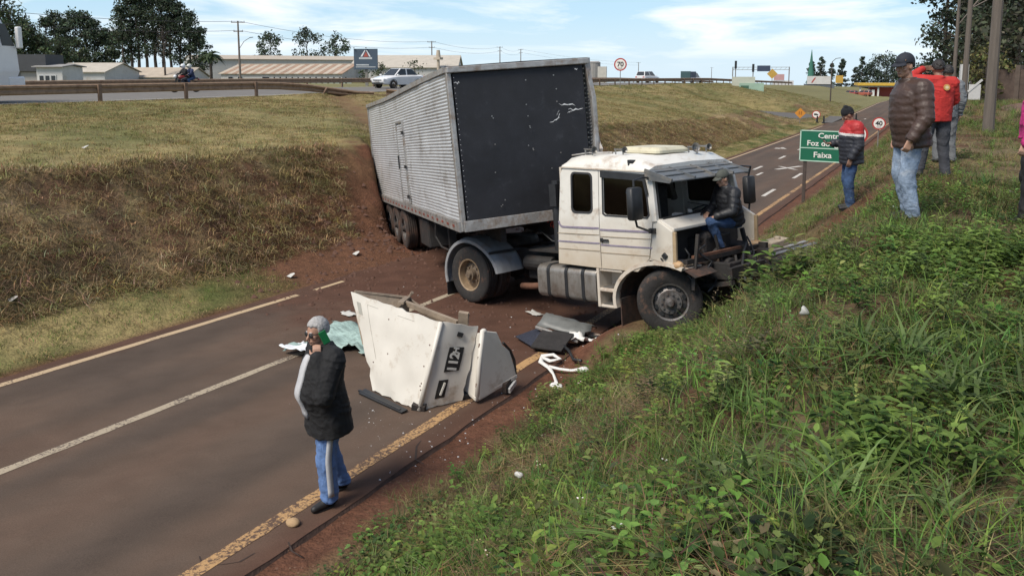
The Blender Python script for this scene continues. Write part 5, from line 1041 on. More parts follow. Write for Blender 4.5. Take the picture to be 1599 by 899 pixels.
def hand(mb, wrist, d, palm_n, side_thumb, curl):
    """palm, four fingers and a thumb; d along the fingers, palm_n out of the palm"""
    d = Vector(d).normalized(); n = Vector(palm_n); n = (n - d * n.dot(d)).normalized(); t = d.cross(n) * side_thumb; w = Vector(wrist)
    for a in (-.028, -.009, .009, .028): cap(mb, w + t * a * .7, w + d * .085 + t * a, .015, .0125, 8)
    for a, l in ((.030, .068), (.010, .076), (-.010, .071), (-.029, .056)):
        p0 = w + d * .088 + t * a; d1 = (d * math.cos(curl) + n * math.sin(curl)).normalized(); d2 = (d * math.cos(curl * 2.2) + n * math.sin(curl * 2.2)).normalized()
        p1 = p0 + d1 * l * .5; cap(mb, p0, p1, .0100, .0092, 8); cap(mb, p1, p1 + d2 * l * .5, .0092, .0078, 8)
    p0 = w + d * .025 + t * .026; p1 = p0 + (d * .6 + t * .75 + n * .3).normalized() * .042; cap(mb, p0, p1, .014, .0115, 8); cap(mb, p1, p1 + (d * .85 + t * .2 + n * .5).normalized() * .034, .0115, .0085, 8)
def person(label, loc, yaw, pose, look, H=1.74):
    """look: colours and clothing; returns the root empty"""
    J = dict(STAND); J.update(pose); J = {k: (Vector(v) if hasattr(v, '__len__') else v) for k, v in J.items()}
    g = empty('person', loc, (0, 0, yaw), label, 'person', look.get('group'), scale=H / 1.745)
    skin = mat('skin_' + look['skin'], dict(tan=(.36, .205, .14), brown=(.22, .12, .08), fair=(.45, .27, .20))[look['skin']], .55, .08, 14, .05)
    ld = J['look'].normalized(); hup = Vector((0, 0, 1)); hup = (hup - ld * hup.dot(ld)).normalized(); hx = ld.cross(hup); HM = Matrix((hx, ld, hup)).transposed(); hc = J['head']
    hp = lambda x, y, z: hc + HM @ Vector((x, y, z))
    sp = (J['nek'] - J['pel']).normalized(); sx_ = (J['shR'] - J['shL']).normalized(); sy_ = sp.cross(sx_).normalized(); px_ = (J['hiR'] - J['hiL']).normalized(); py_ = sp.cross(px_).normalized()
    fat = look.get('fat', 1.0)
    # body: one continuous skin
    b = MB()
    eloft(b, [(J['pel'] - sp * .08, px_, py_, .13, .09), (J['pel'], px_, py_, .16, .11), (J['pel'].lerp(J['che'], .5), sx_, sy_, .14, .10), (J['che'], sx_, sy_, .16, .11), (J['che'].lerp(J['nek'], .6), sx_, sy_, .15, .09), (J['nek'], sx_, sy_, .07, .06)])
    for s in 'RL':
        cap(b, J['sh' + s], J['el' + s], .052, .042); cap(b, J['el' + s], J['wr' + s], .042, .028); cap(b, J['che'].lerp(J['nek'], .7), J['sh' + s], .06, .055)
        cap(b, J['hi' + s], J['kn' + s], .080, .056); cap(b, J['kn' + s], J['an' + s], .054, .038); cap(b, J['an' + s], J['an' + s] + J['to' + s].normalized() * .10 - Vector((0, 0, .05)), .034, .024)
        hand(b, J['wr' + s], J['ha' + s], J['pa' + s], (-1 if s == 'R' else 1) * look.get('th' + s, 1), J['curl' + s])
    cap(b, J['nek'] - sp * .03, hp(0, -.02, -.07), .060, .055)
    b.sphere(hp(0, -.012, .025), (.076, .097, .100), 16, 12, HM); b.sphere(hp(0, .015, -.05), (.058, .072, .066), 14, 10, HM); b.sphere(hp(0, .062, -.085), (.030, .026, .024), 10, 8, HM)
    cap(b, hp(0, .083, .008), hp(0, .104, -.030), .009, .015, 8); cap(b, hp(-.032, .077, .022), hp(.032, .077, .022), .012, .012, 8); cap(b, hp(-.018, .082, -.062), hp(.018, .082, -.062), .009, .009, 8)
    for sx in (-1, 1): b.sphere(hp(sx * .076, -.005, -.005), (.010, .020, .032), 8, 6, HM); b.sphere(hp(sx * .042, .058, -.025), (.022, .022, .020), 8, 6, HM)
    bo = solid('body', remesh(b, .0075, 3, .45), skin, g)
    if not look.get('helmet'):
        for sx in (-1, 1):
            MB().sphere(hp(sx * .031, .079, .004), (.012, .007, .0075), 8, 6, HM).build('eye', mat('eye_white', (.5, .48, .45), .3, .05, 9), bo, smooth=True)
            MB().sphere(hp(sx * .031, .0855, .004), (.0058, .003, .0058), 8, 6, HM).build('pupil', M_BLACK, bo, smooth=True)
        MB().tube([hp(-.022, .088, -.063), hp(0, .093, -.061), hp(.022, .088, -.063)], [.003, .0045, .003], 6).build('lips', mat('lips', (.24, .10, .08), .5, .1, 9), bo, smooth=True)
        e = MB()
        for sx in (-1, 1): e.tube([hp(sx * .016, .087, .024), hp(sx * .034, .085, .030), hp(sx * .050, .074, .025)], [.004, .005, .003], 6)
        if not look.get('bald_brow'): e.build('eyebrows', mat('hair_' + look.get('hair', 'black'), dict(black=(.016, .013, .012), grey=(.33, .32, .31), brown=(.04, .025, .017))[look.get('hair', 'black')], .6, .3, 40, .4), bo, smooth=True)
    # hair
    hm = mat('hair_' + look.get('hair', 'black'), dict(black=(.016, .013, .012), grey=(.33, .32, .31), brown=(.04, .025, .017))[look.get('hair', 'black')], .6, .3, 40, .4)
    if look.get('hairstyle') != 'none':
        h = MB(); rs = np.random.default_rng(hash(label) % 1000 if False else len(label)); lo = -.035 if not look.get('long') else -.16
        for k in range(560):
            th, ph = rs.uniform(0, 6.283), rs.uniform(0, 1.95); x, y, z = math.sin(ph) * math.cos(th), math.sin(ph) * math.sin(th), math.cos(ph)
            if y > .35 and z < .52: continue
            if y > -.15 and z < .0 : continue
            kq = .94 if look.get('hat') else 1.0; h.sphere(hp(x * .077 * kq, -.014 + y * .096 * kq, .027 + z * .101 * kq), (.013 + .006 * rs.random()) * kq, 6, 4)
        solid('hair', remesh(h, .007, 3, .6, .003, 70), hm, g)
    # trousers
    tr = look['trousers']; t = MB(); lw = tr.get('w', 1.)
    eloft(t, [(J['pel'] - sp * .11, px_, py_, .15 * fat, .11 * fat), (J['pel'] - sp * .02, px_, py_, .178 * fat, .130 * fat), (J['pel'] + sp * .10, px_, py_, .168 * fat, .125 * fat)])
    for s in 'RL':
        hi, kn, an = J['hi' + s], J['kn' + s], J['an' + s]; an2 = an + (kn - an).normalized() * -.035
        cap(t, hi, kn, .098 * lw, .076 * lw); cap(t, kn, an.lerp(kn, .12), .076 * lw, .062 * lw); eloft(t, [(an2, (1, 0, 0), (0, 1, 0), .060 * lw, .068 * lw), (an.lerp(kn, .25), (1, 0, 0), (0, 1, 0), .062 * lw, .064 * lw)])
    to = solid('trousers', remesh(t, .010, 4, .7, .015, 10), tr['mat'], g)
    if tr.get('stripe'):
        for s, sg in (('R', 1), ('L', -1)):
            hi, kn, an = J['hi' + s], J['kn' + s], J['an' + s]; L_ = []
            for tt_ in np.linspace(0.06, 1.9, 16):
                a, c_, r_ = (hi, kn, .098 + (.076 - .098) * tt_) if tt_ < 1 else (kn, an, .076 + (.064 - .076) * (tt_ - 1)); p = a.lerp(c_, tt_ if tt_ < 1 else tt_ - 1); L_.append(p + Vector((sg, .12, 0)).normalized() * (r_ * lw + .003))
            st_ = MB(); rings = [[p + Vector((0, -.028, 0)), p + Vector((sg * .006, 0, 0)), p + Vector((0, .030, 0)), p + Vector((-sg * .02, 0, 0))] for p in L_]; st_.loft(rings); st_.build('side_stripe', tr['stripe'], to, smooth=True)
    # shoes
    for s in 'RL':
        an = J['an' + s]; d = J['to' + s].normalized(); u = Vector((0, 0, 1)); u = (u - d * u.dot(d)).normalized(); sx2 = d.cross(u); FM = Matrix((sx2, d, u)).transposed(); e = MB()
        f = lambda x, y, z: an + FM @ Vector((x, y, z - .09))
        cap(e, f(0, -.04, .055), f(0, .06, .055), .044, .042); cap(e, f(0, .06, .045), f(0, .165, .035), .044, .034); cap(e, f(0, -.03, .09), f(0, .03, .085), .042, .04); sh = remesh(e, .008, 2, .7)
        n = len(sh.vertices); co = np.empty(n * 3, np.float32); sh.vertices.foreach_get('co', co); co = co.reshape(-1, 3); zz_ = co @ np.array(u) - float(an.dot(u)) + .09; cl = np.clip(.012 - zz_, 0, None); co += np.outer(cl, np.array(u)); sh.vertices.foreach_set('co', co.ravel().astype(np.float32)); so = solid('shoe', sh, look['shoes'], g)
        e = MB(); e.loft([[f(x, y, z) for x, y in [(.045 * math.cos(a) * (1 if math.sin(a) < 0 else .92), .062 + .118 * math.sin(a)) for a in np.linspace(0, 2 * math.pi, 18)[:-1]]] for z in (.0, .014)]); e.build('sole', look.get('sole', M_BLACK), so)
    # jacket
    jk = look.get('jacket')
    if jk:
        e = MB(); hem = jk.get('hem', -.12); k = jk.get('k', 1.0) * fat; puff = jk.get('puff'); n = 26; rings = []; full = (J['nek'] - J['pel']).length
        prof = [(0, .198, .150), (.25, .200, .152 + .02 * (fat - 1) * 10 * .3), (.5, .198, .150), (.72, .205, .142), (.86, .195, .122), (.96, .13, .095), (1.03, .082, .078)]
        lo_ = hem / full; N = 40
        for i in range(N):
            tt_ = lo_ + (1.03 - lo_) * i / (N - 1); tc_ = max(tt_, 0); rx = np.interp(tc_, [p[0] for p in prof], [p[1] for p in prof]) * k; ry_ = np.interp(tc_, [p[0] for p in prof], [p[2] for p in prof]) * k
            if tt_ < .1 and jk.get('flare'): rx *= 1 + jk['flare'] * (.1 - tt_); ry_ *= 1 + jk['flare'] * (.1 - tt_)
            if puff and tt_ < .9: q = .007 * abs(math.sin(math.pi * (tt_ - lo_) * full / puff)); rx += q; ry_ += q
            c_ = J['pel'].lerp(J['nek'], tt_) if not jk.get('bend') else J['pel'].lerp(J['nek'], tt_) + sy_ * (jk['bend'] * math.sin(math.pi * max(0, min(1, tt_))))
            w_ = min(1, max(0, tt_)); xa = (px_ * (1 - w_) + sx_ * w_).normalized(); ya = (py_ * (1 - w_) + sy_ * w_).normalized(); rings.append((c_ + ya * (jk.get('belly', 0) * math.exp(-((tt_ - .3) / .3) ** 2)), xa, ya, rx, ry_))
        eloft(e, rings, n)
        for s in 'RL':
            sh_, el, wr = J['sh' + s], J['el' + s], J['wr' + s]; r0, r1, r2 = .092 * k, .070 * k, .052 * k; cap(e, J['che'].lerp(J['nek'], .72), sh_, .10 * k, .092 * k)
            if puff:
                for a, c_, ra, rb in ((sh_, el, r0, r1), (el, wr, r1, r2)):
                    L_ = (c_ - a).length; m_ = max(2, int(L_ / puff)); dd = (c_ - a).normalized(); x_, y_, _ = frame_of(dd); pts = []
                    for i in range(m_ * 4 + 1): u = i / (m_ * 4); pts.append((a.lerp(c_, u), (ra + (rb - ra) * u) + .006 * abs(math.sin(math.pi * u * m_)) - .002))
                    e.tube([p for p, _ in pts], [r_ for _, r_ in pts], 14)
                e.sphere(el, r1 + .003, 12, 8); e.sphere(sh_, r0 + .002, 12, 8)
            else: cap(e, sh_, el, r0, r1); cap(e, el, wr, r1, r2)
        eloft(e, [(J['nek'] - sp * .02, sx_, sy_, .085 * k, .082 * k), (J['nek'] + sp * jk.get('collar', .05), sx_, sy_, .078 * k, .078 * k)])
        jm = remesh(e, .0095, 2 if puff else 4, .75, .006 if puff else jk.get('wrinkle', .019), 14 if puff else 11); jo = solid('jacket', jm, jk['mat'], g)
        if jk.get('yoke'):    # coloured shoulders with a band below
            jm.materials.append(jk['yoke']); jm.materials.append(jk['band']); nv = len(jm.vertices); co = np.empty(nv * 3, np.float32); jm.vertices.foreach_get('co', co); co = co.reshape(-1, 3)
            for p in jm.polygons:
                z = sum(co[v][2] for v in p.vertices) / len(p.vertices); p.material_index = 1 if z > jk['yz'] else (2 if z > jk['yz'] - .045 else 0)
        if jk.get('shirt'):
            e = MB(); L_ = []
            for tt_ in np.linspace(jk.get('s0', -.02), .96, 14): i = int((tt_ - lo_) / (1.03 - lo_) * (N - 1)); c_, xa, ya, rx, ry_ = rings[max(0, min(N - 1, i))]; L_.append((Vector(c_), Vector(xa), Vector(ya), rx, ry_))
            ang = R(jk.get('s_ang', 112)); w_ = jk.get('sw', .05); e.loft([[c_ + xa * ((rx + .014) * math.cos(ang + q)) + ya * ((ry_ + .014) * math.sin(ang + q)) for q in np.linspace(-w_ / .15, w_ / .15, 5)] + [c_ + xa * ((rx - .02) * math.cos(ang + q)) + ya * ((ry_ - .02) * math.sin(ang + q)) for q in np.linspace(w_ / .15, -w_ / .15, 5)] for c_, xa, ya, rx, ry_ in L_]); e.build('shirt', jk['shirt'], g, smooth=True)
        g['_'] = 0; del g['_']
    # hats
    if look.get('hat') == 'cap':
        e = MB(); e.sphere(hp(0, -.012, .050), (.087, .107, .098), 20, 14, HM); e.v = [tuple(Vector(p) if (HM.transposed() @ (Vector(p) - hc)).z > .038 else Vector(p) + HM @ Vector((0, 0, .038 - (HM.transposed() @ (Vector(p) - hc)).z))) for p in e.v]
        co = e.build('cap', look['hatmat'], g, smooth=True); br_ = MB(); L_ = [[hp(x, .07 + .10 * math.sqrt(max(0, 1 - (x / .078) ** 2)) * q, .052 - .028 * q - .6 * x * x * 4 * .12 + dz) for x in np.linspace(-.078, .078, 11)] for q, dz in ((0, 0), (.5, 0), (1, 0), (1, -.007), (.5, -.007), (0, -.007))]
        br_.loft([list(c_) for c_ in zip(*L_)]); br_.build('brim', look['hatmat'], co, smooth=True); MB().sphere(hp(0, -.012, .147), .008, 8, 5).build('button', look['hatmat'], co)
        if look.get('capmark'): MB().box(hp(*look['capmark']), (.030, .004, .008), (HM @ Matrix.Rotation(R(-60), 3, 'Z')).to_euler()).build('cap_mark', mat('cap_mark_orange', (.5, .25, .08), .6, .1, 9), co)
    if look.get('hat') == 'knit':
        e = MB(); e.sphere(hp(0, -.016, .050), (.087, .106, .105), 18, 12, HM); cap(e, hp(-.03, -.03, .14), hp(.03, -.03, .14), .033, .033); kf = lambda p, q: Vector(p) if q.z > .02 else hc + HM @ Vector((q.x * .86, q.y * .86, .005)); e.v = [tuple(kf(p, HM.transposed() @ (Vector(p) - hc))) for p in e.v]
        ko = solid('knit_cap', remesh(e, .008, 2, .8, .003, 60), look['hatmat'], g)
    if look.get('hat') == 'helmet':
        e = MB(); e.sphere(hp(0, -.005, .03), (.125, .150, .150), 16, 12, HM); ho_ = e.build('helmet', look['hatmat'], g, smooth=True); MB().sphere(hp(0, .035, .015), (.112, .122, .060), 14, 8, HM).build('visor', M_BLACK, ho_, smooth=True)
    return g, J, hp, HM
F_BLACKJ = mat('black_nylon', (.007, .007, .008), .85, .25, 12, .35, 30); F_BLUE = mat('blue_track_cloth', (.10, .18, .37), .8, .2, 10, .4, 26); F_GREYST = mat('pale_grey_stripe', (.42, .43, .45), .85, .1, 10); F_SHIRT = mat('light_grey_shirt', (.42, .42, .43), .9, .08, 9, .2)
F_JEANS = mat('washed_denim', (.21, .27, .36), .9, .40, 5, .4, 40, dirt=(.40, .43, .47), dirt_amt=.35, dirt_scale=6); F_DJEANS = mat('blue_denim', (.035, .07, .15), .9, .35, 6, .4, 40); F_BROWNJ = mat('brown_puffer', (.050, .028, .021), .5, .2, 8, .15, 20); F_NAVYJ = mat('dark_grey_puffer', (.022, .023, .030), .55, .2, 8, .15, 20); F_REDJ = mat('red_fleece', (.40, .022, .018), .85, .18, 8, .3, 40); F_BLKP = mat('black_puffer', (.011, .012, .015), .55, .2, 8, .15, 20)
F_GREYT = mat('dark_grey_trousers', (.040, .042, .050), .9, .25, 8, .3, 30); F_SHOE = mat('black_shoe', (.015, .014, .014), .6, .3, 9); F_DARKCAP = mat('navy_cap', (.014, .017, .026), .8, .2, 10, .2); F_GRCAP = mat('grey_green_cap', (.06, .065, .055), .85, .2, 10, .2); F_WHITE = mat('white_band', (.62, .60, .58), .8, .05, 8); F_PINK = mat('magenta_fleece', (.42, .020, .15), .85, .15, 8, .3, 40); F_LEG = mat('black_leggings', (.012, .011, .012), .7, .2, 8, .2)
def place(x, y, dz=0.): return (x, y, gz(x, y) + dz)
# man phoning on the road: faces left of picture, phone at his left ear
yaw_m = R(152)
mg, J, hp, HM = person('grey haired man in black jacket and striped blue track trousers phoning on the road', (-4.68, 4.82, float(zr(4.82)) + .006), yaw_m,
    dict(head=(0, .06, 1.625), look=(-.22, 1, -.12), nek=(0, .02, 1.46), pel=(0, -.01, .95), che=(0, .0, 1.25), elL=(-.30, .12, 1.14), wrL=(-.165, .115, 1.44), haL=(.25, -.02, 1), paL=(.9, -.35, -.2), curlL=.75, elR=(.25, -.05, 1.13), wrR=(.20, .10, .93), haR=(-.2, .3, -1),
         knL=(-.11, .05, .49), anL=(-.12, .03, .09), knR=(.10, -.03, .49), anR=(.11, -.16, .09), toL=(-.25, 1, 0), toR=(.12, 1, 0), thL=1),
    dict(skin='tan', hair='grey', fat=1.22, trousers=dict(mat=F_BLUE, w=1.28, stripe=F_GREYST), shoes=F_SHOE, jacket=dict(mat=F_BLACKJ, hem=-.25, k=1.10, flare=.12, belly=.05, collar=.05, wrinkle=.014, shirt=F_SHIRT, s_ang=94, sw=.030, s0=-.12)), H=1.71)
e = MB(); e.tube([hp(-.075, .03, .012), hp(-.06, .085, .012), hp(.06, .085, .012), hp(.075, .03, .012), hp(.08, -.03, .01)], .004, 6); gl_ = e.build('sunglasses', M_BLACK, mg, smooth=True)
for s in (-1, 1): MB().sphere(hp(s * .034, .090, .002), (.030, .008, .021), 12, 8, HM).build('lens', M_BLACK, gl_, smooth=True)
sc_ = 1.71 / 1.745; ph = MB().box((0, 0, 0), (.009, .066, .13)); pm = Matrix.Translation(mg.location) @ Matrix.Rotation(yaw_m, 4, 'Z') @ Matrix.Diagonal((sc_,) * 3 + (1,))
po = ph.build('phone', mat('green_phone_case', (.012, .17, .055), .45, .1, 9), None, bevel=.008); po.matrix_world = pm @ Matrix.Translation(hp(-.108, -.005, -.025)) @ Matrix.Rotation(R(-24), 4, 'X') @ Matrix.Rotation(R(-8), 4, 'Z'); tag(po, "green cased mobile phone held at the grey haired man's ear", 'phone')
# man in cap and brown puffer jacket on the bank
person('man in dark cap, brown puffer jacket and washed jeans standing on the bank', place(-.30, 9.12, -.02), R(118),
    dict(head=(-.01, .10, 1.64), look=(-.50, 1, -.16), nek=(0, .05, 1.465), pel=(0, -.02, .96), elL=(-.285, -.02, 1.12), wrL=(-.27, .12, .88), haL=(.05, .35, -1), paL=(1, 0, 0), curlL=.7, elR=(.28, -.05, 1.12), wrR=(.25, .02, .88), knL=(-.11, .05, .49), anL=(-.12, -.03, .09), knR=(.10, .02, .49), anR=(.12, -.10, .09)),
    dict(skin='tan', hair='black', trousers=dict(mat=F_JEANS, w=1.12), shoes=F_SHOE, sole=F_WHITE, jacket=dict(mat=F_BROWNJ, hem=-.16, k=1.17, belly=.02, puff=.075, collar=.06), hat='cap', hatmat=F_DARKCAP, capmark=(-.062, .058, .075)), H=1.76)
# man in knit cap reading his phone
ng, J, hp, HM = person('man in black knit cap and red shouldered padded jacket looking at phone on the slope', place(-1.27, 13.48, -.03), R(112),
    dict(head=(0, .09, 1.60), look=(.0, 1, -.55), nek=(0, .04, 1.45), elR=(.25, .0, 1.12), wrR=(.22, .28, 1.10), haR=(-.15, 1, .1), paR=(-.3, .1, 1), curlR=.5, elL=(-.25, -.04, 1.12), wrL=(-.235, .08, .88), knL=(-.11, .05, .49), anL=(-.1, -.01, .09), knR=(.10, .02, .49), anR=(.10, -.05, .09)),
    dict(skin='brown', hair='black', trousers=dict(mat=F_DJEANS, w=1.1), shoes=F_SHOE, jacket=dict(mat=F_NAVYJ, hem=-.16, k=1.24, puff=.07, collar=.07, yoke=mat('red_yoke', (.36, .022, .022), .6, .15, 9), band=F_WHITE, yz=1.31), hat='knit', hatmat=mat('black_knit', (.010, .011, .014), .95, .3, 30, .5)), H=1.70)
ph = MB().box((0, 0, 0), (.075, .15, .010)).build('phone', M_BLACK, None, bevel=.006); ph.matrix_world = Matrix.Translation(ng.location) @ Matrix.Rotation(R(112), 4, 'Z') @ Matrix.Translation(J['wrR'] + Vector((-.02, .13, .045))) @ Matrix.Rotation(R(25), 4, 'X'); tag(ph, 'black mobile phone held by the man in knit cap', 'phone')
# man in red fleece shading his eyes, seen from behind
rg, J, hp, HM = person('man in red jacket with round yellow back logo raising an arm to his face', place(-.08, 12.95, -.02), R(28),
    dict(head=(0, .06, 1.62), look=(.12, 1, -.05), elL=(-.40, .16, 1.46), wrL=(-.15, .22, 1.62), haL=(1, .1, .12), paL=(.1, -1, 0), curlL=.4, shL=(-.2, 0, 1.44), elR=(.28, .06, 1.15), wrR=(.22, .24, 1.06), knL=(-.13, .06, .49), anL=(-.19, .05, .09), knR=(.12, .0, .49), anR=(.15, -.05, .09)),
    dict(skin='brown', hair='black', trousers=dict(mat=F_GREYT, w=1.1), shoes=F_SHOE, jacket=dict(mat=F_REDJ, hem=-.10, k=1.06, collar=.06, wrinkle=.012)), H=1.75)
lg = MB().lathe([(0, .008), (.046, .008), (.046, .0), (0, 0)], (.03, -.160, 1.35), (0, -1, .12), 22).build('back_logo', mat('logo_yellow', (.48, .26, .08), .7, .1, 9), rg); MB().lathe([(0, .010), (.024, .010), (.024, .006)], (.03, -.160, 1.35), (0, -1, .12), 16).build('logo_centre', mat('logo_pale', (.60, .50, .30), .7, .1, 9), lg)
# man in grey behind him
person('man in grey work clothes almost hidden behind the man in red', place(.04, 15.35, -.02), R(20),
    dict(look=(.2, 1, -.1), knR=(.11, .02, .49), anR=(.14, -.03, .09)), dict(skin='brown', hair='black', trousers=dict(mat=mat('grey_work_trousers', (.12, .125, .13), .9, .2, 8, .3), w=1.15), shoes=F_SHOE, jacket=dict(mat=mat('grey_work_jacket', (.13, .14, .15), .85, .2, 8, .3), hem=-.12, k=1.0)), H=1.70)
# person in magenta at the picture's edge
person('person in magenta fleece and black leggings standing on the bank', place(.86, 9.60, -.02), R(95),
    dict(look=(0, 1, -.2), elL=(-.27, .02, 1.12), wrL=(-.25, .13, .90), knL=(-.10, .04, .49), anL=(-.12, .06, .09), anR=(.1, -.08, .09)), dict(skin='fair', hair='brown', trousers=dict(mat=F_LEG, w=.98), shoes=F_SHOE, sole=F_WHITE, jacket=dict(mat=F_PINK, hem=-.02, k=1.02)), H=1.70)
# man sitting in the empty windscreen frame; his frame is the tractor's
SM = trk.matrix_basis if False else (Matrix.Translation(TA) @ Euler(TRE).to_matrix().to_4x4())
seat_w = SM @ Vector((4.46, 1.30, 1.39))
sg_, J, hp, HM = person('man in grey green cap and black padded jacket sitting in the empty windscreen frame', (seat_w.x, seat_w.y, seat_w.z - .80), R(136),
    dict(pel=(0, -.04, .92), che=(0, .02, 1.22), nek=(0, .10, 1.40), head=(0, .16, 1.56), look=(-.10, 1, -.25), shR=(.19, .07, 1.36), shL=(-.19, .07, 1.36), hiR=(.095, .0, .90), hiL=(-.095, .0, .90),
         knR=(.14, .40, .90), anR=(.10, .22, .52), knL=(-.11, .41, .93), anL=(-.08, .20, .55), elR=(.28, .12, 1.10), wrR=(.10, .34, 1.02), haR=(-.7, .7, -.2), paR=(0, -.3, -1), elL=(-.28, .14, 1.10), wrL=(-.12, .36, 1.0), haL=(.5, .8, -.3), paL=(0, -.3, -1), toR=(.1, .9, -.3), toL=(0, .9, -.3)),
    dict(skin='tan', hair='black', trousers=dict(mat=F_DJEANS, w=1.05), shoes=F_SHOE, jacket=dict(mat=F_BLKP, hem=-.06, k=1.10, puff=.075, collar=.07), hat='cap', hatmat=F_GRCAP), H=1.66)
# ------------------------------------------------------------------ vegetation
vr = np.random.default_rng(101)
def t_blades(n, h, w, lean, spread, seg=3, droop=.5, jit=.35, seed=0):
    """tuft of n curved blades; returns verts, tris, shade per vertex"""
    r = np.random.default_rng(seed); V = []; F = []; S = []
    for k in range(n):
        a = r.uniform(0, 6.283); hh = h * (1 + jit * r.normal() * .7); hh = max(hh, h * .35); ww = w * (.7 + .6 * r.random()); ln = lean * (.3 + 1.1 * r.random()); b = len(V); ox, oy = r.normal(size=2) * spread; d = np.array((math.cos(a), math.sin(a))); p = np.array((-d[1], d[0])); tw = r.uniform(-.5, .5); sh = .75 + .5 * r.random()
        for i in range(seg + 1):
            t = i / seg; out = ln * hh * t ** 1.6; up = hh * (t - droop * ln * t * t * .55); wi = ww * (1 - t ** 1.7) * .5 * (.75 + .5 * math.sin(math.pi * min(1, t * 1.3)))
            c = np.array((ox + d[0] * out, oy + d[1] * out)); q = p * math.cos(tw * t) + d * math.sin(tw * t) * .6
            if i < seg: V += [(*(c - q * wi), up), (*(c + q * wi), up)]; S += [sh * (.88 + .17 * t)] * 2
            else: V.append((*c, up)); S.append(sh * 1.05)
        for i in range(seg - 1): o_ = b + 2 * i; F += [(o_, o_ + 1, o_ + 3), (o_, o_ + 3, o_ + 2)]
        o_ = b + 2 * (seg - 1); F.append((o_, o_ + 1, o_ + 2))
    return np.array(V), np.array(F), np.array(S)
def add_leaf(V, F, S, base, d, up, L, W_, sh):
    d = d / np.linalg.norm(d); s = np.cross(d, up); s = s / (np.linalg.norm(s) + 1e-9); n = np.cross(s, d); b = len(V)
    V += [base, base + d * L * .36 + s * W_ * .5 + n * W_ * .12, base + d * L * .45 - n * W_ * .06, base + d * L * .36 - s * W_ * .5 + n * W_ * .12, base + d * L * .72 + s * W_ * .34 + n * W_ * .03, base + d * L * .72 - s * W_ * .34 + n * W_ * .03, base + d * L - n * L * .14]
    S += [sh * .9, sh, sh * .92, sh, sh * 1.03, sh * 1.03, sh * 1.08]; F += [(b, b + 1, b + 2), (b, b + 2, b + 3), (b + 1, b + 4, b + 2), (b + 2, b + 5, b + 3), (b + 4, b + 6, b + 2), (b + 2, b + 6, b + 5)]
def t_weed(ns, h, nl, L, W_, seed, spread=.05):
    r = np.random.default_rng(seed); V = []; F = []; S = []; U = np.array((0, 0, 1.))
    for k in range(ns):
        a = r.uniform(0, 6.283); ln = r.uniform(.1, .7); hh = h * r.uniform(.6, 1.15); o = np.array((*(r.normal(size=2) * spread), 0)); dr = np.array((math.cos(a) * ln, math.sin(a) * ln, 1.)); dr /= np.linalg.norm(dr); b = len(V); s = np.array((.0025, 0, 0)); V += [o - s, o + s, o + dr * hh]; S += [.6, .6, .8]; F.append((b, b + 1, b + 2))
        for i in range(nl):
            t = .25 + .75 * (i + 1) / nl; az = i * 2.4 + r.normal() * .4; d = np.array((math.cos(az), math.sin(az), r.uniform(-.15, .55))); add_leaf(V, F, S, o + dr * hh * t, d, U, L * r.uniform(.6, 1.25) * (1.1 - .35 * t), W_ * r.uniform(.7, 1.2), r.uniform(.65, 1.25))
    return np.array(V), np.array(F), np.array(S)
def t_cover(n, rad, L, W_, seed, z=.05):
    r = np.random.default_rng(seed); V = []; F = []; S = []; U = np.array((0, 0, 1.))
    for k in range(n):
        a = r.uniform(0, 6.283); q = rad * math.sqrt(r.random()); d = np.array((math.cos(a * 3.1), math.sin(a * 3.1), r.uniform(-.2, .6))); add_leaf(V, F, S, np.array((q * math.cos(a), q * math.sin(a), z * r.uniform(.3, 1.6))), d, U, L * r.uniform(.6, 1.3), W_ * r.uniform(.7, 1.3), r.uniform(.6, 1.25))
    return np.array(V), np.array(F), np.array(S)
def t_straw(n, L, w, seed):
    r = np.random.default_rng(seed); V = []; F = []; S = []
    for k in range(n):
        a = r.uniform(0, 6.283); el = r.uniform(-.05, .35); c = np.array((*(r.normal(size=2) * L * .35), r.uniform(.005, .05))); d = np.array((math.cos(a), math.sin(a), el)); p = np.array((-d[1], d[0], 0)) * w; l_ = L * r.uniform(.5, 1.2); b = len(V); V += [c - p, c + p, c + d * l_]; S += [r.uniform(.6, 1.2)] * 3; F.append((b, b + 1, b + 2))
    return np.array(V), np.array(F), np.array(S)
def t_stalk(h, seed, flower=False):
    r = np.random.default_rng(seed); V = []; F = []; S = []; cur = np.array((0., 0, 0)); d = np.array((r.normal() * .15, r.normal() * .15, 1.))
    for i in range(4):
        nx = cur + d * h / 4; b = len(V); w = .003; V += [cur - (w, 0, 0), cur + (w, 0, 0), nx]; S += [.8, .8, .9]; F.append((b, b + 1, b + 2)); cur = nx; d = d + r.normal(size=3) * .08
    for k in range(9): add_leaf(V, F, S, cur - d * .02 * k * .6, np.array((*r.normal(size=2), .6)), np.array((0, 0, 1.)), .022 if not flower else .014, .005 if not flower else .010, 1.15)
    return np.array(V), np.array(F), np.array(S)
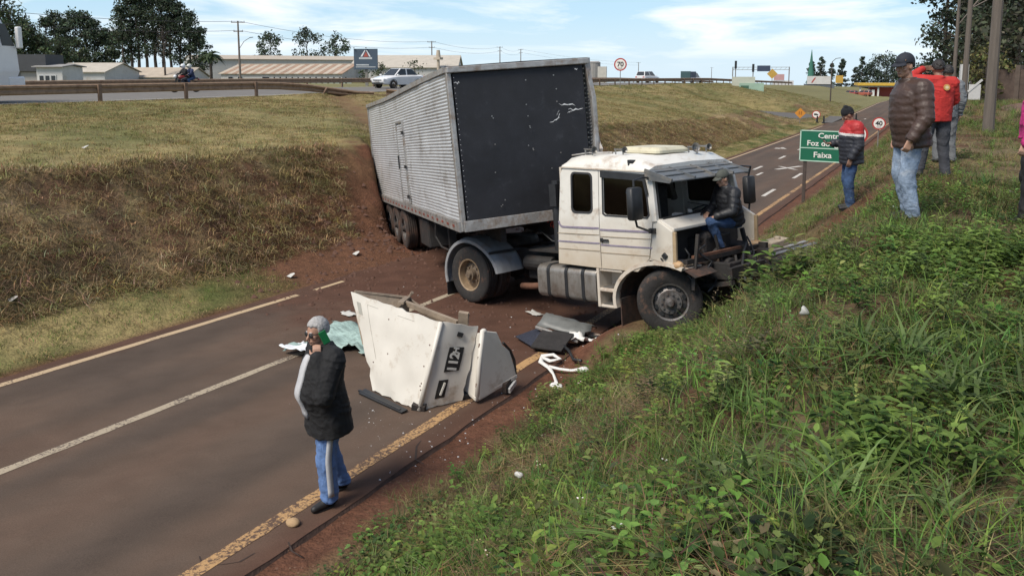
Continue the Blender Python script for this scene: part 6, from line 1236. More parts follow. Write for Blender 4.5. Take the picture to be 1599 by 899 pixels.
class Scatter:
    def __init__(s): s.V = []; s.F = []; s.C = []; s.n = 0
    def put(s, tmpl, pos, scale, col, flat=1.0):
        V, F, S = tmpl; m = len(pos)
        if m == 0: return
        a = vr.uniform(0, 6.283, m); c, sn = np.cos(a)[:, None], np.sin(a)[:, None]; sc = np.asarray(scale)[:, None]
        X = (V[None, :, 0] * c - V[None, :, 1] * sn) * sc + pos[:, 0:1]; Y = (V[None, :, 0] * sn + V[None, :, 1] * c) * sc + pos[:, 1:2]; Z = V[None, :, 2] * sc * flat + pos[:, 2:3]
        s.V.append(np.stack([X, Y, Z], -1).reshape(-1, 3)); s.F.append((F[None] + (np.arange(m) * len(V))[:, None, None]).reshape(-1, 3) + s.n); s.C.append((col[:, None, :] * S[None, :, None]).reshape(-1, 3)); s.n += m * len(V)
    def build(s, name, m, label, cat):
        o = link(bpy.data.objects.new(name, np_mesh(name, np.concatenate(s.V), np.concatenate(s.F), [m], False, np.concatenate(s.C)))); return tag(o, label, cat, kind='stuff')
TH_ = R(29.68)
def in_view(x, y, mg=.16):
    f = -x * math.sin(TH_) + y * math.cos(TH_); r_ = x * math.cos(TH_) + y * math.sin(TH_); return (f > .8) & (np.abs(r_ / np.maximum(f, .1)) < .68 + mg + .5 / np.maximum(f, .5))
def sample(n, x0, x1, y0, y1, dens=None, view=True):
    x = vr.uniform(x0, x1, n); y = vr.uniform(y0, y1, n); k = np.ones(n, bool)
    if view: k &= in_view(x, y)
    if dens is not None: k &= vr.random(n) < dens(x, y)
    x, y = x[k], y[k]; return np.stack([x, y, ground(x, y) - .01], -1)
def tint(base, n, v=.25, hue=.12):
    b = np.array(base)[None] * (1 + v * vr.normal(size=(n, 1))).clip(.45, 1.8); b = b * (1 + hue * vr.normal(size=(n, 3))).clip(.6, 1.5); return b
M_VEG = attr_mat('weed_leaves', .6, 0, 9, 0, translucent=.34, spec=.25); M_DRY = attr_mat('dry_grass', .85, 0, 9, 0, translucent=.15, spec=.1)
GREEN, LIME, DEEP, OLIVE, STRAW, TANG = (.092, .158, .032), (.150, .225, .050), (.055, .100, .026), (.140, .150, .050), (.30, .23, .115), (.24, .19, .085)
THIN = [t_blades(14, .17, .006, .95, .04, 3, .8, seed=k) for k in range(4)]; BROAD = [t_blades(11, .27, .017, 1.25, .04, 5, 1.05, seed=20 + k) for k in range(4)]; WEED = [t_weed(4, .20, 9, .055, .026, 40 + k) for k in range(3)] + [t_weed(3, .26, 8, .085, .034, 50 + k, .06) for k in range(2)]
COVER = [t_cover(22, .14, .040, .025, 60 + k) for k in range(3)]; STR = [t_straw(26, .22, .0025, 70 + k) for k in range(3)]; STALK = [t_stalk(.5, 80 + k, k == 2) for k in range(3)]
def edge(x, y): return sstep(-4.02, -3.72, x + .35 * (fbm(x * 1.3, y * 1.3, 3) - .5))     # grass starts above the dirt shoulder
def notwheel(x, y): return ~(((np.hypot(x + 3.22, y - 10.02) < .45) | (np.hypot(x + 2.62, y - 12.02) < .5)) | ((x < -2.9) & (y > 9.6) & (y < 13) & (x + .25 * (y - 9.6) < -2.8)))
def nclump(x, y, f, o, a, b): return sstep(a, b, fbm(x * f + o, y * f, 4))
def worn(x, y): return 1 - .8 * sstep(.50, .62, fbm(x * .55 + 33, y * .55 + 12, 3)) * sstep(-1.6, -.6, x) * sstep(6.5, 9, y)
sc = Scatter()
def go_(tm, n, reg, dens, s0, s1, cols, flat=1.0):
    p = sample(n, *reg, dens); m = len(p)
    if not m: return
    sp_ = np.array_split(vr.permutation(m), len(tm)); cc = np.array(cols)[vr.integers(len(cols), size=m)]; cc = cc * (1 + .32 * vr.normal(size=(m, 1))).clip(.45, 2.0) * (1 + .12 * vr.normal(size=(m, 3))).clip(.7, 1.4)
    for t, i in zip(tm, sp_): sc.put(t, p[i], vr.uniform(s0, s1, len(i)), cc[i], flat)
near = (-4.3, 4.5, 1.0, 12.5); mid = (-4.3, 6, 12.5, 30); farr = (-4.3, 12, 30, 75)
D = lambda f: (lambda x, y: f(x, y) * edge(x, y) * notwheel(x, y))
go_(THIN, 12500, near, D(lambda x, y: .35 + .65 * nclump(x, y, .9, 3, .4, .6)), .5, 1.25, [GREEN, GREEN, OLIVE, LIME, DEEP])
go_(COVER, 4300, near, D(lambda x, y: nclump(x, y, .7, 21, .40, .58) * worn(x, y)), .6, 1.4, [GREEN, DEEP, LIME, LIME, OLIVE])
go_(WEED, 2700, near, D(lambda x, y: (.12 + .88 * nclump(x, y, .8, 44, .46, .6)) * worn(x, y)), .5, 1.15, [GREEN, LIME, LIME, OLIVE])
go_(BROAD, 700, near, D(lambda x, y: nclump(x, y, .6, 61, .46, .6)), .45, 1.0, [GREEN, LIME, GREEN, (.10, .15, .04)])
go_(STR, 7000, near, D(lambda x, y: .25 + .75 * nclump(x, y, .8, 90, .45, .62)), .6, 1.3, [STRAW, (.16, .10, .06), TANG, (.12, .08, .05)])
go_(STALK, 260, near, D(lambda x, y: np.ones_like(x) * .8), .5, 1.3, [STRAW, OLIVE, OLIVE])
# bigger clumps where the photo shows them
def clump(x, y, n, tm, r_, s0, s1, cols):
    p = np.stack([vr.normal(x, r_, n), vr.normal(y, r_, n)], -1); p = np.column_stack([p, ground(p[:, 0], p[:, 1]) - .01]); cc = np.array(cols)[vr.integers(len(cols), size=n)] * (1 + .2 * vr.normal(size=(n, 1))).clip(.5, 1.6)
    for t, i in zip(tm, np.array_split(vr.permutation(n), len(tm))): sc.put(t, p[i], vr.uniform(s0, s1, len(i)), cc[i])
PALE = (.115, .165, .055)
clump(.15, 4.25, 34, BROAD, .30, .7, 1.2, [PALE, GREEN, PALE]); clump(-.15, 3.0, 20, BROAD, .22, .7, 1.1, [PALE, LIME]); clump(.55, 3.9, 18, BROAD, .2, .8, 1.2, [PALE, GREEN]); clump(-1.05, 4.9, 10, BROAD, .25, .5, .8, [LIME, GREEN]); clump(.9, 2.9, 10, BROAD, .15, .8, 1.3, [GREEN])
clump(.40, 7.0, 110, WEED[3:], .50, .7, 1.2, [LIME, LIME, GREEN]); clump(1.0, 7.8, 60, WEED[3:], .40, .8, 1.3, [LIME, GREEN]); clump(-2.9, 4.2, 60, COVER, .35, .9, 1.4, [GREEN, LIME]); clump(-.05, 3.45, 26, WEED[3:], .2, .7, 1.1, [LIME, GREEN]); clump(-1.2, 7.7, 20, WEED, .12, 1.2, 2.2, [OLIVE, GREEN]); clump(-2.65, 9.4, 40, WEED, .3, .8, 1.6, [OLIVE, GREEN, DEEP]); clump(-2.3, 10.6, 44, WEED, .4, .8, 1.7, [OLIVE, GREEN, DEEP]); clump(-2.8, 9.2, 60, THIN, .35, .8, 1.6, [OLIVE, LIME, GREEN])
clump(-2.95, 9.15, 50, WEED, .22, .7, 1.3, [OLIVE, GREEN, LIME]); clump(-2.75, 9.35, 60, THIN, .25, .8, 1.5, [OLIVE, LIME]); clump(-3.75, 7.6, 12, WEED, .1, .6, 1.2, [OLIVE, GREEN]); clump(-3.95, 5.3, 10, THIN, .15, .6, 1.0, [STRAW, OLIVE]); clump(-2.1, 11.6, 40, WEED, .4, .8, 1.5, [OLIVE, DEEP, GREEN])
go_(THIN, 9000, mid, D(lambda x, y: (.3 + .7 * nclump(x, y, .6, 3, .4, .6)) * worn(x, y)), .6, 1.2, [GREEN, OLIVE, OLIVE, LIME, TANG])
go_(COVER, 2600, mid, D(lambda x, y: nclump(x, y, .5, 21, .42, .6) * worn(x, y)), .7, 1.5, [GREEN, DEEP, OLIVE]); go_(WEED, 1100, mid, D(lambda x, y: nclump(x, y, .6, 44, .5, .62)), .5, 1.0, [GREEN, LIME]); go_(STR, 2500, mid, D(lambda x, y: .4 + .5 * nclump(x, y, .6, 90, .4, .6)), .8, 1.5, [TANG, STRAW])
go_(THIN, 5200, farr, D(lambda x, y: np.ones_like(x)), 1.0, 1.8, [OLIVE, GREEN, TANG])
sc.build('weeds', M_VEG, 'dense green weeds and grass growing over the right bank', 'weeds')
# flowers: tiny white heads
sc = Scatter(); go_([t_cover(3, .03, .016, .014, 5, .02)], 260, near, D(lambda x, y: .35 + 0 * x), .6, 1.2, [(.6, .58, .52), (.5, .42, .2)])
for k in range(len(sc.V)): sc.V[k][:, 2] += .14
sc.build('flowers', M_DRY, 'tiny pale flowers dotted among the weeds', 'flowers')
# left verge, bank and plateau
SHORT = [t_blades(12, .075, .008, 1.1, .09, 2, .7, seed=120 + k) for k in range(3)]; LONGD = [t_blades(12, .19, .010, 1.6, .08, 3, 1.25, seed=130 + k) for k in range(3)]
sc = Scatter(); xc = lambda y: -14.5 - .04 * np.clip(y - 25, 0, 60)
def notrailer(x, y): a, b = trailer_local(x, y); return ~((np.abs(b) < 2.3) & (a > -11.5) & (a < 1)) & ~((np.abs(b + .2) < .6 * vr.random(len(x)) + .2) & (a < -11) & (a > -33))
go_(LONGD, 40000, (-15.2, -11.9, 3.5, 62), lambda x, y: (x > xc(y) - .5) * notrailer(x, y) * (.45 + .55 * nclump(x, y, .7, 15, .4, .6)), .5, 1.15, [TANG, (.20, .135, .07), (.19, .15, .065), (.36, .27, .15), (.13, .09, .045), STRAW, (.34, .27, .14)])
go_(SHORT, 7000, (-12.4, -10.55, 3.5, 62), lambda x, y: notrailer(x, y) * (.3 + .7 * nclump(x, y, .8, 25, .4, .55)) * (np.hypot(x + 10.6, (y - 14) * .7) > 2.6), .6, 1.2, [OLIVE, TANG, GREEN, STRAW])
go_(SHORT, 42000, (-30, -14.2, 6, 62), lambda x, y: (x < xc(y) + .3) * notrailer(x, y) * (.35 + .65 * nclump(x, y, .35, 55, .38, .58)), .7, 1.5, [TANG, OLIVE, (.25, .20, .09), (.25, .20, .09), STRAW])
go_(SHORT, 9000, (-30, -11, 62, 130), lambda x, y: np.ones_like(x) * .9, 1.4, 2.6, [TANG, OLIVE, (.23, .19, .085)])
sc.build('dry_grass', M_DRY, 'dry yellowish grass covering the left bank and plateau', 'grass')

# ------------------------------------------------------------------ trees
M_LEAF = attr_mat('tree_leaves', .7, 0, 9, 0, translucent=.2, spec=.2); M_BARK = mat('tree_bark', (.075, .060, .050), .95, .3, 3, .4)
def tree(name, x, y, z, h, label, kind='broad', wid=.35, trunk=.3, col=(.060, .080, .040), n=2600, ls=.45, seed=0, group=None, lean=0.):
    r = np.random.default_rng(seed); g = empty(name, (x, y, z), (0, 0, 0), label, 'tree', group); t = MB(); rb = h * .016 + .05
    P_ = [Vector((lean * h * q * q + .015 * h * r.normal() * q, .015 * h * r.normal() * q, h * q)) for q in np.linspace(-.03, .93, 8)]; t.tube(P_, [rb * (1 - .8 * k / 7) for k in range(8)], 8); cl = []
    if kind == 'pine':
        for k in range(46):
            q = trunk + (1 - trunk) * r.random() ** .8; a = r.uniform(0, 6.283); rr = h * wid * (1.02 - q) ** .75 * r.uniform(.35, 1.1) * (.6 if q < trunk + .1 else 1); cl.append((Vector((lean * h * q * q + math.cos(a) * rr, math.sin(a) * rr, h * (q + .02 * r.normal()))), h * wid * (.26 + .2 * r.random()) * (1.15 - .5 * q), .6))
    elif kind == 'umbrella':
        for k in range(42):
            q = trunk + (1.02 - trunk) * r.random() ** .7; a = r.uniform(0, 6.283); env = math.sin(math.pi * min(1, (q - trunk) / (1.02 - trunk) * .86 + .12)); rr = h * wid * env * math.sqrt(r.random()); cl.append((Vector((lean * h * q + math.cos(a) * rr, math.sin(a) * rr, h * q)), h * wid * (.30 + .26 * r.random()), .62))
    else:
        for k in range(40):
            q = trunk + (1.0 - trunk) * r.random(); a = r.uniform(0, 6.283); env = math.sqrt(max(.05, 1 - ((q - trunk) / (1 - trunk) * 1.9 - .85) ** 2)); rr = h * wid * env * r.random() ** .45; cl.append((Vector((math.cos(a) * rr, math.sin(a) * rr, h * q)), h * wid * (.30 + .24 * r.random()), .8))
    for c, s_, _ in cl[::2]:
        q = max(trunk * .7, c.z / h - .10); b0 = Vector((lean * h * q * q, 0, h * q)); t.tube([b0, b0.lerp(c, .55) + Vector((0, 0, .01 * h)), c], [rb * .32, rb * .2, rb * .08], 5, cap=False)
    t.build('trunk', M_BARK, g, smooth=True)
    per = max(8, n // len(cl)); V = []; Cc = []
    for c, s_, fl in cl:
        d = r.normal(size=(per, 3)); d /= np.linalg.norm(d, axis=1)[:, None]; rad = r.random(per) ** .45; p = np.array(c)[None] + d * (rad * s_)[:, None] * np.array((1, 1, fl))[None]
        a = r.normal(size=(per, 3)); a /= np.linalg.norm(a, axis=1)[:, None]; b = np.cross(a, r.normal(size=(per, 3))); b /= np.linalg.norm(b, axis=1)[:, None]; sz = ls * (.55 + .8 * r.random(per))[:, None]
        V.append(np.stack([p - a * sz * .5, p + b * sz * .28, p + a * sz * .5, p - b * sz * .28], 1).reshape(-1, 3)); k = (1 + .28 * r.normal()) * (1 + .3 * r.normal(size=(per, 1))); Cc.append(np.repeat(np.array(col)[None] * np.clip(k, .35, 1.9) * (1 + .1 * r.normal(size=(per, 3))), 4, 0))
    V = np.concatenate(V); link(bpy.data.objects.new('crown', np_mesh('crown', V, np.arange(len(V)).reshape(-1, 4), [M_LEAF], False, np.concatenate(Cc).clip(.004, 1))), g); return g
# ------------------------------------------------------------------ background trees (left of the highway)
PINE_C = (.060, .080, .050); EUC = (.085, .108, .058)
for i, (x, y, h, w, tr_, ln) in enumerate(((-130.1, 85.7, 13.5, .20, .25, 0), (-128.9, 86.4, 16.5, .19, .30, 0), (-127.7, 87.0, 17.5, .18, .28, -.01), (-126.5, 87.7, 17.0, .19, .30, 0), (-125.1, 88.5, 18.0, .19, .3, 0), (-123.9, 89.2, 16.0, .19, .30, 0), (-122.6, 89.9, 15.5, .19, .28, .01), (-121.2, 90.8, 14.0, .20, .28, 0), (-119.6, 91.7, 12.5, .22, .22, .01), (-118.1, 92.5, 9.5, .26, .15, 0))):
    tree('pine_tree', x, y, -2.2, h, ['dark pine with bare lower trunk in the roadside clump behind the motorcycle', 'tallest dark pine of the clump behind the motorcycle'][1 if i == 4 else 0], 'umbrella', w, tr_, PINE_C, 3000, .42, 200 + i, 'pines behind the motorcycle', ln)
for i, (x, y, h) in enumerate(((-154.5, 85.7, 12.5), (-152.9, 86.6, 14), (-151.2, 87.6, 12.5), (-149.6, 88.4, 14), (-147.8, 89.5, 13.5), (-146.3, 90.3, 12), (-144.5, 91.3, 10.5), (-143.0, 92.2, 9.5))):
    tree('pine_tree', x, y, -2.5, h, 'dark bushy pine standing behind the low white sheds', 'umbrella', .24, .10, PINE_C, 2200, .5, 230 + i, 'pines behind the white sheds')
for i, (x, y, h) in enumerate(((-123.8, 59.1, 16.5), (-122.4, 59.9, 15.5), (-120.9, 60.8, 13.8), (-119.7, 61.5, 12), (-118.5, 62.2, 10.2), (-117.5, 62.7, 8.8), (-116.5, 63.3, 7.4), (-115.3, 64.0, 6.4), (-119, 68, 7.5), (-121, 72, 7.5))):
    tree('eucalyptus_tree', x, y, -2.4, h, 'dense grey green tree in the sloping row behind the dark building', 'broad', .26, .02, EUC, 3000, .42, 250 + i, 'sloping row of trees behind the dark building')
tree('young_tree', -108, 78, -2.0, 9.0, 'slender bare topped young tree beside the pine clump', 'umbrella', .16, .35, (.06, .05, .04), 500, .3, 280)
for i, (x, y, h) in enumerate(((-190, 176, 15), (-182, 184, 16.5), (-176, 191, 15.5))):
    tree('broad_tree', x, y, -3, h, 'dark round tree rising behind the long warehouse roof', 'broad', .30, .15, (.068, .088, .06), 1500, .8, 290 + i, 'trees behind the long warehouse')
for i, (x, y, h) in enumerate(((-86.5, 100.5, 2.6), (-74, 90, 3.2), (-70, 93, 3.6))):
    tree('shrub', x, y, -2.0, h, ['low bush in front of the long warehouse wall', 'green bush beside the billboard post', 'taller green bush behind the white sedan'][i], 'broad', .45, .05, (.05, .07, .03), 500, .28, 300 + i)
# palm
g = empty('palm_tree', (-99.6, 79.9, -2.0), label='palm tree with drooping fronds beside the pine clump', cat='tree'); MB().tube([(0, 0, -.3), (.1, 0, 2), (.05, 0, 4.6)], [.28, .22, .2], 8).build('trunk', M_BARK, g, smooth=True)
r = np.random.default_rng(6); V = []; F = []; Cc = []
for k in range(26):
    a = r.uniform(0, 6.283); up = r.uniform(-.1, 1.1); L = r.uniform(1.6, 2.4); prev = None
    for i in range(7):
        t = i / 6; p = np.array((.05 + math.cos(a) * L * t * math.cos(up * .7), math.sin(a) * L * t * math.cos(up * .7), 4.6 + L * (math.sin(up) * t - .75 * t * t))); w = .32 * math.sin(math.pi * (.12 + .85 * t)); s = np.array((-math.sin(a), math.cos(a), 0)) * w
        V += [p - s - (0, 0, w * .6), p, p + s - (0, 0, w * .6)]; Cc += [(.045, .065, .030)] * 3
        if i: b = len(V) - 6; F += [(b, b + 1, b + 4, b + 3), (b + 1, b + 2, b + 5, b + 4)]
link(bpy.data.objects.new('crown', np_mesh('crown', V, F, [M_LEAF], False, np.array(Cc))), g)
# right side: dark pines, shrub
for i, (x, y, h, w, ln) in enumerate(((-.3, 108, 19, .22, -.03), (.9, 104, 21, .2, 0), (2.0, 99, 21, .2, 0), (3.2, 94, 21, .2, 0), (4.3, 90, 20, .2, 0), (5.5, 86, 21, .2, 0), (6.6, 84, 20, .22, 0), (8.0, 82, 20, .2, -.02), (9.5, 80, 20, .2, 0), (3, 103, 23, .2, 0), (6, 97, 23, .2, 0), (9, 92, 23, .2, 0))):
    tree('pine_tree', x, y, -2.6, h, ['tall dark pine leaning at the edge of the right hand wood', 'tall dark pine in the wood behind the brown wall'][min(i, 1)], 'umbrella', w, .10, (.050, .064, .042), 3600, .5, 320 + i, 'pines behind the brown wall')
for i, (x, y, h) in enumerate(((3.2, 80, 7), (5.0, 75, 7.5), (6.8, 71, 7.5), (8.6, 67, 7), (10.5, 63, 7))):
    tree('undergrowth_tree', x, y, -2.0, h, 'dark undergrowth tree right behind the brown wall', 'broad', .42, .05, (.055, .062, .038), 1300, .5, 340 + i, 'undergrowth behind the brown wall')
tree('shrub', 2.3, 58.5, -1.6, 3.2, 'yellow green rounded shrub in front of the brown wall', 'broad', .42, .1, (.13, .13, .05), 900, .28, 350)
# far end of the road
for i, (x, y, h, w) in enumerate(((-44.6, 310, 10, .25), (-41.6, 312, 12, .22), (-38, 314, 9, .24), (-34.5, 316, 11, .22), (-30, 318, 8, .25), (-28, 320, 12, .20), (-25, 321, 9, .3), (-22.8, 323, 12, .3), (-20, 324, 13.5, .3), (-17.4, 326, 12.5, .3), (-14, 328, 11, .32), (-10, 330, 9, .35), (-6, 332, 8, .35))):
    tree('far_tree', x, y, -8.4, h + 2, 'distant dark tree behind the filling station and showrooms', 'pine' if w < .27 else 'broad', w, .08, (.065, .085, .062), 1300, .8, 360 + i, 'trees beyond the end of the road')

# ------------------------------------------------------------------ buildings
M_WALLW = mat('whitewashed_wall', (.50, .49, .47), .9, .1, 1.2, dirt=(.33, .28, .22), dirt_amt=.25, dirt_scale=.6); M_ROOFB = mat('beige_sheet_roof', (.40, .34, .27), .8, .12, .8); M_ROOFR = mat('rusty_sheet_roof', (.30, .20, .14), .85, .2, .8); M_DARKW = mat('charcoal_cladding', (.045, .047, .052), .7, .12, .8); M_GREYW = mat('grey_wall', (.26, .25, .24), .9, .1, 1); M_WIN = mat('dark_window', (.03, .035, .04), .2, .1, 2); M_FRAME = mat('white_frame', (.6, .6, .58), .7, .05, 3)
def bframe(p0, p1, z): d = Vector((p1[0] - p0[0], p1[1] - p0[1], 0)); return Vector((p0[0], p0[1], z)), math.atan2(d.y, d.x), d.length
def shed(name, p0, p1, z, dep, wh, rise, label, wall=None, roof=None, sheets=0, wins=(), doors=(), two=None):
    o, a, L = bframe(p0, p1, z); g = empty(name, o, (0, 0, a), label, 'building')
    e = MB(); e.loft([[(x, 0, -1.5), (x, dep, -1.5), (x, dep, wh), (x, dep / 2, wh + rise), (x, 0, wh)] for x in (0, L)]); wl_ = e.build('wall', wall or M_WALLW, g)
    if sheets:
        rf = MB().bx(-.3, L + .3, dep / 2 - .25, dep / 2 + .25, wh + rise + .05, wh + rise + .17).build('roof', roof or M_ROOFB, g); w_ = (L + .6) / sheets; th = math.atan2(rise, dep / 2)
        for k in range(sheets):
            x0 = -.3 + k * w_; MB().add([(x0 + .02, -.4, wh + .03 - .4 * math.tan(th)), (x0 + w_ - .02, -.4, wh + .03 - .4 * math.tan(th)), (x0 + w_ - .02, dep / 2, wh + rise + .03), (x0 + .02, dep / 2, wh + rise + .03), (x0 + .02, -.4, wh + .10 - .4 * math.tan(th)), (x0 + w_ - .02, -.4, wh + .10 - .4 * math.tan(th)), (x0 + w_ - .02, dep / 2, wh + rise + .10), (x0 + .02, dep / 2, wh + rise + .10)], [(3, 2, 1, 0), (4, 5, 6, 7), (0, 1, 5, 4), (1, 2, 6, 5), (2, 3, 7, 6), (3, 0, 4, 7)]).build('roof_sheet', (two if (two and (k % 2)) else (roof or M_ROOFB)), rf)
    else:
        e = MB(); e.loft([[(x, -.4, wh - .4 * rise / (dep / 2) + .06), (x, dep / 2, wh + rise + .06), (x, dep + .4, wh - .4 * rise / (dep / 2) + .06), (x, dep + .4, wh - .4 * rise / (dep / 2) + .16), (x, dep / 2, wh + rise + .18), (x, -.4, wh - .4 * rise / (dep / 2) + .16)] for x in (-.3, L + .3)]); e.build('roof', roof or M_ROOFB, g)
    for (x0, x1, z0, z1) in wins:
        w_ = MB().bx(x0 - .08, x1 + .08, -.08, -.005, z0 - .08, z1 + .08).build('window', M_FRAME, g); MB().bx(x0, x1, -.11, -.075, z0, z1).build('pane', M_WIN, w_)
    for (x0, x1, z1) in doors: MB().bx(x0, x1, -.09, -.005, -.2, z1).build('door', M_GREYW, g)
    return g
shed('warehouse', (-112.5, 92.4), (-90.2, 99.2), -2.4, 12, 2.05, 1.6, 'long low white warehouse with streaky rust and beige sheet roof', sheets=26, roof=M_ROOFB, two=M_ROOFR, wins=((1.5, 2.4, .8, 1.5), (3.4, 4.3, .8, 1.5), (8.2, 9.4, .8, 1.5)))
shed('warehouse', (-140, 108), (-112, 152), -3, 22, 5.6, 1.0, 'wide beige roofed factory hall behind the long low warehouse', roof=M_ROOFB)
shed('gabled_shed', (-84.5, 128), (-101, 118.5), -2.5, 16, 3.2, 2.2, 'white gabled shed behind the billboard', roof=mat('pale_roof', (.42, .38, .32), .8, .1, 1))
shed('white_shed', (-113.1, 63.0), (-106.2, 66.8), -2.0, 10, 1.9, 1.25, 'low white shed with pale beige roof by the dark building', roof=mat('pale_roof', (.42, .38, .32), .8, .1, 1))
shed('white_shed', (-116.3, 72.7), (-104.7, 79.3), -2.1, 9, 1.2, 1.4, 'longer low white shed half hidden by the pine clump', roof=M_ROOFB)
shed('office_building', (-87.7, 47.3), (-85.2, 48.7), -1.7, 4, 2.15, .2, 'small white office with three windows beside the dark facade', roof=M_GREYW, wins=((.35, .80, .60, 1.25), (1.0, 1.45, .60, 1.25), (1.65, 2.1, .60, 1.25)))
o, a, L = bframe((-91.0, 46.5), (-87.5, 48.55), -1.7); g = empty('dark_building', o, (0, 0, a), 'shop building with plain charcoal upper facade and grey shutter', 'building')
MB().bx(-.8, L, -.5, 3, 1.72, 3.6).build('upper_facade', M_DARKW, g); MB().bx(-.6, L - .25, 0, 3, -1, 1.72).build('wall', M_GREYW, g); MB().bx(.95, L - .9, -.06, -.005, -.5, 1.65).build('shutter', mat('grey_shutter', (.33, .31, .29), .7, .08, 2), g); MB().bx(-.5, .6, -.3, -.01, -1, 1.71).build('pillar', M_DARKW, g)
# roadside fence with dark posts
g = empty('panel_fence', (-87.1, 80.0, -1.95), (0, 0, math.atan2(6.1, 10.5)), 'pale green panel fence with black posts in front of the warehouse', 'fence')
for k in range(14): MB().bx(k * .88 + .05, k * .88 + .83, -.03, .03, .0, .95).build('panel', mat('fence_pale_green', (.33, .38, .34), .8, .1, 2), g); MB().cyl((k * .88, 0, -.4), (k * .88, 0, 1.15), .11, n=8).build('post', M_BLACK, g)
# billboard
bo_, ba, _ = Vector((-60, 70.2, -1.75)), R(26), 0; g = empty('billboard', bo_, (0, 0, ba), 'dark blue grey billboard with white and red triangle logo on a post', 'billboard')
p = MB().bx(-1.42, 1.42, -.1, .1, 2.0, 4.42).build('panel', mat('billboard_slate', (.050, .075, .11), .6, .06, 1), g); MB().bx(-.16, .16, .1, .35, -.5, 3.4).build('post', M_POLE, g)
M_LW = mat('logo_white', (.68, .68, .70), .7, .03, 2); M_LR = mat('logo_red', (.34, .075, .055), .7, .05, 2)
fn = lambda q: (lambda x, z: (x, q, z)); 
MB().prism([(-.62, 3.50), (-.40, 3.50), (.0, 4.25), (-.10, 4.25)], fn(-.115), fn(-.101)).build('logo_leg', M_LW, p); MB().prism([(.62, 3.50), (.44, 3.50), (.08, 4.25), (.18, 4.25)], fn(-.115), fn(-.101)).build('logo_leg', M_LW, p); MB().prism([(-.28, 3.48), (.36, 3.48), (.05, 4.08)], fn(-.115), fn(-.101)).build('logo_triangle', M_LR, p)
# the wording is too blurred to read in the photograph: shown as the pale bars it appears as
for x0, x1, z0, z1 in ((-.80, .78, 3.20, 3.42), (-1.15, .38, 2.45, 2.60), (-1.2, 1.18, 2.24, 2.33)): MB().bx(x0, x1, -.113, -.101, z0, z1).build('text_bar', mat('logo_grey', (.42, .44, .46), .7, .1, 3), p)
for x in (-1.35, .1): MB().box((x, -.25, 4.52), (.12, .3, .08)).build('floodlight', M_POLE, p)
MB().bx(-.4, 0, 0, 0, 0, 0) if False else None
# lantern column over the gabled shed
g = empty('lantern_column', (-79, 112, -2.5), label='pale lantern column standing behind the billboard', cat='column'); MB().cyl((0, 0, 0), (0, 0, 5.2), .3, .25, 8).build('shaft', M_ROOFB, g); MB().bx(-.7, .7, -.5, .5, 4.6, 5.0).build('cap', M_ROOFB, g); MB().cyl((0, 0, 5), (0, 0, 6.3), .45, .3, 8).build('lantern', M_ROOFB, g)
# box shaped silo past the trailer
g = empty('storage_silo', (-69, 158, -3.0), (0, 0, R(20)), 'grey and cream storage block rising behind the trailer', 'building'); MB().cyl((0, 0, 0), (0, 0, 5.0), 1.6, n=18).build('tank', M_GREYW, g); MB().bx(1.0, 3.0, -1.2, 1.2, 0, 4.1).build('annex', mat('cream_wall', (.46, .44, .40), .85, .08, 1), g); MB().cyl((0, 0, 5.0), (0, 0, 5.3), 1.7, 1.2, 18).build('roof', M_GREYW, g)
# green kiosk with two black signal heads
gzv = gz(-24.8, 113); g = empty('green_kiosk', (-24.8, 113, gzv), (0, 0, R(15)), 'pale green concrete drain head with dark opening on the plateau', 'structure')
MB().bx(-1.3, 2.1, 0, 2.0, -1, .85).build('front_block', mat('kiosk_green', (.28, .40, .32), .85, .1, 1), g); MB().bx(-2.3, .9, .8, 3.0, -1, 1.75).build('rear_block', mat('kiosk_cream', (.42, .43, .36), .85, .1, 1), g); MB().bx(-1.1, .0, -.06, -.004, .05, .5).build('opening', mat('kiosk_dark_green', (.05, .12, .08), .8, .1, 1), g)
for x, y, lab in ((-26.9, 113.6, 'black signal head on a pole beside the cream end of the kiosk'), (-24.6, 114.6, 'black signal head on a pole behind the green kiosk')):
    z = gz(x, y); g = empty('traffic_signal', (x, y, z), (0, 0, R(15)), lab, 'traffic light'); MB().cyl((0, 0, -.3), (0, 0, 2.6), .07, n=8).build('pole', M_POLE, g); MB().bx(-.16, .16, -.12, .12, 2.5, 3.65).build('signal_head', M_BLACK, g)
# gantry sign on the highway
g = empty('gantry_sign', (-38, 190, float(zh(190)) - .2), (0, 0, R(8)), 'thin grey gantry carrying a dark blue sign over the highway', 'road sign')
for x in (-7.5, 5.5): MB().cyl((x, 0, 0), (x, 0, 4.6), .12, n=8).build('post', M_POLE, g)
tr_ = MB(); tr_.bar((-7.5, 0, 4.5), (5.5, 0, 4.5), .1, .1); tr_.bar((-7.5, 0, 3.9), (5.5, 0, 3.9), .1, .1)
for k in range(12): tr_.bar((-7.5 + k * 1.08, 0, 3.9), (-6.96 + k * 1.08, 0, 4.5), .05, .05)
tr_.build('truss', M_POLE, g); MB().bx(-1.8, 1.2, -.2, -.06, 3.5, 4.9).build('panel', mat('sign_navy', (.03, .045, .08), .6, .08, 1), g)
g = empty('warning_sign', (-31.5, 165, float(zh(165)) - .3), (0, 0, R(12)), 'yellow diamond warning sign at the end of the guard rail', 'road sign'); MB().cyl((0, .1, 0), (0, .1, 2.6), .06, n=8).build('post', M_POLE, g); MB().box((0, 0, 2.6), (1.5, .04, 1.5), (0, R(45), 0)).build('panel', mat('sign_yellow', (.42, .26, .05), .6, .1, 3), g)
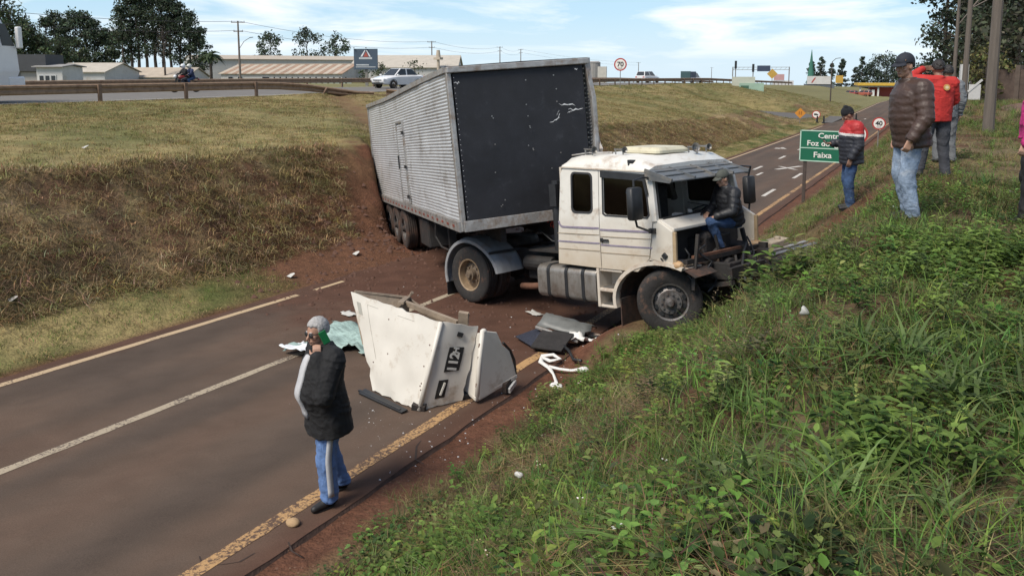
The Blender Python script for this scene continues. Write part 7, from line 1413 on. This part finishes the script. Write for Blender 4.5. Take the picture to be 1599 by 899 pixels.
# far buildings, filling station, flagpole
zf = -6.3
g = empty('filling_station', (-15.2, 223, zf), (0, 0, R(12)), 'filling station with yellow canopy edge and red front at the road end', 'building')
MB().bx(-5.2, 5.4, 0, 8, 2.6, 3.25).build('canopy', mat('canopy_yellow', (.52, .33, .04), .6, .08, 1), g); MB().bx(-5.0, 5.2, .3, 8, 2.2, 2.6).build('canopy_soffit', M_GREYW, g); MB().bx(-1.5, 5.0, 4, 8, -.5, 2.2).build('shop', mat('station_red', (.40, .075, .055), .7, .1, 1), g)
for x in (-4.4, 0, 4.4): MB().bx(x - .2, x + .2, .8, 1.2, -.5, 2.2).build('column', M_FRAME, g)
for x in (-2.3, -1.2): MB().bx(x - .35, x + .35, 1.0, 1.6, -.3, 1.5).build('fuel_pump', M_FRAME, g)
g = empty('showroom', (-28.5, 214, -5.6), (0, 0, R(14)), 'white showroom with banner front at the road end', 'building'); MB().bx(-3.6, 3.4, 0, 6, -1, 2.3).build('wall', mat('dark_showroom', (.10, .11, .12), .6, .1, 1), g); pb_ = MB().bx(-3.4, 2.6, -.2, 0, 2.3, 4.4).build('banner', M_WALLW, g); MB().prism([(-2.4, 2.7), (-2.0, 2.7), (-1.2, 4.0), (-1.6, 4.0)], lambda x, z: (x, -.23, z), lambda x, z: (x, -.201, z)).build('banner_mark', M_LR, pb_); MB().bx(3.6, 5.4, -.2, 0, 2.6, 4.6).build('yellow_board', mat('board_yellow', (.45, .27, .05), .7, .1, 1), g)
g = empty('showroom', (-37, 210, -5.0), (0, 0, R(14)), 'small pale shop with pink board near the flagpole', 'building'); MB().bx(-2.6, 2.4, 0, 5, -1, 2.6).build('wall', M_WALLW, g); MB().bx(-2.6, 0, -.15, 0, 2.7, 4.3).build('board', mat('board_pink', (.42, .25, .24), .7, .1, 1), g); MB().bx(.2, 1.9, -.1, 0, -.2, 1.4).build('opening', M_WIN, g)
g = empty('spire', (-38, 262, -6.5), label='thin green conical spire rising over the far trees', cat='spire'); MB().cyl((0, 0, 0), (0, 0, 7.5), 1.6, .7, 12).build('base', mat('spire_green', (.03, .13, .09), .7, .1, 1), g); MB().cyl((0, 0, 7.5), (0, 0, 13.5), .7, .06, 10).build('tip', MATS['spire_green'], g)
g = empty('street_light', (-15.5, 128, gz(-15.5, 128)), label='thin dark street light on the far grass mound', cat='street light'); MB().cyl((0, 0, -.5), (0, 0, 6.2), .10, .07, 8).build('pole', M_BPOST, g); MB().tube([(0, 0, 6.2), (.5, 0, 6.7), (1.2, 0, 6.8)], .05, 6).build('arm', M_BPOST, g)
# brown wall, gate and pillar on the right
M_BWALL = mat('brown_brick_wall', (.085, .060, .048), .95, .25, 3, .3)
g = empty('boundary_wall', (1.6, 59.5, -2.0), (0, 0, R(-38)), 'dark brown brick boundary wall in front of the pines', 'wall')
for k in range(8):
    w_ = 3.0; x0 = k * w_; MB().bx(x0 + .16, x0 + w_ - .16, 0, .2, -1, 2.15 + .25 * (k > 1)).build('panel', M_BWALL, g); MB().bx(x0 - .15, x0 + .15, -.06, .26, -1, 2.4 + .25 * (k > 1)).build('pillar', mat('wall_pillar', (.10, .075, .06), .95, .2, 3), g)
g = empty('gate_pillar', (1.0, 55.5, -1.75), (0, 0, R(10)), 'white gate pillar with a slanted white board at the wall end', 'gate'); MB().bx(-.22, .22, -.1, .3, -.5, 2.2).build('pillar', M_WALLW, g); MB().bx(.3, .95, -.05, .05, 0, .95).build('board', M_WALLW, g); MB().bar((.25, -.06, .5), (1.0, -.06, 1.25), .06, .12).build('diagonal_bar', M_WALLW, g)
# soil heap on the right
tag(link(bpy.data.objects.new('soil_heap', (lambda n: np_mesh('soil_heap', [(6.5 + 5 * u, 38 + 6 * v, gz(6.5 + 5 * u, 38 + 6 * v) - .3 + 1.5 * math.exp(-(u * u + v * v) * 2.2) + .35 * vnoise(u * 6, v * 6) * math.exp(-(u * u + v * v) * 2)) for u in np.linspace(-1, 1, n) for v in np.linspace(-1, 1, n)], [(i * n + k, (i + 1) * n + k, (i + 1) * n + k + 1, i * n + k + 1) for i in range(n - 1) for k in range(n - 1)], [mat('heap_soil', (.11, .062, .04), .95, .3, 3, .5)], True))(26))), 'heap of reddish brown soil on the right hand grass', 'soil heap')

# ------------------------------------------------------------------ vehicles on the highway
M_CARW = mat('white_car_paint', (.66, .66, .66), .25, .03, 2, coat=.6); M_HEAD = mat('headlamp', (.7, .7, .68), .1, .03, 3); M_TAIL = mat('tail_lamp', (.35, .02, .02), .25, .1, 3)
def car(name, loc, yaw, label, L=4.25, Wd=1.68, H=1.46, paint=None, prof='sedan', cat='car'):
    """x forward; body lofted along the length, cabin with separate glazing"""
    g = empty(name, loc, (0, 0, yaw), label, cat); paint = paint or M_CARW; hw = Wd / 2; hl = L / 2
    st = [(-1, .62, .80, .80), (-.96, .40, .92, .90), (-.80, .28, .98, .98), (-.3, .24, .98, 1.), (.3, .24, .96, 1.), (.55, .26, .92, .98), (.82, .30, .82, .92), (.95, .34, .72, .84), (1, .48, .64, .72)]
    if prof != 'sedan': st = [(-1, .55, .95, .86), (-.97, .35, 1.02, .93), (-.8, .28, 1.04, .99), (-.3, .26, 1.02, 1.), (.3, .26, 1.0, 1.), (.55, .28, .96, .98), (.84, .32, .88, .94), (.96, .36, .78, .86), (1, .5, .66, .74)]
    m = MB(); m.loft([[(x * hl, s * w_ * hw * kk, z0 + (z1 - z0) * zz_) for s, kk, zz_ in ((-1, .55, 0), (-1, .94, .04), (-1, 1, .45), (-1, .97, .85), (-1, .80, 1.0), (1, .80, 1.0), (1, .97, .85), (1, 1, .45), (1, .94, .04), (1, .55, 0))] for x, z0, z1, w_ in st]); b = m.build('body', paint, g, auto=40)
    zb = .93 if prof == 'sedan' else .99; cab = {'sedan': [(-.72, zb, .80), (-.42, H, .62), (.12, H + .01, .63), (.48, zb - .02, .80)], 'suv': [(-.97, zb, .84), (-.86, H, .68), (.10, H + .02, .68), (.50, zb - .02, .82)], 'pickup': [(-.12, zb, .84), (-.04, H, .68), (.22, H + .01, .68), (.56, zb - .02, .82)]}[prof]
    (x0, z0, w0), (x1, z1, w1), (x2, z2, w2), (x3, z3, w3) = cab; rg = lambda x, z, w_: [(x * hl, -w_ * hw, z), (x * hl, w_ * hw, z)]
    m = MB(); a, b_, c, d = rg(x0, z0, w0), rg(x1, z1, w1), rg(x2, z2, w2), rg(x3, z3, w3); m.add(a + b_ + c + d, [(0, 2, 3, 1), (2, 4, 5, 3), (4, 6, 7, 5), (0, 6, 4, 2), (1, 3, 5, 7), (0, 1, 7, 6)]); cb_ = m.build('cabin', paint, g, bevel=.05)
    def pane(q, nm='window'):
        P = [Vector(p) for p in q]; ce = sum(P, Vector()) / len(P); nn = (P[1] - P[0]).cross(P[2] - P[0]).normalized(); nn = nn if nn.dot(ce - Vector((0, 0, .8))) > 0 else -nn; P = [ce + (p - ce) * .86 for p in P]; MB().loft([[p + nn * .012 for p in P], [p - nn * .01 for p in P]]).build(nm, M_WIN, cb_)
    pane([c[0], c[1], d[1], d[0]], 'windscreen'); pane([a[0], a[1], b_[1], b_[0]], 'rear_window')
    for s in (0, 1):
        mid_t, mid_b = Vector(b_[s]).lerp(Vector(c[s]), .52), Vector(a[s]).lerp(Vector(d[s]), .50); pane([mid_b, d[s], c[s], mid_t]); pane([a[s], mid_b, mid_t, b_[s]])
        sgn = -1 if s == 0 else 1
        MB().box((.42 * hl, sgn * (hw + .07), zb + .06), (.12, .16, .11)).build('mirror', paint, g, bevel=.02)
        MB().box((hl * .955, sgn * hw * .66, .66), (.16, .34, .13), (0, .2, -sgn * .25)).build('headlight', M_HEAD, g, bevel=.02); MB().box((-hl * .985, sgn * hw * .68, .82), (.08, .3, .16)).build('tail_light', M_TAIL, g, bevel=.02)
        for x in (.60, -.60): wheel(g, (x * hl, sgn * (hw - .10), .31), (0, sgn, 0), .31, .19, 'dish'); MB().lathe([(.33, -.02), (.37, .02), (.37, -.02)], (x * hl, sgn * (hw - .005), .31), (0, sgn, 0), 20, closed_prof=True).build('wheel_arch', M_BLACK, g)
    MB().box((hl * 1.0, 0, .62), (.05, Wd * .52, .06)).build('grille', M_BLACK, g); MB().box((hl * 1.0, 0, .38), (.05, Wd * .66, .10)).build('lower_grille', M_BLACK, g); MB().box((hl * 1.02, 0, .50), (.02, .42, .10)).build('number_plate', M_GREYW, g)
    return g
car('sedan', (-35.8, 45.5, float(zh(44)) + .04), R(-97), 'white four door sedan driving along the highway above the trailer')
car('estate_car', (-37.0, 104, float(zh(104)) + .04), R(80), 'white sport utility car on the highway past the 70 sign', 4.3, 1.75, 1.62, prof='suv')
pk = car('pickup', (-37.0, 126, float(zh(126)) + .04), R(82), 'grey loaded pickup on the highway beyond the white car', 5.2, 1.8, 1.75, prof='pickup'); MB().bx(-2.5, -.3, -.85, .85, .95, 1.95).build('cargo_cover', mat('grey_tarp', (.12, .14, .17), .8, .15, 2), pk, bevel=.05); MB().bx(-2.62, -2.5, -.86, .86, .9, 2.0).build('tail_board', mat('teal_board', (.03, .07, .075), .7, .1, 2), pk)
for x, y, nm, c in ((-20.5, 205, 'dark red hatchback parked at the filling station', (.28, .05, .04)), (-17.5, 207, 'brick red hatchback parked beside the dark red one', (.33, .10, .07)), (-25.5, 196, 'grey car parked by the showroom', (.16, .17, .18))): car('parked_car', (x, y, zf + .2 if x > -24 else -5.7), R(150), nm, 4.0, 1.66, 1.45, mat('paint_' + nm.split()[0] + nm.split()[1], c, .35, .05, 2, coat=.4), 'suv')
# white lorry cab at the left edge, driving away along the highway
g = empty('white_lorry', (-33.2, 16.40, float(zh(16)) + .05), (0, 0, R(90)), 'white cab over lorry passing behind the guard rail', 'truck'); m = MB()
m.loft([[(x, -1.15, .55), (x, -1.2, 1.2), (x, -1.2, 2.2), (x, -1.1 + dz, 3.35), (x, 1.1 - dz, 3.35), (x, 1.2, 2.2), (x, 1.2, 1.2), (x, 1.15, .55)] for x, dz in ((-1.9, 0), (-.4, 0))] + [[(-.05, -1.15, .5), (.25, -1.18, 1.2), (.20, -1.18, 2.1), (-.30, -1.0, 3.35), (-.30, 1.0, 3.35), (.20, 1.18, 2.1), (.25, 1.18, 1.2), (-.05, 1.15, .5)]]); m.build('cab', M_CARW, g, bevel=.04)
m = MB(); m.loft([[(x, -1.05, 3.36), (x, -1.0, z), (x, 1.0, z), (x, 1.05, 3.36)] for x, z in ((-1.8, 4.0), (-1.2, 3.95), (-.4, 3.4))]); m.build('roof_fairing', M_CARW, g, bevel=.03)
MB().bx(-1.25, -.45, -1.22, -1.195, 2.15, 3.0).build('side_window', M_WIN, g); MB().prism([(-.36, 2.2), (.1, 2.2), (-.2, 3.05), (-.42, 3.05)], lambda x, z: (x, -1.2, z), lambda x, z: (x, -1.17, z)).build('quarter_window', M_WIN, g); MB().add([(.215, -1.0, 2.15), (.215, 1.0, 2.15), (-.24, .9, 3.2), (-.24, -.9, 3.2)], [(0, 1, 2, 3)]).build('windscreen', M_WIN, g)
MB().bx(.12, .30, -1.46, -1.22, 2.1, 2.95).build('mirror', M_CARW, g, bevel=.05); MB().bx(-.2, .42, -1.2, 1.2, .42, 1.0).build('bumper', M_CARW, g, bevel=.06); MB().bx(-9, -2.05, -1.25, 1.25, 1.1, 3.8).build('cargo_box', M_WALLW, g)
for x in (-.95, -4.5, -7.5):
    for s in (-1, 1): wheel(g, (x, s * 1.0, .5), (0, s, 0), .5, .28, 'steer')
# motorcycle with two riders
mz = float(zh(29)) + .05; mc = empty('motorcycle', (-38.4, 29.0, mz), (0, 0, R(-100)), 'dark motorcycle with two helmeted riders behind the guard rail', 'motorcycle')
for x in (.66, -.64):
    m = MB(); m.lathe([(.24, -.05), (.30, -.045), (.31, 0), (.30, .045), (.24, .05)], (x, 0, .31), (0, 1, 0), 24, closed_prof=True); w_ = m.build('wheel', M_RUBBER, mc); m = MB(); m.cyl((x, -.06, .31), (x, .06, .31), .05, n=10)
    for k in range(6): m.bar((x, 0, .31), (x + .24 * math.cos(k * 1.047), 0, .31 + .24 * math.sin(k * 1.047)), .015, .02)
    m.build('spokes', M_STEEL, w_)
MB().bx(-.25, .25, -.14, .14, .32, .62).bar((.66, -.06, .31), (.45, -.06, .98), .04, .04).bar((.66, .06, .31), (.45, .06, .98), .04, .04).bar((-.64, 0, .31), (-.1, 0, .4), .06, .05).bar((.4, 0, .85), (-.5, 0, .68), .06, .05).build('frame', M_CHASSIS, mc)
MB().sphere((.12, 0, .86), (.30, .15, .13), 14, 8).build('fuel_tank', mat('bike_red', (.18, .02, .02), .35, .1, 3), mc, smooth=True); MB().bx(-.75, -.12, -.13, .13, .76, .86).build('seat', M_BLACK, mc, bevel=.03); MB().tube([(.42, -.36, 1.06), (.46, -.12, 1.0), (.46, .12, 1.0), (.42, .36, 1.06)], .016, 6).build('handlebar', M_STEEL, mc); MB().sphere((.58, 0, .92), (.1, .1, .1), 10, 8).build('headlight', M_HEAD, mc, smooth=True); MB().sphere((-.82, 0, .75), (.05, .08, .05), 8, 6).build('tail_light', M_TAIL, mc)
MM = Matrix.Translation(mc.location) @ Matrix.Rotation(R(-100), 4, 'Z')
ride = dict(pel=(0, 0, .92), che=(0, .07, 1.22), nek=(0, .13, 1.42), head=(0, .17, 1.58), look=(0, 1, -.05), hiR=(.1, .02, .90), hiL=(-.1, .02, .90), knR=(.20, .38, .80), anR=(.18, .22, .42), knL=(-.20, .38, .80), anL=(-.18, .22, .42), shR=(.19, .1, 1.37), shL=(-.19, .1, 1.37), elR=(.30, .25, 1.16), wrR=(.32, .46, 1.10), elL=(-.30, .25, 1.16), wrL=(-.32, .46, 1.10), haR=(0, 1, 0), haL=(0, 1, 0), paR=(0, 0, -1), paL=(0, 0, -1))
for x, lab, jm, hm_, pmat in ((-.08, 'motorcycle driver in dark jacket and white helmet', F_BLACKJ, M_CARW, F_GREYT), (-.46, 'motorcycle passenger in navy and pale jacket with white helmet', mat('navy_jacket', (.02, .03, .08), .8, .2, 6), mat('pale_helmet', (.55, .55, .50), .3, .05, 3), F_DJEANS)):
    w_ = MM @ Vector((x, 0, -.06)); person(lab, tuple(w_), R(-100) - R(90), ride, dict(skin='tan', hair='black', hairstyle='none', helmet=True, trousers=dict(mat=pmat), shoes=F_SHOE, jacket=dict(mat=jm, hem=-.05, k=1.02), hat='helmet', hatmat=hm_), H=1.70)
